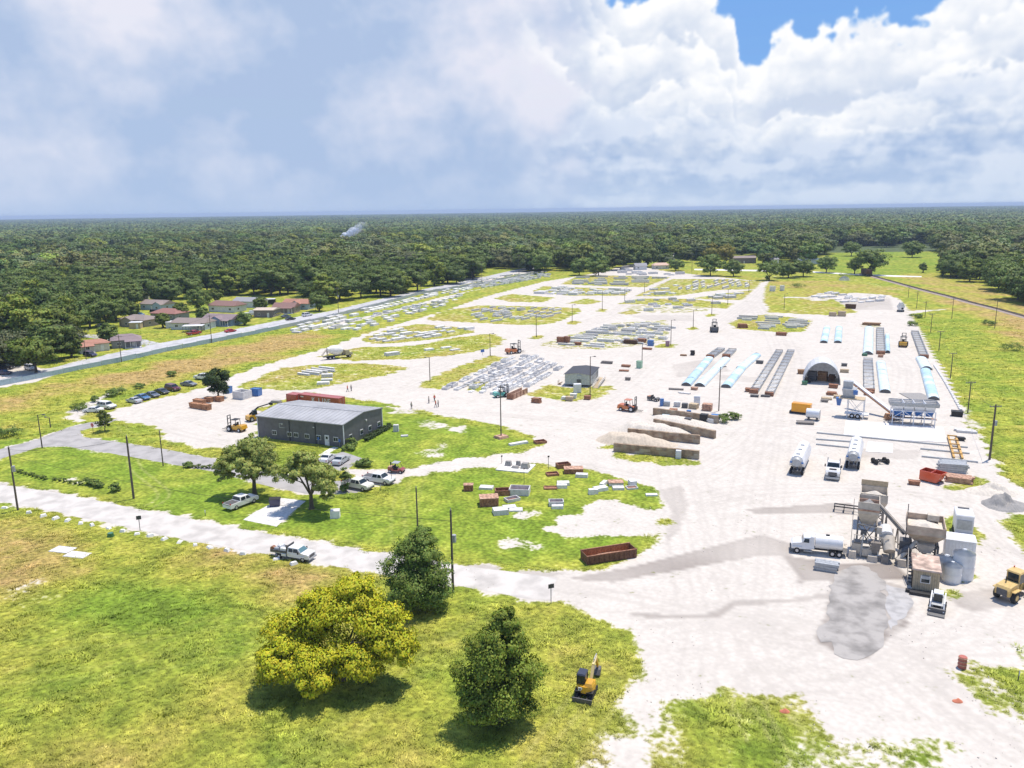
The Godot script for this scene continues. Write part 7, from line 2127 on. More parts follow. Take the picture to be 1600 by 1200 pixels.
	part("gearbox", G().box(Vector3(-2.4, 1.6, 1.4), Vector3(1.2, 2.6, 1.6)).tube(Vector3(-3.0, 1.2, 2.8), Vector3(-1.8, 2.2, 2.4), 0.5, 0.5, 10), M.steel_dark, h)
	part("screw_feeder", G().tube(Vector3(-3.2, 0.7, 3.8), Vector3(-1.0, 2.8, 1.4), 0.3, 0.3, 10), M.dusty, h)
	for hs in [[-2.6, 0.5, 3.6, 1.1, 1.0, 1.3, "dusty"], [2.6, 0.6, 2.6, 0.9, 1.2, 1.0, "steel"], [-1.4, 0.4, 3.0, 1.0, 0.8, 0.8, "dusty_dark"], [0.4, 1.2, 2.5, 1.8, 0.4, 0.9, "steel_white"]]:
		part("machine_housing", G().hex(Vector3(hs[0], hs[1], hs[2]), Vector3(hs[3], hs[4], hs[5]), Vector3(hs[3] * 0.8, hs[4], hs[5] * 0.85)), M[hs[6]], h)
	# the tan shed
	var hut := thing("plank_shed", "tan ribbed control shed with a dusty pink roof below the big hopper", "shed", P(51.84,-94.32), YARD)
	var wl := mat("shed_tan", lin(0.46, 0.38, 0.26), 0.9, 0.0, grime, 0.4)
	for k in 11:
		for z in [-2.3, 2.3]:
			part("wall_plank", G().box(Vector3(-1.3 + 0.26 * k, 1.35, z), Vector3(0.22, 2.7, 0.1 if k % 2 else 0.06)), wl, hut)
	for k in 14:
		for x in [-1.42, 1.42]:
			part("wall_plank", G().box(Vector3(x, 1.35, -2.15 + 0.33 * k), Vector3(0.1 if k % 2 else 0.06, 2.7, 0.29)), wl, hut)
	part("core", G().box(Vector3(0, 1.34, 0), Vector3(2.76, 2.66, 4.52)), M.dusty_dark, hut)
	part("roof", G().hex(Vector3(0, 2.82, 0), Vector3(3.3, 0.2, 5.2), Vector3(3.2, 0.16, 5.1)), mat("shed_roof", lin(0.56, 0.49, 0.45), 0.9, 0.0, rustmap, 0.12), hut)
	var wn := part("window", G().box(Vector3(-0.1, 1.6, 2.36), Vector3(1.1, 1.0, 0.08)), M.white_trim, hut)
	part("pane", G().box(Vector3(-0.1, 1.45, 2.4), Vector3(0.9, 0.5, 0.06)), M.pane, wn)
	part("air_conditioner", G().box(Vector3(-0.1, 1.95, 2.5), Vector3(0.8, 0.4, 0.3)), M.steel, wn)
	part("door", G().box(Vector3(-1.5, 1.05, 1.2), Vector3(0.06, 2.1, 0.9)), M.black, hut)
	var st := thing("access_stair", "dark steel stair along the side of the tan shed", "stair", P(50.77,-95.62), YARD)
	for k in 8:
		part("tread", G().box(Vector3(0, 0.3 + 0.3 * k, 1.6 - 0.4 * k), Vector3(0.9, 0.06, 0.35)), M.steel_dark, st)
	for x in [-0.48, 0.48]:
		part("stringer", G().bar(Vector3(x, 0.05, 1.9), Vector3(x, 2.6, -1.5), 0.08, 0.24), M.steel_dark, st)
		part("handrail", G().bar(Vector3(x, 1.1, 1.9), Vector3(x, 3.6, -1.5), 0.06), M.dusty, st)
	# tanks and boxes
	for v in [[P(57.53,-95.96), 1.3, 3.4, "tall white plastic tank beside the white box", 0.5], [P(55.9,-96.94), 1.45, 2.2, "wide white plastic tank behind the shed corner", 0.5], [P(55.67,-95.1), 1.15, 2.1, "small squat white tank in front of the other two tanks", 0.5]]:
		var t := thing("water_tank", v[3], "tank", v[0], 0.0)
		part("shell", G().tube(Vector3.ZERO, Vector3(0, v[2], 0), v[1], v[1], 20), M.white_plastic, t)
		part("dome", G().tube(Vector3(0, v[2], 0), Vector3(0, v[2] + 0.3, 0), v[1], v[1] * 0.55, 20).tube(Vector3(0, v[2] + 0.3, 0), Vector3(0, v[2] + 0.42, 0), v[1] * 0.55, v[1] * 0.2, 20), M.white_plastic, t)
		part("hoop", G().tube(Vector3(0, v[2] * 0.5, 0), Vector3(0, v[2] * 0.5 + 0.08, 0), v[1] + 0.03, v[1] + 0.03, 20), M.steel_white, t)
		part("cap", G().tube(Vector3(0, v[2] + 0.4, 0), Vector3(0, v[2] + 0.5, 0), 0.25, 0.2, 10), M.white_plastic, t)
	var w := thing("store_box", "white ribbed store container behind the plastic tanks", "container", P(60.16,-101.72), YARD)
	for k in 9:
		part("side_panel", G().box(Vector3(-1.6 + 0.4 * k, 1.5, 1.25), Vector3(0.38, 3.0, 0.1)), M.steel_white, w)
		part("side_panel", G().box(Vector3(-1.6 + 0.4 * k, 1.5, -1.25), Vector3(0.38, 3.0, 0.1)), M.steel_white, w)
	part("core", G().box(Vector3(0, 1.48, 0), Vector3(3.6, 2.96, 2.4)), M.steel_white, w)
	part("roof", G().hex(Vector3(0, 3.1, 0), Vector3(3.8, 0.2, 2.7), Vector3(3.4, 0.2, 2.2)), M.steel_white, w)
	var n := thing("trailer_generator", "white boxy generator on a trailer in the weeds", "generator", P(65.03,-109.48), YARD)
	part("body", G().box(Vector3(0, 1.9, -0.9), Vector3(2.3, 2.6, 3.6)), M.steel_white, n)
	part("roof", G().hex(Vector3(0, 3.25, -0.9), Vector3(2.4, 0.14, 3.7), Vector3(2.2, 0.14, 3.5)), M.steel_white, n)
	part("roof_vent", G().box(Vector3(0, 3.36, -2.2), Vector3(1.5, 0.12, 0.5)), M.steel_dark, n)
	part("grille", G().box(Vector3(0, 1.9, 0.93), Vector3(1.9, 1.4, 0.08)), M.steel, n)
	part("chassis", G().box(Vector3(0, 0.5, -0.6), Vector3(2.2, 0.2, 4.4)), M.steel_dark, n)
	for ww in [-1.0, 1.0]:
		for zz in [-1.6, -0.7]:
			part("wheel", G().tube(Vector3(ww, 0.4, zz), Vector3(ww * 1.25, 0.4, zz), 0.4, 0.4, 12), M.tyre, n)
	var pile2 := part("gravel_heap", heap_mesh(7.0, 6.0, 1.6, 22, Vector2(0.4, 0.5), 0.6), M.gravel_grey, self)
	pile2.position = P(78.2,-120.87)
	tag(pile2, "grey gravel heap at the edge of the bright field", "heap")
	var pile3 := part("lime_heap", heap_mesh(9.0, 5.0, 1.2, 23, Vector2(0.5, 0.5), 0.6), M.sand_pile, self)
	pile3.position = P(79.75,-127.36)
	tag(pile3, "white lime heap beside the gravel heap at the field edge", "heap")

func new_plant() -> void:
	var blue := paint("plant_blue", 0.03, 0.14, 0.42)
	var white: Material = M.steel_white
	var a: Vector3 = P(83.45,-171.83)
	var b: Vector3 = P(91.44,-169.25)
	var L := a.distance_to(b)
	var t := thing("aggregate_bin", "new white and blue four-compartment aggregate bin on a white truss frame", "batch plant", (a + b) / 2, atan2(-(b.z - a.z), b.x - a.x))
	var W := 3.2
	for k in 4:
		var x := -L / 2 + L * (k + 0.5) / 4
		part("compartment", G().hex(Vector3(x, 3.7, 0), Vector3(L / 4 - 0.2, 1.0, W * 0.7), Vector3(L / 4 - 0.06, 1.0, W)), white, t)
		part("blue_gate", G().hex(Vector3(x, 2.55, 0), Vector3(L / 8, 1.3, W * 0.35), Vector3(L / 4 - 0.2, 1.3, W * 0.7)), blue, t)
	var r := G()
	for y in [4.3, 4.6, 4.9]:
		var w: float = W / 2 + (y - 4.2) * 0.55
		for s in [-1.0, 1.0]:
			r.bar(Vector3(-L / 2 - 0.6, y, s * w), Vector3(L / 2 + 0.6, y, s * w), 0.06, 0.26)
			r.bar(Vector3(s * (L / 2 + 0.6), y, -w), Vector3(s * (L / 2 + 0.6), y, w), 0.06, 0.26)
	part("extension_boards", r, mat("steel"), t)
	for k in 3:
		part("divider", G().box(Vector3(-L / 2 + L * (k + 1) / 4, 4.6, 0), Vector3(0.1, 0.9, W + 0.4)), white, t)
	for k in 5:
		var x := -L / 2 + L * k / 4
		for s in [-1.0, 1.0]:
			part("leg", G().box(Vector3(x, 1.6, s * W / 2), Vector3(0.18, 3.2, 0.18)), white, t)
			if k < 4:
				var d := 1.0 if k % 2 == 0 else -1.0
				part("truss_brace", G().bar(Vector3(x + L / 8 - d * L / 8, 1.6, s * W / 2), Vector3(x + L / 8 + d * L / 8, 3.1, s * W / 2), 0.1), white, t)
	for s in [-1.0, 1.0]:
		part("rail", G().box(Vector3(0, 1.5, s * W / 2), Vector3(L, 0.16, 0.14)).box(Vector3(0, 3.15, s * W / 2), Vector3(L, 0.16, 0.2)), white, t)
	part("weigh_belt", G().box(Vector3(0, 1.25, 0), Vector3(L + 1.0, 0.2, 1.0)), mat("belt_orange", lin(0.4, 0.2, 0.1), 0.8, 0.0, grime, 0.5), t)
	# inclined belt
	var c := thing("inclined_conveyor", "long inclined conveyor with orange sides rising from the bin to the mixer head", "conveyor", Vector3.ZERO)
	var p: Vector3 = P(85.54,-174.5) + Vector3(0, 1.0, 0)
	var q: Vector3 = P(80.33,-186.17) + Vector3(0, 6.2, 0)
	part("belt", G().bar(p, q, 1.1, 0.1), M.steel_dark, c)
	part("belt_cover", G().bar(p + Vector3(0, 0.25, 0), q + Vector3(0, 0.25, 0), 1.0, 0.3), white, c)
	var dd := (q - p)
	var sd := dd.cross(Vector3.UP).normalized() * 0.6
	for s in [-1.0, 1.0]:
		part("side_truss", G().bar(p + sd * s, q + sd * s, 0.12, 0.3), mat("belt_orange"), c)
	part("drive", G().box(p + Vector3(0.4, 0.2, 0.3), Vector3(2.4, 1.4, 1.8)), blue, c)
	part("discharge_boot", G().hex(p + Vector3(-1.6, -0.1, 0.6), Vector3(2.0, 1.2, 1.4), Vector3(1.4, 1.2, 1.0)), mat("belt_orange"), c)
	var m := thing("mobile_mixer", "mixer head on a white wheeled frame at the top of the inclined conveyor", "mixer", P(77.56,-176.64), -0.489)
	frame_tower(m, 3.4, 2.6, 4.4, white, 0.16)
	part("head", G().hex(Vector3(-1.6, 5.4, -0.6), Vector3(2.2, 2.2, 2.4), Vector3(3.0, 2.2, 3.0)), mat("steel"), m)
	part("head_box", G().box(Vector3(-2.0, 7.3, -0.8), Vector3(2.0, 1.6, 1.6)), mat("steel"), m)
	part("motor", G().box(Vector3(-0.2, 5.9, 0.9), Vector3(0.9, 0.9, 0.8)), blue, m)
	part("platform", G().box(Vector3(-0.9, 4.45, 0), Vector3(5.4, 0.12, 3.2)), M.wood_pale, m)
	part("chute", G().hex(Vector3(-3.6, 3.4, 0.2), Vector3(0.7, 1.8, 0.7), Vector3(1.3, 1.8, 1.2)), blue, m)
	part("chassis", G().box(Vector3(0.3, 0.95, 0), Vector3(5.0, 0.25, 2.2)), white, m)
	wheels(m, [-0.6, 0.6], 1.15, 0.55, 0.35, "steel_white")
	var g := thing("diesel_generator", "bright orange generator box beside the white fuel tank", "generator", P(66.84,-180.76), -0.558)
	part("body", G().box(Vector3(0, 1.45, 0), Vector3(4.2, 1.9, 1.7)), paint("machine_orange", 0.80, 0.34, 0.0), g)
	part("roof", G().hex(Vector3(0, 2.45, 0), Vector3(4.3, 0.12, 1.8), Vector3(4.1, 0.12, 1.6)), paint("machine_orange", 0.80, 0.34, 0.0), g)
	for x in [-1.4, -0.4, 0.6, 1.5]:
		part("door", G().box(Vector3(x, 1.4, 0.87), Vector3(0.85, 1.5, 0.05)), paint("machine_orange", 0.80, 0.34, 0.0), g)
	part("skid", G().box(Vector3(-0.1, 0.25, 0), Vector3(4.9, 0.5, 1.6)), M.black, g)
	var f := thing("fuel_tank", "white cylindrical fuel tank on its cradle beside the orange generator", "tank", P(67.36,-174.92), -0.528)
	part("shell", G().tube(Vector3(-1.4, 1.5, 0), Vector3(1.4, 1.5, 0), 1.05, 1.05, 18), M.white_plastic, f)
	part("cradle", G().box(Vector3(-0.9, 0.4, 0), Vector3(0.3, 0.8, 1.6)).box(Vector3(0.9, 0.4, 0), Vector3(0.3, 0.8, 1.6)), M.steel_dark, f)
	part("ladder", G().bar(Vector3(1.5, 0.1, 0.6), Vector3(1.5, 2.4, 0.6), 0.06).bar(Vector3(1.5, 0.1, 0.1), Vector3(1.5, 2.4, 0.1), 0.06), M.steel, f)
	stack("grey timber skids in front of the fuel tank", P(64.5,-171.75), 3.6, 0.5, 1.8, M.wood_grey)
	setting("concrete_pad", flat_shape([74.4,-174,92.5,-167.1,87.3,-155.7,78.1,-158,69.1,-162.2], 0.10, 0.0, 6.0, 0.12), M.pad_white)
	var o := part("patch_slab", flat_shape([72.1,-157.3,76.4,-155.7,73.4,-149.3,68.6,-150.4], 0.06, 0.0, 6.0, 0.08), M.pad_white, self)
	tag(o, "white square patch of concrete in front of the long pad", "slab")
	var B := [[P(64.14,-163.96), P(89.39,-152), "longest steel rail laid along the white pad"], [P(62.24,-159.21), P(68.32,-157.05), "steel rail beside the rear tanker trailer"], [P(60.9,-155.59), P(66.84,-152.86), "steel rail nearest the front tanker trailer"], [P(79.87,-151.59), P(87.56,-148.06), "grey beam behind the yellow frame"], [P(77.66,-146.67), P(86.13,-142.72), "thick grey beam under the end of the yellow frame"]]
	for q2 in B:
		var u: Vector3 = q2[0]
		var v: Vector3 = q2[1]
		var rail := part("steel_rail", G().bar(u + Vector3(0, 0.14, 0), v + Vector3(0, 0.14, 0), 0.3, 0.28), M.steel, self)
		tag(rail, q2[2], "steel beam")
	var y := thing("lifting_frame", "yellow timber-coloured lifting frame lying across the steel rails", "frame", P(90.12,-159.25), -1.998)
	var yl := 16.31
	var yel := mat("frame_yellow", lin(0.55, 0.33, 0.10), 0.8, 0.0, grime, 0.4)
	for s in [-0.7, 0.7]:
		part("beam", G().box(Vector3(yl / 2, 0.45, s), Vector3(yl, 0.3, 0.35)), yel, y)
	for k in 5:
		part("crosspiece", G().box(Vector3(yl * (k + 0.3) / 5, 0.7, 0), Vector3(0.3, 0.2, 1.7)), yel, y)
	var h := thing("orange_skip", "bright orange-red tipping skip by the weeds at the yard edge", "skip", P(72.53,-132.84), -0.889)
	var org := paint("skip_orange", 0.62, 0.09, 0.03)
	for s in [-1.0, 1.0]:
		part("side_wall", G().hull(PackedVector2Array([Vector2(-1.7, 0.2), Vector2(1.2, 0.2), Vector2(1.9, 1.9), Vector2(-1.7, 1.9)]), 0.05, 1e9, 0.0, 2.0, s * 1.1), org, h)
	part("end_wall", G().box(Vector3(-1.68, 1.05, 0), Vector3(0.1, 1.7, 2.1)).bar(Vector3(1.2, 0.25, 0), Vector3(1.88, 1.88, 0), 2.1, 0.08), org, h)
	part("bottom", G().box(Vector3(-0.2, 0.28, 0), Vector3(2.8, 0.1, 2.1)), M.rust_dark, h)
	part("divider", G().box(Vector3(0.1, 1.3, 0), Vector3(0.1, 1.1, 2.1)), org, h)
	part("skid", G().box(Vector3(0, 0.1, 0.8), Vector3(3.2, 0.2, 0.2)).box(Vector3(0, 0.1, -0.8), Vector3(3.2, 0.2, 0.2)), M.rust_dark, h)

func arched_shelter() -> void:
	var t := thing("arched_shelter", "white fabric arched shelter open at the front with dark stores inside", "shelter", P(83.37,-211.92), -0.337)
	var cv := mat("canvas", lin(0.68, 0.70, 0.73), 0.7, 0.0, grime, 0.2)
	cv.backlight_enabled = true
	cv.backlight = Color(0.6, 0.6, 0.6)
	var R := 4.7
	var D := 9.0
	var H := 5.9
	var n := 14
	for k in 4:
		var g := G()
		for j in n:
			var s := PI * j / n
			var e := PI * (j + 1) / n
			var z0 := -D * k / 4
			var z1 := -D * (k + 1) / 4
			var a := Vector3(-cos(s) * R, sin(s) * H, 0)
			var b := Vector3(-cos(e) * R, sin(e) * H, 0)
			g.face([a + Vector3(0, 0, z0), b + Vector3(0, 0, z0), b + Vector3(0, 0.02, z1 - 0.05), a + Vector3(0, 0.02, z1 - 0.05)], Vector3(-cos((s + e) / 2), sin((s + e) / 2), 0))
			g.face([a * 0.985 + Vector3(0, 0, z0), b * 0.985 + Vector3(0, 0, z0), b * 0.985 + Vector3(0, 0.02, z1), a * 0.985 + Vector3(0, 0.02, z1)], Vector3(cos((s + e) / 2), -sin((s + e) / 2), 0))
		part("canvas", g, cv, t)
	for k in 4:
		var g := G()
		for j in n:
			var s := PI * j / n
			var e := PI * (j + 1) / n
			var z := -0.1 - (D - 0.2) * k / 3
			g.tube(Vector3(-cos(s) * R * 0.965, sin(s) * H * 0.965, z), Vector3(-cos(e) * R * 0.965, sin(e) * H * 0.965, z), 0.07, 0.07, 6, false)
		part("hoop", g, M.steel, t)
	var bk := G()
	var ring := []
	for j in n + 1:
		var s := PI * j / n
		ring.append(Vector3(-cos(s) * R * 0.98, sin(s) * H * 0.98, -D + 0.05))
	bk.face(ring, Vector3(0, 0, 1))
	part("back_canvas", bk, mat("canvas"), t)
	for a in [[-2.4, -4.0, 2.4, 2.4, 2.6, "dark store rack under the arched shelter", "steel_dark"], [0.3, -5.0, 2.6, 2.2, 2.4, "timber store under the middle of the arched shelter", "wood"], [2.6, -3.6, 1.8, 1.8, 2.0, "green and rust store at the side of the arched shelter", "rust_dark"], [-3.2, -1.2, 1.0, 1.2, 1.2, "black barrel stand at the mouth of the arched shelter", "black"]]:
		var p := t.transform * Vector3(a[0], 0, a[1])
		stack(a[5], p, a[2], a[4], a[3], M[a[6]])

func railway() -> void:
	var line := [243.7,-563.9,243.2,-547.3,235.9,-494.9,229.9,-451.5,226.4,-417.8,221.9,-386.2,219.4,-361.2,215.9,-337.1,209.1,-295.8,202,-250]
	var g := G()
	var rails := G()
	var n := 0
	var ties := G()
	for i in range(0, line.size() - 2, 2):
		var a := Vector3(line[i], 0, line[i + 1])
		var b := Vector3(line[i + 2], 0, line[i + 3])
		var d := (b - a).normalized()
		var s := d.cross(Vector3.UP)
		g.face([a - s * 2.6 + Vector3(0, 0.02, 0), a - s * 1.5 + Vector3(0, 0.35, 0), b - s * 1.5 + Vector3(0, 0.35, 0), b - s * 2.6 + Vector3(0, 0.02, 0)], Vector3.UP)
		g.face([a - s * 1.5 + Vector3(0, 0.35, 0), a + s * 1.5 + Vector3(0, 0.35, 0), b + s * 1.5 + Vector3(0, 0.35, 0), b - s * 1.5 + Vector3(0, 0.35, 0)], Vector3.UP)
		g.face([a + s * 2.6 + Vector3(0, 0.02, 0), a + s * 1.5 + Vector3(0, 0.35, 0), b + s * 1.5 + Vector3(0, 0.35, 0), b + s * 2.6 + Vector3(0, 0.02, 0)], Vector3.UP)
		for e in [-0.72, 0.72]:
			rails.bar(a + s * e + Vector3(0, 0.52, 0), b + s * e + Vector3(0, 0.52, 0), 0.09, 0.16)
		var k := int(a.distance_to(b) / 0.9)
		for j in k:
			var p := a.lerp(b, float(j) / k) + Vector3(0, 0.4, 0)
			ties.bar(p - s * 1.3, p + s * 1.3, 0.26, 0.14)
	setting("rail_bed", g, mat("ballast", lin(0.34, 0.27, 0.23), 0.95, 0.0, grime, 0.5))
	var r := part("rail_track", rails, M.rust_dark, self)
	tag(r, "single rusty rail track curving along the right-hand fields", "rail track")
	var tt := part("sleeper", ties, M.wood_grey, r)
	tt.set_meta("kind", "stuff")
	var c := thing("rail_hopper_car", "dark maroon railway hopper wagon standing at the end of the track", "rail wagon", P(240.35,-547.83), -1.723)
	part("body", G().hull(PackedVector2Array([Vector2(-7.0, 1.6), Vector2(7.0, 1.6), Vector2(7.4, 4.6), Vector2(-7.4, 4.6)]), 1.6), M.rust_dark, c)
	for k in 8:
		for s in [-1.0, 1.0]:
			part("rib", G().box(Vector3(-6.3 + k * 1.8, 3.0, s * 1.66), Vector3(0.2, 3.0, 0.12)), M.rust_dark, c)
	part("frame", G().box(Vector3(0, 1.4, 0), Vector3(15.2, 0.35, 2.4)), M.black, c)
	wheels(c, [-6.0, -4.4, 4.4, 6.0], 0.75, 0.46, 0.14)

# ---------------------------------------------------------------- trucks and machines
func cars() -> void:
	var w := paint("white_paint", 0.74, 0.74, 0.74)
	var silver := paint("silver_paint", 0.46, 0.48, 0.50)
	var row := "cars parked along the car park edge"
	car("sedan", w, "white saloon at the end of the row of parked cars", P(-102.36,-191.44), 3.085, row)
	car("suv", w, "white estate car next to the white saloon in the car park row", P(-100.94,-195.26), -0.448, row)
	car("sedan", silver, "silver saloon next to the bright blue car in the row", P(-96.77,-201.14), 2.588, row)
	car("sedan", paint("blue_paint", 0.03, 0.13, 0.30), "bright blue saloon in the row of parked cars", P(-96.21,-204.68), -0.576, row)
	car("sedan", paint("slate_paint", 0.09, 0.11, 0.15), "slate grey saloon beside the bright blue one in the row", P(-94.95,-207.54), -0.598, row)
	car("sedan", paint("black_paint", 0.015, 0.016, 0.022), "black saloon between the slate and the maroon cars", P(-93.98,-211.26), -0.608, row)
	car("suv", paint("maroon_paint", 0.10, 0.015, 0.03), "maroon estate car in the row of parked cars", P(-92.63,-215.1), -0.618, row)
	car("sedan", paint("grey_paint", 0.18, 0.19, 0.22), "grey saloon parked apart at the end of the row near the cedar", P(-90.43,-220.68), -0.398, row)
	car("pickup", w, "white crew-cab pickup partly behind the cedar", P(-89.52,-229.32), 2.763)
	car("sedan", w, "white saloon half under the oak in the office bay", P(-35.85,-149.4), 1.358, "cars in the office bay")
	car("sedan", silver, "silver saloon in the office bay beside the white one", P(-32.97,-148.06), 1.300, "cars in the office bay")
	car("pickup", paint("cream_paint", 0.70, 0.68, 0.60), "cream pickup parked by the slim young tree", P(-27.06,-133.28), -0.493)
	car("pickup", w, "white pickup parked behind the cream one beside the thin dark post", P(-23.85,-136.18), -0.400)
	car("pickup", w, "white pickup with an empty dark bed parked on the lawn under the oak", P(-44.81,-125.59), 1.010)
	cart(paint("cart_red", 0.28, 0.05, 0.04), "open buggy with a roof beside the white pickups on the dirt road", P(-21.44,-141.78), -0.286)
	cart(M.steel_dark, "low dark utility cart behind the aggregate bins", P(35.19,-195.43), -0.758, false)
	car("sedan", paint("red_paint", 0.45, 0.02, 0.03), "red saloon on the verge in front of the bright blue house", P(-113.8,-324.13), 0.911)
	car("pickup", paint("red_paint", 0.45, 0.02, 0.03), "red pickup under the white carport", P(-126.4,-318.43), 0.927)
	car("suv", paint("navy_paint", 0.03, 0.03, 0.09), "dark estate car under the porch of the red-roofed white house", P(-143.62,-271.07), -0.475)
	car("suv", paint("black_paint", 0.015, 0.016, 0.022), "black estate car in the sandy yard by the big roadside tree", P(-159.34,-249.64), -0.071, "dark cars in the roadside yard")
	car("sedan", paint("navy_paint", 0.03, 0.03, 0.09), "dark blue car in the sandy yard by the big roadside tree", P(-154.8,-241.25), -0.069, "dark cars in the roadside yard")
	car("suv", w, "white van in the shade of the big roadside tree", P(-150.51,-247.98), -0.661)
	car("sedan", paint("black_paint", 0.015, 0.016, 0.022), "black car in front of the plum-roofed house", P(-98.79,-359.42), 0.882)
	car("sedan", paint("slate_paint", 0.09, 0.11, 0.15), "slate car beside the yellow parasol", P(-103.31,-368.67), 0.952)
	car("suv", w, "white estate car on the drive of the orange-brown roofed house", P(-94.49,-372.29), 0.892)
	car("sedan", paint("blue_paint", 0.03, 0.13, 0.30), "blue car behind the long taupe house", P(-176.92,-383.43), -0.453)
	car("suv", paint("black_paint", 0.015, 0.016, 0.022), "black estate car in front of the pale blue long house", P(-173.95,-392.85), -0.409)
	car("sedan", w, "white car under the round tree by the side street", P(-176.69,-344.79), -0.509)
	var orange := paint("lift_orange", 0.55, 0.16, 0.04)
	var yellow := paint("machine_yellow", 0.62, 0.33, 0.02)
	forklift(yellow, "yellow forklift with a raised mast in the sandy car park", P(-61.32,-172.41), 2.781, 1.05)
	forklift(orange, "orange forklift with white wheels in front of the aggregate bins", P(27.67,-185.39), -0.524, 1.1, 1.0)
	forklift(paint("lift_teal", 0.10, 0.42, 0.36), "teal forklift beside the rusty steel forms", P(-2.51,-201.94), 0.364, 1.0)
	forklift(M.steel_dark, "dark forklift driving on the lane past the grass islets", P(78.26,-308.01), 1.346, 1.4)
	forklift(yellow, "yellow forklift with a tall lattice mast between the beds", P(132.58,-269.22), 1.098, 1.3)
	forklift(orange, "red-orange loader between the islands of concrete", P(1,-265.92), 0.567, 1.3)
	# telescopic handler half behind the office
	var th := thing("telehandler", "yellow machine with a thin dark boom at the office corner", "telehandler", P(-59.78,-181.2), 0.812)
	part("body", G().hull(PackedVector2Array([Vector2(-1.8, 0.5), Vector2(1.6, 0.5), Vector2(1.6, 1.3), Vector2(-0.4, 1.6), Vector2(-1.8, 1.4)]), 0.9), yellow, th)
	part("boom", G().bar(Vector3(-1.2, 1.7, 0), Vector3(1.2, 3.0, 0), 0.3).bar(Vector3(1.2, 3.0, 0), Vector3(4.2, 3.3, 0), 0.22), M.black, th)
	part("fork_head", G().box(Vector3(4.4, 3.2, 0), Vector3(0.5, 0.5, 1.0)), M.black, th)
	part("cab", G().hex(Vector3(-0.2, 2.0, 0.5), Vector3(1.1, 1.2, 0.8), Vector3(0.9, 1.2, 0.7)), M.glass, th)
	wheels(th, [1.1, -1.2], 0.9, 0.6, 0.4, "rim")

func flatbed_truck() -> void:
	var w := paint("white_paint", 0.74, 0.74, 0.74)
	var t := thing("service_truck", "white service truck with a loaded open flatbed driving on the white road", "truck", P(-30.53,-104.68), -0.360)
	t.scale = Vector3.ONE * 0.86
	part("cab", G().hull(PackedVector2Array([Vector2(-0.7, 0.6), Vector2(3.2, 0.6), Vector2(3.3, 1.0), Vector2(3.1, 1.35), Vector2(1.9, 1.45), Vector2(1.25, 2.1), Vector2(-0.6, 2.12), Vector2(-0.7, 1.3)]), 1.05, 1.42, 0.22, 2.12), w, t)
	part("windscreen", pane([Vector3(1.85, 1.5, -0.98), Vector3(1.3, 2.04, -0.8), Vector3(1.3, 2.04, 0.8), Vector3(1.85, 1.5, 0.98)], Vector3(0.65, 0.65, 0)), mat("screen_glass", lin(0.10, 0.19, 0.22), 0.08), t)
	for s in [-1.0, 1.0]:
		part("side_window", pane([Vector3(0.45, 1.46, s * 1.04), Vector3(1.55, 1.46, s * 1.04), Vector3(1.15, 2.0, s * 0.87), Vector3(0.45, 2.0, s * 0.87)], Vector3(0, 0.3, s)), M.glass, t)
		part("side_window", pane([Vector3(-0.45, 1.46, s * 1.04), Vector3(0.3, 1.46, s * 1.04), Vector3(0.3, 2.0, s * 0.87), Vector3(-0.45, 2.0, s * 0.87)], Vector3(0, 0.3, s)), M.glass, t)
		part("headlight", G().box(Vector3(3.24, 1.12, s * 0.85), Vector3(0.14, 0.24, 0.32)), M.lamp_lens, t)
		part("mirror", G().box(Vector3(1.5, 1.55, s * 1.25), Vector3(0.14, 0.4, 0.22)), M.black, t)
		part("arch", G().box(Vector3(2.2, 0.9, s * 1.06), Vector3(1.1, 0.24, 0.08)), w, t)
	part("grille", G().box(Vector3(3.28, 0.98, 0), Vector3(0.1, 0.5, 1.3)), M.steel_dark, t)
	part("bumper", G().box(Vector3(3.34, 0.62, 0), Vector3(0.22, 0.26, 2.1)), M.steel, t)
	part("chassis", G().box(Vector3(-0.3, 0.6, 0), Vector3(6.4, 0.2, 0.9)), M.black, t)
	part("bed", G().box(Vector3(-2.3, 1.05, 0), Vector3(3.2, 0.14, 2.2)), M.steel, t)
	part("rack", G().box(Vector3(-0.8, 1.75, 0), Vector3(0.1, 1.2, 2.1)).box(Vector3(-2.3, 1.3, 1.08), Vector3(3.2, 0.35, 0.06)).box(Vector3(-2.3, 1.3, -1.08), Vector3(3.2, 0.35, 0.06)), M.steel_dark, t)
	part("tool_chest", G().box(Vector3(-1.5, 1.5, 0.7), Vector3(1.1, 0.7, 0.6)).box(Vector3(-2.9, 1.45, -0.5), Vector3(0.8, 0.6, 0.9)), M.steel_white, t)
	part("side_box", G().box(Vector3(-1.3, 0.85, 1.1), Vector3(0.9, 0.4, 0.2)), M.white_trim, t)
	part("hose_reel", G().tube(Vector3(-4.1, 1.15, -0.3), Vector3(-4.1, 1.15, 0.3), 0.42, 0.42, 14), M.rust, t)
	part("pump", G().box(Vector3(-2.2, 1.45, 0.1), Vector3(0.8, 0.6, 0.7)).tube(Vector3(-3.3, 1.5, 0.6), Vector3(-2.5, 1.5, 0.6), 0.25, 0.25, 10), M.steel, t)
	wheels(t, [2.2, -2.3], 0.92, 0.44, 0.3)

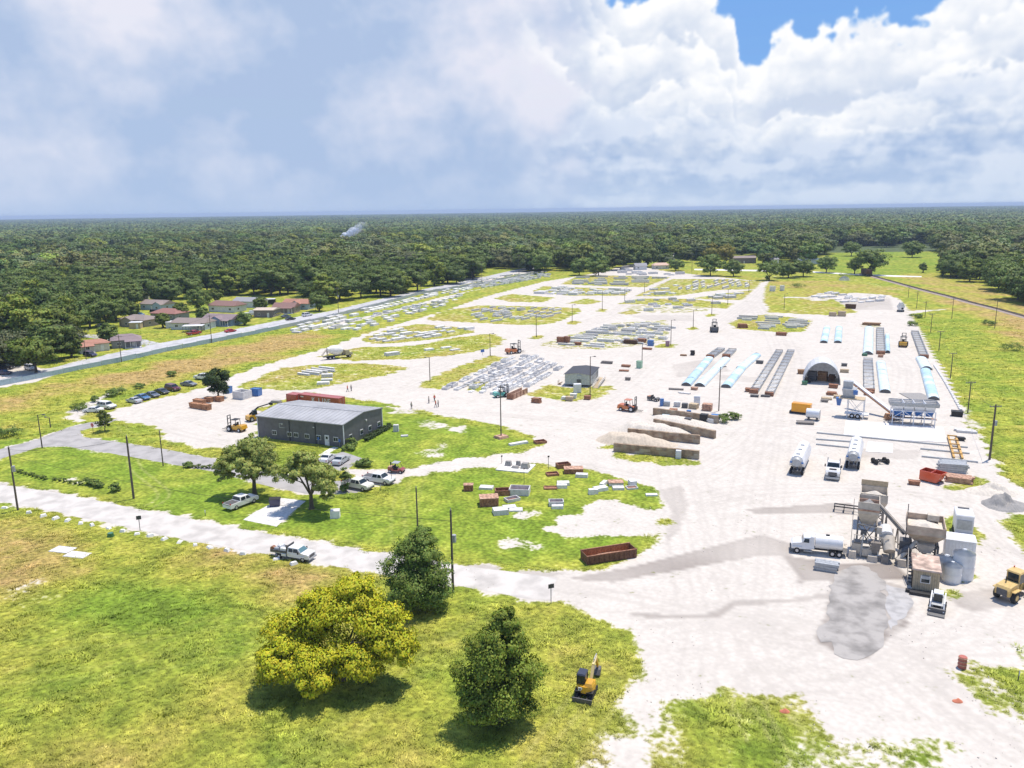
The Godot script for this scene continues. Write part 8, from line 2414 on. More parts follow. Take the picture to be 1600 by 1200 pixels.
func heavy_trucks() -> void:
	var w := paint("white_paint", 0.74, 0.74, 0.74)
	# water truck
	var t := thing("tank_truck", "white tank truck parked at the batching tower", "truck", P(42.18,-103.99), 2.827)
	t.scale = Vector3(0.8, 0.86, 0.86)
	part("cab", G().hull(PackedVector2Array([Vector2(1.2, 0.9), Vector2(4.6, 0.8), Vector2(4.7, 1.5), Vector2(4.4, 1.75), Vector2(3.0, 1.95), Vector2(2.7, 2.75), Vector2(1.3, 2.85)]), 1.15, 1.9, 0.2, 2.85), w, t)
	part("windscreen", pane([Vector3(2.98, 2.0, -1.0), Vector3(2.73, 2.65, -0.9), Vector3(2.73, 2.65, 0.9), Vector3(2.98, 2.0, 1.0)], Vector3(0.9, 0.4, 0)), M.glass, t)
	for s in [-1.0, 1.0]:
		part("side_window", pane([Vector3(1.8, 2.0, s * 1.13), Vector3(2.75, 2.0, s * 1.13), Vector3(2.5, 2.6, s * 1.0), Vector3(1.8, 2.6, s * 1.0)], Vector3(0, 0.2, s)), M.glass, t)
		part("step", G().box(Vector3(1.9, 0.6, s * 1.1), Vector3(1.4, 0.14, 0.3)), M.steel, t)
		part("fender", G().box(Vector3(3.7, 1.15, s * 1.08), Vector3(1.5, 0.16, 0.4)), w, t)
	part("sleeper_box", G().hull(PackedVector2Array([Vector2(0.9, 1.0), Vector2(1.5, 1.0), Vector2(1.5, 3.0), Vector2(1.0, 3.0)]), 1.1), w, t)
	var g := G()
	g.tube(Vector3(-3.6, 2.0, 0), Vector3(0.8, 2.0, 0), 1.15, 1.15, 20)
	part("tank", g, w, t)
	part("tank_band", G().tube(Vector3(-1.4, 2.0, 0), Vector3(-1.3, 2.0, 0), 1.18, 1.18, 20), M.steel_white, t)
	part("hatch", G().box(Vector3(-1.2, 3.18, 0), Vector3(0.6, 0.12, 0.5)), M.black, t)
	part("chassis", G().box(Vector3(0, 0.8, 0), Vector3(8.4, 0.24, 1.0)), M.black, t)
	part("bumper", G().box(Vector3(4.75, 0.6, 0), Vector3(0.24, 0.35, 2.3)), M.steel_dark, t)
	part("spray_box", G().box(Vector3(-4.0, 1.2, 0), Vector3(0.7, 0.9, 1.8)), M.dusty, t)
	wheels(t, [3.7, -2.0, -3.1], 1.0, 0.52, 0.36)
	# two tanker trailers, back ends towards the viewer
	for a in [[P(50.18,-136.54), P(58,-152.19), "white bulk tanker trailer beside the white tractor unit"], [P(61.34,-139.29), P(69.78,-156.52), "white bulk tanker trailer standing beside the black axle"]]:
		var p: Vector3 = a[0]
		var q: Vector3 = a[1]
		var L := minf(p.distance_to(q), 11.5)
		var s := thing("tanker_trailer", a[2], "trailer", p, atan2(-(q.z - p.z), q.x - p.x))
		var b := G()
		b.hull(PackedVector2Array([Vector2(0.9, 1.6), Vector2(2.6, 1.2), Vector2(L * 0.45, 1.2), Vector2(L - 0.9, 1.4), Vector2(L, 2.2), Vector2(L - 0.3, 3.3), Vector2(0.7, 3.3), Vector2(0.4, 2.3)]), 1.25, 2.4, 0.45, 3.3)
		part("tank", b, M.steel_white, s)
		part("tank_top", G().tube(Vector3(0.7, 2.55, 0), Vector3(L - 0.3, 2.55, 0), 1.0, 1.0, 18), M.steel_white, s)
		part("end_plate", G().tube(Vector3(0.3, 2.35, 0), Vector3(0.75, 2.35, 0), 0.7, 1.15, 16), M.steel, s)
		for e in [-1.0, 1.0]:
			part("mudguard", G().box(Vector3(0.5, 2.4, e * 0.85), Vector3(0.2, 0.3, 0.6)), paint("blue_box", 0.03, 0.15, 0.42), s)
		for k in 3:
			part("hatch", G().tube(Vector3(2.0 + k * 3.0, 3.5, 0), Vector3(2.0 + k * 3.0, 3.68, 0), 0.35, 0.3, 12), M.steel, s)
		part("discharge_pipe", G().tube(Vector3(-0.1, 0.9, -0.5), Vector3(2.6, 0.9, -0.3), 0.14, 0.14, 8).tube(Vector3(-0.2, 1.0, 0.3), Vector3(0.6, 1.7, 0.1), 0.16, 0.16, 8), M.steel_dark, s)
		part("frame", G().box(Vector3(L / 2, 0.85, 0), Vector3(L - 0.6, 0.2, 1.1)), M.steel_dark, s)
		part("landing_leg", G().box(Vector3(L - 1.6, 0.45, 0.8), Vector3(0.2, 0.9, 0.2)).box(Vector3(L - 1.6, 0.45, -0.8), Vector3(0.2, 0.9, 0.2)), M.steel, s)
		wheels(s, [1.2, 2.4], 1.0, 0.5, 0.4)
	var u := thing("tractor_unit", "white lorry tractor unit between the two tanker trailers", "truck", P(55.5,-133.55), -1.989)
	t = u
	part("cab", G().hull(PackedVector2Array([Vector2(-3.2, 0.9), Vector2(-0.4, 0.8), Vector2(-0.3, 1.4), Vector2(-0.6, 1.75), Vector2(-1.9, 1.95), Vector2(-2.2, 2.8), Vector2(-3.2, 2.9)]), 1.15, 1.9, 0.2, 2.9), w, t)
	part("windscreen", pane([Vector3(-1.92, 2.0, -1.0), Vector3(-2.18, 2.7, -0.9), Vector3(-2.18, 2.7, 0.9), Vector3(-1.92, 2.0, 1.0)], Vector3(0.9, 0.4, 0)), M.glass, t)
	part("bonnet_vent", G().box(Vector3(-1.1, 1.9, 0), Vector3(0.5, 0.06, 1.2)), M.black, t)
	part("grille", G().box(Vector3(-0.28, 1.2, 0), Vector3(0.1, 0.7, 1.4)), M.steel_dark, t)
	part("chassis", G().box(Vector3(-3.9, 0.8, 0), Vector3(7.0, 0.24, 0.9)), M.black, t)
	part("fifth_wheel", G().tube(Vector3(-5.6, 0.95, 0), Vector3(-5.6, 1.1, 0), 0.6, 0.55, 12), M.steel_dark, t)
	part("bumper", G().box(Vector3(-0.15, 0.55, 0), Vector3(0.25, 0.35, 2.3)), M.steel, t)
	for s in [-1.0, 1.0]:
		part("fuel_tank", G().tube(Vector3(-3.9, 0.75, s * 0.95), Vector3(-2.7, 0.75, s * 0.95), 0.32, 0.32, 12), M.steel, t)
		part("exhaust", G().tube(Vector3(-3.3, 0.9, s * 1.0), Vector3(-3.3, 3.3, s * 1.0), 0.08, 0.08, 8), M.steel, t)
		part("mirror", G().box(Vector3(-2.0, 2.2, s * 1.35), Vector3(0.1, 0.5, 0.2)), M.black, t)
	wheels(t, [-1.2, -5.0, -6.2], 1.0, 0.5, 0.4)
	var x := thing("wheel_axle", "black trailer axle with wheels standing alone on the sand", "axle", P(68.17,-143.14), 0.1)
	part("beam", G().bar(Vector3(-0.9, 0.55, -0.5), Vector3(0.9, 0.55, -0.5), 0.2).bar(Vector3(-0.9, 0.55, 0.5), Vector3(0.9, 0.55, 0.5), 0.2).bar(Vector3(0, 0.6, -0.6), Vector3(0, 0.6, 0.6), 0.24), M.black, x)
	for a in [[-1.1, -0.5], [-1.1, 0.5], [1.1, -0.5], [1.1, 0.5]]:
		part("wheel", G().tube(Vector3(a[0] - 0.2, 0.5, a[1]), Vector3(a[0] + 0.2, 0.5, a[1]), 0.5, 0.5, 14), M.tyre, x)
	# derelict mixer lorry in the grass
	var m := thing("mixer_truck", "derelict concrete mixer lorry with a white drum in the grass island", "mixer truck", P(-57.27,-260.86), 0.579)
	part("drum", G().tube(Vector3(-3.4, 3.3, 0), Vector3(-2.4, 3.1, 0), 0.6, 1.1, 16).tube(Vector3(-2.4, 3.1, 0), Vector3(-0.4, 2.8, 0), 1.1, 1.7, 16).tube(Vector3(-0.4, 2.8, 0), Vector3(1.2, 2.6, 0), 1.7, 1.3, 16).tube(Vector3(1.2, 2.6, 0), Vector3(1.9, 2.5, 0), 1.3, 0.7, 16), M.concrete_white, m)
	part("cab", G().hull(PackedVector2Array([Vector2(2.6, 0.9), Vector2(5.0, 0.9), Vector2(5.0, 1.7), Vector2(4.0, 1.8), Vector2(3.8, 2.6), Vector2(2.6, 2.6)]), 1.1), mat("old_cream", lin(0.50, 0.44, 0.28), 0.8, 0.0, grime, 0.4), m)
	part("windscreen", pane([Vector3(3.98, 1.85, -0.95), Vector3(3.82, 2.5, -0.95), Vector3(3.82, 2.5, 0.95), Vector3(3.98, 1.85, 0.95)], Vector3(1, 0.2, 0)), M.glass, m)
	part("chassis", G().box(Vector3(0, 1.0, 0), Vector3(9.6, 0.3, 1.0)), M.steel_dark, m)
	part("chute", G().bar(Vector3(-3.6, 3.3, 0), Vector3(-5.4, 1.6, 0.6), 0.6, 0.25), M.dusty, m)
	part("support", G().bar(Vector3(-3.2, 1.1, 0.5), Vector3(-3.4, 2.7, 0.4), 0.16).bar(Vector3(-3.2, 1.1, -0.5), Vector3(-3.4, 2.7, -0.4), 0.16).box(Vector3(1.9, 1.8, 0), Vector3(0.3, 1.4, 1.2)), M.dusty_dark, m)
	part("ladder", G().bar(Vector3(-3.8, 1.0, 0.9), Vector3(-3.5, 4.0, 0.6), 0.08), M.dusty, m)
	wheels(m, [4.0, -1.6, -2.8], 1.0, 0.55, 0.4)
	var d := thing("mixer_drum", "white upright mixer drum standing at the far right of the yard", "mixer drum", P(174.35,-359.19), 0.0)
	part("shell", G().tube(Vector3(0, 0.8, 0), Vector3(0, 2.4, 0), 1.1, 1.7, 16).tube(Vector3(0, 2.4, 0), Vector3(0, 4.2, 0), 1.7, 0.7, 16), M.concrete_white, d)
	part("base", G().box(Vector3(0, 0.4, 0), Vector3(2.6, 0.8, 1.6)), M.steel_dark, d)
	part("opening", G().tube(Vector3(0, 1.6, 1.5), Vector3(0, 1.6, 1.62), 0.45, 0.45, 10), M.black, d)

func machines() -> void:
	var yellow := paint("machine_yellow", 0.62, 0.33, 0.02)
	# mini digger
	var t := thing("mini_excavator", "yellow mini excavator with a dark cab parked in the meadow grass", "excavator", P(6.94,-71.61), 1.218)
	for s in [-1.0, 1.0]:
		part("track", G().hull(PackedVector2Array([Vector2(-1.0, 0.04), Vector2(1.0, 0.04), Vector2(1.25, 0.3), Vector2(1.0, 0.55), Vector2(-1.0, 0.55), Vector2(-1.25, 0.3)]), 0.18, 1e9, 0.0, 2.0, s * 0.72), M.tyre, t)
	part("undercarriage", G().box(Vector3(0, 0.4, 0), Vector3(1.4, 0.3, 1.1)).tube(Vector3(0, 0.5, 0), Vector3(0, 0.72, 0), 0.45, 0.45, 14), M.black, t)
	part("blade", G().hull(PackedVector2Array([Vector2(-1.75, 0.06), Vector2(-1.62, 0.06), Vector2(-1.55, 0.25), Vector2(-1.62, 0.5), Vector2(-1.75, 0.5)]), 0.98), M.steel_dark, t)
	for s in [-1.0, 1.0]:
		part("blade_arm", G().bar(Vector3(-1.6, 0.3, s * 0.4), Vector3(-0.4, 0.4, s * 0.4), 0.12), M.black, t)
	var h := G()
	var ring := []
	for k in 13:
		var a := PI * 0.5 + PI * k / 12.0
		ring.append(Vector2(cos(a) * 1.05 - 0.1, sin(a) * 0.95))
	ring.append(Vector2(0.75, -0.85))
	ring.append(Vector2(0.75, 0.85))
	var top := []
	var bot := []
	for p in ring:
		top.append(Vector3(p.x * 0.9, 1.35, p.y * 0.9))
		bot.append(Vector3(p.x, 0.74, p.y))
	h.face(top, Vector3.UP)
	for k in ring.size():
		var j: int = (k + 1) % ring.size()
		var mid: Vector3 = (bot[k] + bot[j]) / 2
		h.face([bot[k], bot[j], top[j], top[k]], Vector3(mid.x, 0.1, mid.z))
	part("house", h, yellow, t)
	part("house_band", G().hex(Vector3(-0.35, 0.8, 0), Vector3(1.5, 0.12, 1.86), Vector3(1.5, 0.12, 1.86)), M.black, t)
	part("engine_cover", G().hex(Vector3(-0.35, 1.48, 0.4), Vector3(1.1, 0.28, 0.85), Vector3(0.8, 0.28, 0.65)), yellow, t)
	var cab := part("cab", G().hex(Vector3(0.0, 1.75, -0.42), Vector3(1.15, 1.05, 0.82), Vector3(1.05, 1.05, 0.76)), M.glass, t)
	part("cab_roof", G().hex(Vector3(0.0, 2.33, -0.42), Vector3(1.25, 0.14, 0.92), Vector3(1.05, 0.14, 0.76)), mat("cab_dark", lin(0.04, 0.045, 0.07), 0.4), t)
	for x in [-0.54, 0.54]:
		for z in [-0.8, -0.04]:
			part("cab_pillar", G().box(Vector3(x, 1.75, z), Vector3(0.09, 1.08, 0.09)), M.black, t)
	var pl := part("number_panel", G().box(Vector3(-1.04, 1.08, -0.35), Vector3(0.05, 0.34, 0.4)), M.white_trim, t)
	part("digit", G().box(Vector3(-1.07, 1.08, -0.35), Vector3(0.02, 0.22, 0.12)), M.steel_dark, pl)
	part("swing_post", G().box(Vector3(0.95, 0.9, 0.25), Vector3(0.35, 0.5, 0.3)), M.black, t)
	part("boom", G().bar(Vector3(0.95, 1.0, 0.25), Vector3(1.7, 2.2, 0.25), 0.24, 0.34).bar(Vector3(1.7, 2.2, 0.25), Vector3(2.9, 2.5, 0.25), 0.24, 0.3), mat("boom_cream", lin(0.62, 0.50, 0.24), 0.6), t)
	part("stick", G().bar(Vector3(2.8, 2.6, 0.25), Vector3(3.6, 1.0, 0.25), 0.2, 0.28), yellow, t)
	part("bucket", G().hull(PackedVector2Array([Vector2(3.4, 0.75), Vector2(3.85, 0.95), Vector2(3.95, 0.5), Vector2(3.5, 0.15), Vector2(3.05, 0.3)]), 0.32, 1e9, 0.0, 2.0, 0.25), M.steel_dark, t)
	part("ram", G().tube(Vector3(1.2, 1.0, 0.25), Vector3(2.2, 2.15, 0.25), 0.06, 0.06, 8).tube(Vector3(2.0, 2.65, 0.25), Vector3(3.0, 2.75, 0.25), 0.055, 0.055, 8), M.steel, t)
	cab.set_meta("label", "dark glazed cab")
	# wheel loader at the right edge
	var l := thing("wheel_loader", "pale yellow wheel loader standing right of the plastic tanks", "loader", P(60.76,-90.6), -2.580)
	var yl := mat("loader_yellow", lin(0.60, 0.42, 0.16), 0.5, 0.0, grime, 0.4)
	part("rear_body", G().hull(PackedVector2Array([Vector2(0.4, 0.9), Vector2(2.7, 0.95), Vector2(2.8, 1.7), Vector2(2.5, 2.05), Vector2(0.6, 2.2)]), 0.85), yl, l)
	part("grille", G().box(Vector3(2.8, 1.4, 0), Vector3(0.08, 0.8, 1.2)), M.steel_dark, l)
	part("cab", G().hex(Vector3(-0.3, 2.6, 0), Vector3(1.5, 1.3, 1.5), Vector3(1.3, 1.3, 1.4)), M.glass, l)
	part("cab_roof", G().hex(Vector3(-0.3, 3.32, 0), Vector3(1.7, 0.16, 1.7), Vector3(1.5, 0.16, 1.5)), yl, l)
	for x in [-0.98, 0.38]:
		for z in [-0.7, 0.7]:
			part("cab_pillar", G().box(Vector3(x, 2.6, z), Vector3(0.12, 1.32, 0.12)), yl, l)
	part("front_frame", G().box(Vector3(-1.6, 1.2, 0), Vector3(1.8, 0.9, 1.0)), yl, l)
	part("lift_arm", G().bar(Vector3(-1.2, 1.9, 0.5), Vector3(-3.3, 0.8, 0.5), 0.22, 0.34).bar(Vector3(-1.2, 1.9, -0.5), Vector3(-3.3, 0.8, -0.5), 0.22, 0.34), yl, l)
	part("bucket", G().hull(PackedVector2Array([Vector2(-3.2, 0.2), Vector2(-4.4, 0.15), Vector2(-4.3, 0.25), Vector2(-3.5, 0.5), Vector2(-3.5, 1.2), Vector2(-3.2, 1.3)]), 1.3), M.steel_dark, l)
	part("exhaust", G().tube(Vector3(1.4, 2.1, 0.3), Vector3(1.4, 2.9, 0.3), 0.07, 0.07, 8), M.black, l)
	part("fender", G().box(Vector3(1.6, 1.55, 1.05), Vector3(1.5, 0.1, 0.5)).box(Vector3(1.6, 1.55, -1.05), Vector3(1.5, 0.1, 0.5)), yl, l)
	part("beacon", G().tube(Vector3(-0.9, 3.4, 0.6), Vector3(-0.9, 3.6, 0.6), 0.08, 0.08, 8), paint("skip_orange", 0.62, 0.09, 0.03), l)
	wheels(l, [1.6, -1.7], 1.0, 0.72, 0.5, "loader_yellow")
	# skid steer
	var k := thing("skid_steer", "grey and white skid-steer loader in front of the tan shed", "skid loader", P(49.94,-87.52), -2.111)
	part("body", G().hull(PackedVector2Array([Vector2(-1.6, 0.35), Vector2(0.8, 0.35), Vector2(0.9, 1.0), Vector2(-0.4, 1.15), Vector2(-1.6, 1.3)]), 0.62), M.steel, k)
	part("cab", G().hex(Vector3(-0.4, 1.6, 0), Vector3(1.1, 0.95, 0.95), Vector3(1.0, 0.95, 0.9)), M.glass, k)
	part("cab_roof", G().hex(Vector3(-0.45, 2.12, 0), Vector3(1.2, 0.1, 1.05), Vector3(1.1, 0.1, 0.98)), M.steel_white, k)
	part("engine_lid", G().hex(Vector3(-1.3, 1.38, 0), Vector3(0.7, 0.2, 1.1), Vector3(0.6, 0.2, 0.95)), M.steel_white, k)
	for s in [-1.0, 1.0]:
		part("lift_arm", G().bar(Vector3(-1.5, 1.6, s * 0.72), Vector3(0.9, 1.25, s * 0.72), 0.14, 0.22).bar(Vector3(0.9, 1.25, s * 0.72), Vector3(1.3, 0.4, s * 0.72), 0.14, 0.2), M.steel_white, k)
	part("bucket", G().hull(PackedVector2Array([Vector2(1.2, 0.08), Vector2(2.0, 0.05), Vector2(1.95, 0.14), Vector2(1.35, 0.3), Vector2(1.35, 0.75), Vector2(1.2, 0.8)]), 0.9), M.steel_dark, k)
	part("grille", G().box(Vector3(0.92, 0.75, 0), Vector3(0.06, 0.5, 0.8)), M.black, k)
	wheels(k, [0.35, -1.0], 0.78, 0.4, 0.3, "steel_white")
	# rusty long skip
	mat("skip_brown", lin(0.17, 0.095, 0.06), 0.85, 0.0, rustmap, 0.5)
	var d := thing("rusty_skip", "long rusty open skip lying in the rubble lawn", "skip", P(12.96,-103.26), 0.316)
	d.scale.y = 0.82
	var L := 7.41
	for s in [-1.0, 1.0]:
		part("side_wall", G().box(Vector3(0, 0.75, s * 1.1), Vector3(L, 1.5, 0.1)), M.skip_brown, d)
		part("end_wall", G().box(Vector3(s * (L / 2 - 0.05), 0.75, 0), Vector3(0.1, 1.5, 2.1)), M.skip_brown, d)
		part("top_rail", G().box(Vector3(0, 1.54, s * 1.12), Vector3(L + 0.1, 0.12, 0.18)), M.rust, d)
		for k2 in 10:
			part("rib", G().box(Vector3(-L / 2 + L * (k2 + 0.5) / 10, 0.75, s * 1.19), Vector3(0.12, 1.45, 0.1)), M.skip_brown, d)
	for s in [-1.0, 1.0]:
		part("lining", G().box(Vector3(0, 0.8, s * 1.03), Vector3(L - 0.2, 1.3, 0.04)), mat("skip_orange_rust", lin(0.42, 0.19, 0.09), 0.85, 0.0, rustmap, 0.5), d)
	part("bottom", G().box(Vector3(0, 0.2, 0), Vector3(L - 0.2, 0.12, 2.0)), M.rust, d)
	part("scrap", heap_mesh(L - 0.4, 2.0, 0.5, 31, Vector2(0.6, 0.5), 0.8), M.rust_pale, d).position = Vector3(0, 0.45, 0)
	# steel forms in the block field
	var f := thing("steel_form", "long rusty steel form beside the teal forklift", "formwork", P(-0.54,-198.96), 1.089)
	for s in [-0.8, 0.8]:
		part("side_form", G().box(Vector3(4.0, 0.7, s), Vector3(8.4, 1.4, 0.14)), M.rust_pale, f)
	for x in [0.0, 2.0, 4.0, 6.0, 8.0]:
		part("rib", G().box(Vector3(x, 0.7, 0.92), Vector3(0.14, 1.4, 0.12)), M.rust, f)
	part("end_plate", G().box(Vector3(-0.15, 0.7, 0), Vector3(0.1, 1.4, 1.7)), M.rust, f)
	part("bottom", G().box(Vector3(4.0, 0.1, 0), Vector3(8.2, 0.14, 1.4)), M.concrete, f)
	# concrete box by the cedar
	var c := thing("concrete_box", "large open grey concrete box on the grass beside the cedar", "concrete box", P(-70.17,-204.57), -0.440)
	for s in [-1.0, 1.0]:
		part("side_wall", G().box(Vector3(0, 1.0, s * 1.5), Vector3(3.6, 2.0, 0.25)), M.concrete, c)
		part("end_wall", G().box(Vector3(s * 1.68, 1.0, 0), Vector3(0.25, 2.0, 2.75)), M.concrete, c)
	part("bottom", G().box(Vector3(0, 0.12, 0), Vector3(3.1, 0.2, 2.75)), M.concrete, c)
	# odds and ends
	var rd := thing("red_drum", "faded red ribbed drum standing in the rough grass at the yard corner", "drum", P(46.21,-75.33), 0.0)
	part("body", G().tube(Vector3.ZERO, Vector3(0, 1.25, 0), 0.42, 0.38, 14), mat("drum_red", lin(0.42, 0.13, 0.10), 0.7, 0.0, grime, 0.8), rd)
	for y in [0.35, 0.75, 1.1]:
		part("ring", G().tube(Vector3(0, y, 0), Vector3(0, y + 0.08, 0), 0.45, 0.45, 14), M.rust_pale, rd)
	for a in [[P(42.59,-69.51), "orange marker bag at the rim of the sand near the red drum"], [P(25.49,-68.28), "orange marker bag on the sand by the near weeds"]]:
		var o := part("marker_bag", heap_mesh(1.0, 0.7, 0.35, 41, Vector2(0.5, 0.5), 0.6), paint("bag_orange", 0.62, 0.20, 0.10), self)
		o.position = a[0]
		tag(o, a[1], "bag")
	var gb := part("green_lid", G().tube(Vector3(0, 0, 0), Vector3(0, 0.55, 0), 0.55, 0.4, 12), M.green_box, self)
	gb.position = P(-60.39,-113.36)
	tag(gb, "dark green valve box beside the row of white boulders", "valve box")
	var bt := thing("blue_bin", "dark blue bin in the shade between the two oaks", "bin", P(-39.17,-125.37), 0.2)
	part("body", G().hex(Vector3(0, 0.6, 0), Vector3(1.6, 1.2, 1.1), Vector3(1.8, 1.2, 1.3)), paint("navy_paint", 0.03, 0.03, 0.09), bt)
	part("lid", G().hex(Vector3(0, 1.26, 0), Vector3(1.9, 0.12, 1.4), Vector3(1.7, 0.12, 1.2)), M.black, bt)
	var dome := thing("white_dome", "small white dome beside the thicket at the end of the rails", "dome", P(213.06,-516.84), 0.0)
	part("shell", G().tube(Vector3(0, 0, 0), Vector3(0, 1.6, 0), 3.4, 2.8, 14, false).tube(Vector3(0, 1.6, 0), Vector3(0, 2.8, 0), 2.8, 0.4, 14), M.concrete_white, dome)
	for a in [[P(147.77,-455.63), "upright pale box pair at the back of the yard", 3.0], [P(154.11,-458.42), "single white box beside the pale box pair", 2.2]]:
		stack(a[1], a[0], a[2], 3.0, 2.0, M.concrete_white)

func people() -> void:
	var walk := figure_mesh(0.22)
	var stand := figure_mesh(0.04)
	var skin := leaf_mat("clothing")
	skin.backlight_enabled = false
	var who := [
		[P(-44.01,-210.49), 0.4, "person in red shirt walking behind the red container", walk], [P(-43.12,-211.21), 2.4, "person in grey shirt standing beyond the end of the red container", stand],
		[P(-24.49,-190.25), 1.2, "person in dark clothes standing at the edge of the office lawn", stand], [P(-20.85,-196), 0.6, "person in pale shirt standing apart from the group on the sand", stand],
		[P(-19.6,-197.99), 2.0, "person in red shirt standing behind the pair on the sand", walk], [P(-18.73,-191.86), 3.6, "person in red shirt walking in the pair on the sand", walk], [P(-18.1,-191.83), 2.6, "person in grey shirt walking beside the red-shirted one on the sand", stand],
	]
	for a in who:
		var o := part("person", a[3], skin, self)
		o.position = a[0]
		o.rotation.y = a[1]
		tag(o, a[2], "person")

func smoke() -> void:
	var t := thing("smoke_plume", "thin white smoke drifting up from the wood", "smoke", P(-208.81,-1009.01))
	for k in 9:
		var f := k / 8.0
		var m := mat("smoke_%d" % k, Color(0.93, 0.95, 1.0, lerpf(0.55, 0.04, f)), 1.0)
		m.transparency = BaseMaterial3D.TRANSPARENCY_ALPHA
		var b := SphereMesh.new()
		b.radius = 1.0
		b.height = 2.0
		b.radial_segments = 20
		b.rings = 10
		var o := part("puff", b, m, t)
		o.position = Vector3(2.0 + 24.0 * f, 16.0 + 13.0 * f + 1.5 * sin(k * 2.1), -6.0 * f)
		o.scale = Vector3(3.0 + 6.0 * f, 3.2 + 2.0 * f, 3.0 + 5.0 * f)
		o.rotation.z = 0.6

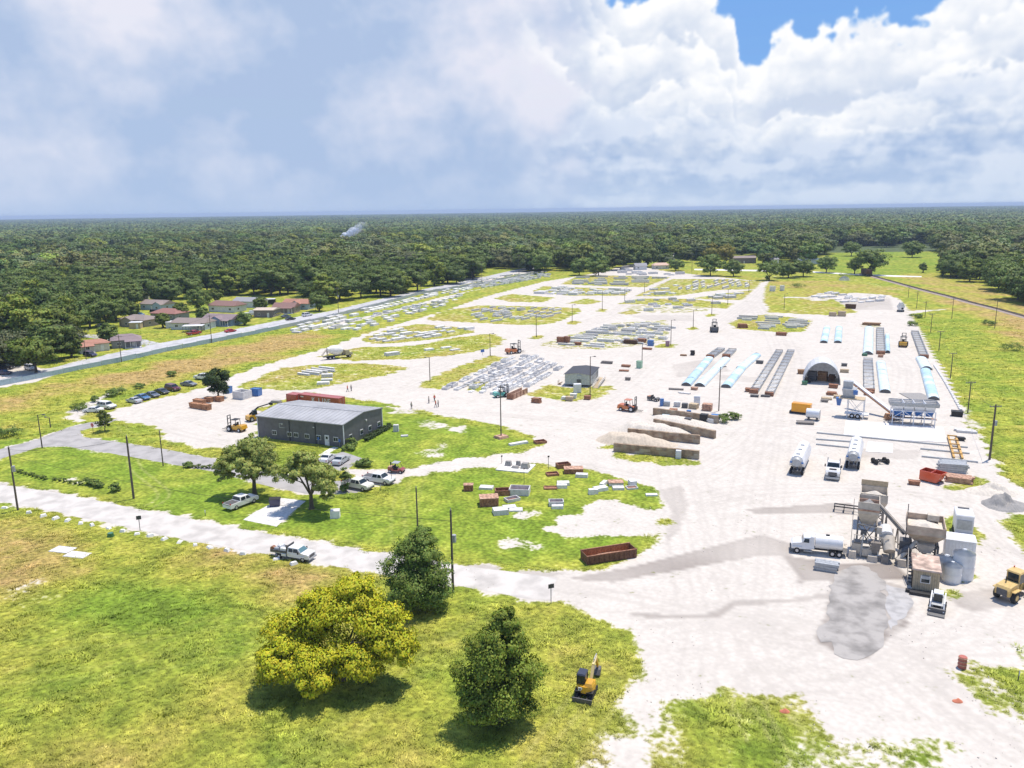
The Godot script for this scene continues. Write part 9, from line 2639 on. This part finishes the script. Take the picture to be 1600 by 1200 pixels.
func far_single_trees() -> void:
	var T := [
		[P(246.19,-552.27), Vector3(11.5, 8.5, 10.5), 10.5, Color(0.130, 0.182, 0.041), "broad dark oak standing alone beside the railway wagon"], [P(239.58,-564.63), Vector3(6.0, 5.0, 6.0), 6.5, Color(0.130, 0.182, 0.041), "smaller pale oak next to the lone dark oak at the railway"],
		[P(139.37,-565.13), Vector3(11, 8.0, 10), 8.2, Color(0.140, 0.196, 0.044), "large round bushy tree behind the back edge of the yard"], [P(153.3,-557.26), Vector3(7, 6.0, 7), 6.2, Color(0.130, 0.182, 0.041), "round dark bush tree beside the large bushy one"],
		[P(170.37,-688.06), Vector3(9, 8.0, 9), 9.5, Color(0.219, 0.203, 0.041), "yellowing tree behind the large round bushy tree"], [P(181.67,-685.69), Vector3(8, 7.5, 8), 9.0, Color(0.245, 0.213, 0.041), "second yellowing tree behind the bushy ones"],
		[P(167.53,-524.15), Vector3(8, 6.5, 7), 6.8, Color(0.149, 0.209, 0.047), "dense green tree at the corner of the back lane"], [P(185.73,-541.2), Vector3(10, 6.0, 8), 6.4, Color(0.130, 0.182, 0.041), "wide dark thicket tree at the back field"], [P(198.55,-549.58), Vector3(8, 6.5, 8), 7.0, Color(0.130, 0.182, 0.041), "round tree at the end of the thicket by the back field"],
		[P(225.42,-578.86), Vector3(8, 6.0, 8), 7.0, Color(0.156, 0.219, 0.049), "pale green tree in front of the long stable"], [P(288.71,-567.46), Vector3(2.8, 3.5, 2.8), 3.8, Color(0.130, 0.182, 0.041), "small lone bush on the park lawn"],
		[P(281.92,-496.62), Vector3(8.5, 7.5, 8), 7.6, Color(0.144, 0.190, 0.030), "bright lime-green tree at the edge of the railway field"], [P(285.1,-524.65), Vector3(7, 7.5, 7), 7.8, Color(0.130, 0.182, 0.041), "dark tree beside the bright lime-green one"], [P(285.08,-534.9), Vector3(4, 6.5, 4), 6.6, Color(0.130, 0.182, 0.041), "slim dark tree at the end of the railway field trees"],
		[P(424.86,-921.48), Vector3(17, 9.5, 14), 12.0, Color(0.120, 0.169, 0.038), "wide spreading oak in the middle of the park"], [P(441.79,-830.09), Vector3(15, 9.0, 14), 11.5, Color(0.120, 0.169, 0.038), "wide spreading oak at the park's far corner"], [P(446.72,-803.49), Vector3(14, 9.0, 13), 11.5, Color(0.120, 0.169, 0.038), "second spreading oak at the park's far corner"],
		[P(-146.21,-243.62), Vector3(8.0, 4.8, 6.5), 7.0, Color(0.124, 0.164, 0.026), "round bright green tree over the roadside yard"], [P(-149.55,-270.31), Vector3(3.8, 4.2, 3.6), 4.6, Color(0.101, 0.133, 0.021), "small leafy tree beside the red-roofed white house"], [P(-174.8,-346.55), Vector3(6.6, 5.6, 6.0), 7.6, Color(0.130, 0.182, 0.041), "round dark tree on the lawn of the side street"],
		[P(-165.72,-295.42), Vector3(9.5, 7.0, 8.5), 9.0, Color(0.110, 0.145, 0.023), "big yellow-green tree behind the red-roofed white house"], [P(-153.42,-395.63), Vector3(6.5, 5.5, 6.0), 6.8, Color(0.130, 0.182, 0.041), "round dark tree beside the white house with the red-brown roof"], [P(-158.28,-432.24), Vector3(5.0, 3.8, 5.0), 4.8, Color(0.101, 0.133, 0.021), "lower bright tree behind the white house with the red-brown roof"],
		[P(-93.28,-391.46), Vector3(5.0, 5.0, 5.0), 5.6, Color(0.130, 0.182, 0.041), "dark round tree beside the white-topped pole"], [P(-114.67,-344.6), Vector3(3.2, 2.8, 3.0), 3.2, Color(0.156, 0.219, 0.049), "small brown-green tree at the bright blue house's porch"], [P(-176.62,-374.11), Vector3(4.0, 3.6, 4.0), 4.2, Color(0.112, 0.147, 0.023), "small yellowish palm-like tree behind the long taupe house"],
		[P(24.88,-602.51), Vector3(9, 8, 9), 8.4, Color(0.149, 0.209, 0.047), "round green tree at the corner of the far fence"], [P(49.66,-586.27), Vector3(8, 6.5, 8), 7.0, Color(0.140, 0.196, 0.044), "dense green tree behind the far island"], [P(62.68,-578.27), Vector3(9, 6.0, 8), 6.5, Color(0.140, 0.196, 0.044), "broad thicket tree behind the far island"], [P(125.5,-615.92), Vector3(7, 4.5, 7), 4.8, Color(0.149, 0.209, 0.047), "low bush tree by the pale block stack at the back"],
		[P(251.55,-399.42), Vector3(13, 9, 12), 9.5, Color(0.130, 0.182, 0.041), "big dark oak at the field edge right of the rails"], [P(271.53,-449.23), Vector3(10, 8, 10), 8.5, Color(0.143, 0.201, 0.045), "rounded oak next to the big dark one at the field edge"], [P(250.1,-377.52), Vector3(13, 8, 12), 8.5, Color(0.130, 0.182, 0.041), "outermost dark oak at the field edge"],
		[P(-152.67,-371.6), Vector3(3.6, 3.6, 3.6), 4.2, Color(0.115, 0.152, 0.024), "fresh green tree beside the red hipped roof"], [P(-136.87,-356.95), Vector3(3.0, 3.2, 3.0), 3.8, Color(0.130, 0.182, 0.041), "small dark tree between the beige-roofed and the bright blue house"], [P(-122.62,-394.74), Vector3(3.6, 3.6, 3.6), 4.2, Color(0.112, 0.147, 0.023), "fresh green tree behind the cabin boat"], [P(-151.38,-300.06), Vector3(3.8, 3.6, 3.6), 4.2, Color(0.130, 0.182, 0.041), "small tree between the red-roofed and the dark grey porch house"], [P(-147.73,-340.08), Vector3(3.2, 3.0, 3.2), 3.6, Color(0.115, 0.152, 0.024), "light green tree between the long taupe house and the white shed"], [P(-183.65,-372.58), Vector3(5.0, 4.6, 5.0), 5.4, Color(0.106, 0.140, 0.022), "light green tree by the pale blue flat shed"],
		[P(321.08,-766.84), Vector3(9, 6.5, 9), 7.6, Color(0.130, 0.182, 0.041), "round park oak beside the white house"], [P(363.26,-735.92), Vector3(10, 7, 10), 8.2, Color(0.130, 0.182, 0.041), "round park oak standing out on the open pasture"],
	]
	for k in T.size():
		var a: Array = T[k]
		tree("field_tree", a[4], "tree", a[0], 700 + 3 * k, a[1], a[2], 0.4, 64, 110, 0.075 * maxf(6.0, a[1].x), a[3] * 1.15, "", 0.27)

func build_all() -> void:
	M["white_plastic"] = paint("white_plastic_", 0.70, 0.72, 0.74)
	mat("pad_white", lin(0.66, 0.64, 0.62), 0.9, 0.0, grime, 0.1)
	office()
	container("red shipping container with white lettering behind the office", P(-47.3,-194.84), -0.460, 12.6, paint("container_red", 0.42, 0.075, 0.05), "K LINE")
	container("short red container end beyond the long red one", P(-54.62,-197.29), -0.460, 3.2, paint("container_red", 0.42, 0.075, 0.05))
	houses()
	office_trailer()
	fence()
	poles()
	concrete()
	beds()
	bins()
	old_plant()
	new_plant()
	arched_shelter()
	railway()
	cars()
	flatbed_truck()
	heavy_trucks()
	machines()
	people()
	far_single_trees()
	smoke()

# ---------------------------------------------------------------- sky
class SkyMap:
	var w := 4096
	var h := 2048
	var big := FastNoiseLite.new()
	var puff := FastNoiseLite.new()
	var wisp := FastNoiseLite.new()
	var tops := PackedVector2Array()

	func setup() -> void:
		big.seed = 41
		big.frequency = 0.045
		big.fractal_octaves = 4
		puff.seed = 44
		puff.frequency = 0.32
		puff.fractal_octaves = 5
		puff.fractal_gain = 0.52
		puff.noise_type = FastNoiseLite.TYPE_SIMPLEX_SMOOTH
		wisp.seed = 46
		wisp.frequency = 0.09
		wisp.fractal_octaves = 5
		# height in degrees of the heap clouds' tops over the bearing in degrees (0 ahead, + to the right)
		for t in [[-60, 21], [-45, 19], [-34, 22], [-20, 26], [-5, 27], [3, 24], [5.8,15.3],[6.9,13.0],[8.1,12.8],[9.2,13.2],[10.3,14.0],[12.4,13.9],[13.5,13.0],[14.1,11.9],[14.7,11.4],[15.0,10.1],[15.2,8.8],[15.8,9.0],[16.4,8.7],[16.9,9.4],[17.1,10.3],[17.5,10.7],[18.2,11.0],[18.6,10.6],[19.5,10.4],[20.1,10.8],[20.7,10.4],[21.2,11.1],[22.2,11.2],[24.0,11.0],[24.4,10.6],[25.6,10.7],[26.0,11.2],[26.5,11.8],[27.3,12.3],[30.6,13.0], [40, 18], [50, 14], [60, 17]]:
			tops.append(Vector2(t[0], t[1]))

	func top(a: float) -> float:
		for i in tops.size() - 1:
			if a >= tops[i].x and a < tops[i + 1].x:
				return lerpf(tops[i].y, tops[i + 1].y, (a - tops[i].x) / maxf(0.01, tops[i + 1].x - tops[i].x))
		return 16.0 + 4.0 * sin(a * 0.09)

	func heap(d: Vector3) -> float:
		var p := d * 57.3
		return 1.0 - absf(puff.get_noise_3d(p.x * 0.42, p.y * 0.55, p.z * 0.42)) * 2.6

	func colour(a: float, e: float) -> Color:
		var er := deg_to_rad(e)
		var ar := deg_to_rad(a)
		var d := Vector3(sin(ar) * cos(er), sin(er), -cos(ar) * cos(er))
		var p := d * 57.3
		var b := big.get_noise_3d(p.x, p.y * 1.5, p.z)
		var n := heap(d)
		var fine := puff.get_noise_3d(p.x * 1.7, p.y * 2.0, p.z * 1.7)
		# clear blue
		var up := clampf(e / 75.0, 0.0, 1.0)
		var blue := Color(0.53, 0.71, 0.93).lerp(Color(0.30, 0.52, 0.86), up)
		# heap clouds up to their tops, scattered ones above
		var tp := top(a)
		var small := 1.0 - absf(puff.get_noise_3d(p.x * 1.25, p.y * 1.4, p.z * 1.25)) * 2.6
		var cover := clampf((tp - e + (n - 0.55) * 0.9 + (small - 0.55) * 0.55 + fine * 0.3) * 2.4, 0.0, 1.0)
		cover = maxf(cover, clampf((b - 0.12 + n * 0.08) * 4.0, 0.0, 1.0) * clampf((e - 18.0) * 0.2, 0.0, 1.0))
		# light and shade of the heaps: the sun stands high, bellies are grey-blue
		var n2 := heap(Vector3(p.x + 0.7, p.y + 1.3, p.z) / 57.3)
		var s2 := 1.0 - absf(puff.get_noise_3d((p.x + 0.22) * 1.25, (p.y + 0.42) * 1.4, p.z * 1.25)) * 2.6
		# banks one behind another, each with its own heaped top, white above and grey below
		var white := Color(0.99, 0.99, 0.998)
		for k in 6:
			var bw := big.get_noise_3d(p.x * 1.6 + k * 31.0, k * 17.0, p.z * 1.6)
			var tk: float = tp * [1.0, 0.84, 0.68, 0.53, 0.40, 0.27][k] + bw * (4.6 if k > 0 else 0.0)
			var hb := tk - e + (n - 0.55) * 0.9 + (small - 0.55) * 0.6 + fine * 0.35
			var inb := clampf(hb * 2.6, 0.0, 1.0)
			var deep := clampf(hb / (3.4 - 0.3 * k) + 0.25 * bw, 0.0, 1.0)
			var face := Color(0.995, 0.995, 1.0).lerp(Color(0.80, 0.845, 0.92), clampf(deep * 0.95 - (n - n2) * 0.35 - (small - s2) * 0.18 - 0.12, 0.0, 1.0))
			white = white.lerp(face, inb)
		# how much of a heap cloud this bearing holds, against thin veil and far rain
		var right := clampf((a + 0.5) / 8.0, 0.0, 1.0) * clampf((75.0 - a) / 20.0, 0.0, 1.0)
		if a < -60.0:
			right = clampf((-a - 70.0) / 20.0, 0.0, 1.0)
		var streak := wisp.get_noise_3d(p.x * 0.7, p.y * 3.8, p.z * 0.7)
		var low := clampf((6.6 - e + b * 7.0 + streak * 6.5 + (small - 0.5) * 1.6) / 5.0, 0.0, 1.0)
		var belly := Color(0.56, 0.67, 0.84).lerp(Color(0.84, 0.88, 0.95), clampf(0.42 + streak * 2.3 + fine * 0.9, 0.0, 1.0))
		var heaps := white.lerp(belly, low * 0.85)
		var veil_n := wisp.get_noise_3d(p.x * 0.55 + 7.0, p.y * 0.9, p.z * 0.55)
		var veil_t := clampf(0.55 + veil_n * 1.35 + b * 0.9 + fine * 0.2 + (small - 0.5) * 0.10 + (e - 9.0) * 0.024 - clampf((a + 15.0) / 8.0, 0.0, 1.0) * clampf((3.0 - a) / 9.0, 0.0, 1.0) * 0.32, 0.0, 1.0)
		var veil := Color(0.68, 0.76, 0.885).lerp(Color(0.90, 0.905, 0.955), veil_t)
		var edge := clampf(right + (n - 0.6) * 0.8 * sin(right * PI), 0.0, 1.0)
		var cloud := veil.lerp(heaps, edge)
		var c := blue.lerp(cloud, cover)
		# pale air at the skyline
		var haze := exp(-maxf(e, 0.0) / 2.6)
		c = c.lerp(Color(0.69, 0.775, 0.90).lerp(Color(0.80, 0.86, 0.94), edge), haze * 0.85)
		return c

	func fill(im: Image, u0: int, v0: int, u1: int, v1: int, step: int, W: int, H: int) -> PackedByteArray:
		var o := PackedByteArray()
		for y in range(v0, v1, step):
			var e := 90.0 - (y + 0.5 * step) / H * 180.0
			for x in range(u0, u1, step):
				var a := fposmod((x + 0.5 * step) / W * 360.0 + 180.0, 360.0) - 180.0
				var c := colour(a, maxf(e, -1.0))
				o.append_array([int(c.r * 255.0), int(c.g * 255.0), int(c.b * 255.0)])
		return o

	var bands := []
	var band_y0 := 0
	func one(k: int) -> void:
		bands[k] = fill(null, -500, 780 + k * 16, 500, 780 + (k + 1) * 16, 1, w, h)
	var rough := []
	func coarse(k: int) -> void:
		rough[k] = fill(null, 0, k * 128, w, (k + 1) * 128, 8, w, h)

	func image() -> Image:
		rough.resize(16)
		WorkerThreadPool.wait_for_group_task_completion(WorkerThreadPool.add_group_task(coarse, 16))
		var all := PackedByteArray()
		for r in rough:
			all.append_array(r)
		var im := Image.create_from_data(w / 8, h / 8, false, Image.FORMAT_RGB8, all)
		im.resize(w, h, Image.INTERPOLATE_CUBIC)
		bands.resize(16)
		WorkerThreadPool.wait_for_group_task_completion(WorkerThreadPool.add_group_task(one, 16))
		all = PackedByteArray()
		for r in bands:
			all.append_array(r)
		var near := Image.create_from_data(1000, 256, false, Image.FORMAT_RGB8, all)
		im.blit_rect(near, Rect2i(0, 0, 500, 256), Vector2i(w - 500, 780))
		im.blit_rect(near, Rect2i(500, 0, 500, 256), Vector2i(0, 780))
		return im

func make_sky() -> PanoramaSkyMaterial:
	var s := SkyMap.new()
	s.setup()
	var m := PanoramaSkyMaterial.new()
	m.panorama = ImageTexture.create_from_image(s.image())
	m.energy_multiplier = SKY_ENERGY
	return m

const EXPOSURE := 1.42
const SKY_ENERGY := 0.73
const SUN_ENERGY := 1.22

func _ready() -> void:
	rng.seed = 20
	var cam := Camera3D.new()
	cam.name = "camera"
	cam.position = Vector3(0, 47.0, 0)
	cam.basis = Basis(Vector3(0.999905,-0.013438,0.002906),Vector3(0.013749,0.977315,-0.211344),Vector3(-0.000000,0.211364,0.977407))
	cam.fov = 50.9267
	cam.near = 0.5
	cam.far = 30000.0
	add_child(cam)
	cam.current = true
	var we := WorldEnvironment.new()
	we.name = "world_environment"
	var env := Environment.new()
	env.background_mode = Environment.BG_SKY
	env.sky = Sky.new()
	env.sky.sky_material = make_sky()
	env.tonemap_mode = Environment.TONE_MAPPER_LINEAR
	env.tonemap_exposure = EXPOSURE
	env.sdfgi_enabled = true
	env.ssao_enabled = true
	env.ssil_enabled = true
	env.fog_enabled = true
	env.fog_density = 0.0001
	env.fog_light_color = Color(0.72, 0.80, 0.92)
	we.environment = env
	add_child(we)
	var sun := DirectionalLight3D.new()
	sun.name = "sun"
	sun.light_energy = SUN_ENERGY
	sun.light_angular_distance = 0.5
	sun.light_color = Color(1.0, 0.96, 0.90)
	sun.shadow_enabled = true
	# shadows fall to the left and a little towards the viewer
	sun.look_at_from_position(Vector3.ZERO, Vector3(-0.23, -0.95, 0.19), Vector3.UP)
	add_child(sun)
	make_materials()
	make_ground()
	make_roads()
	build_all()
	near_trees()
	woods()
	grass()
	stones()
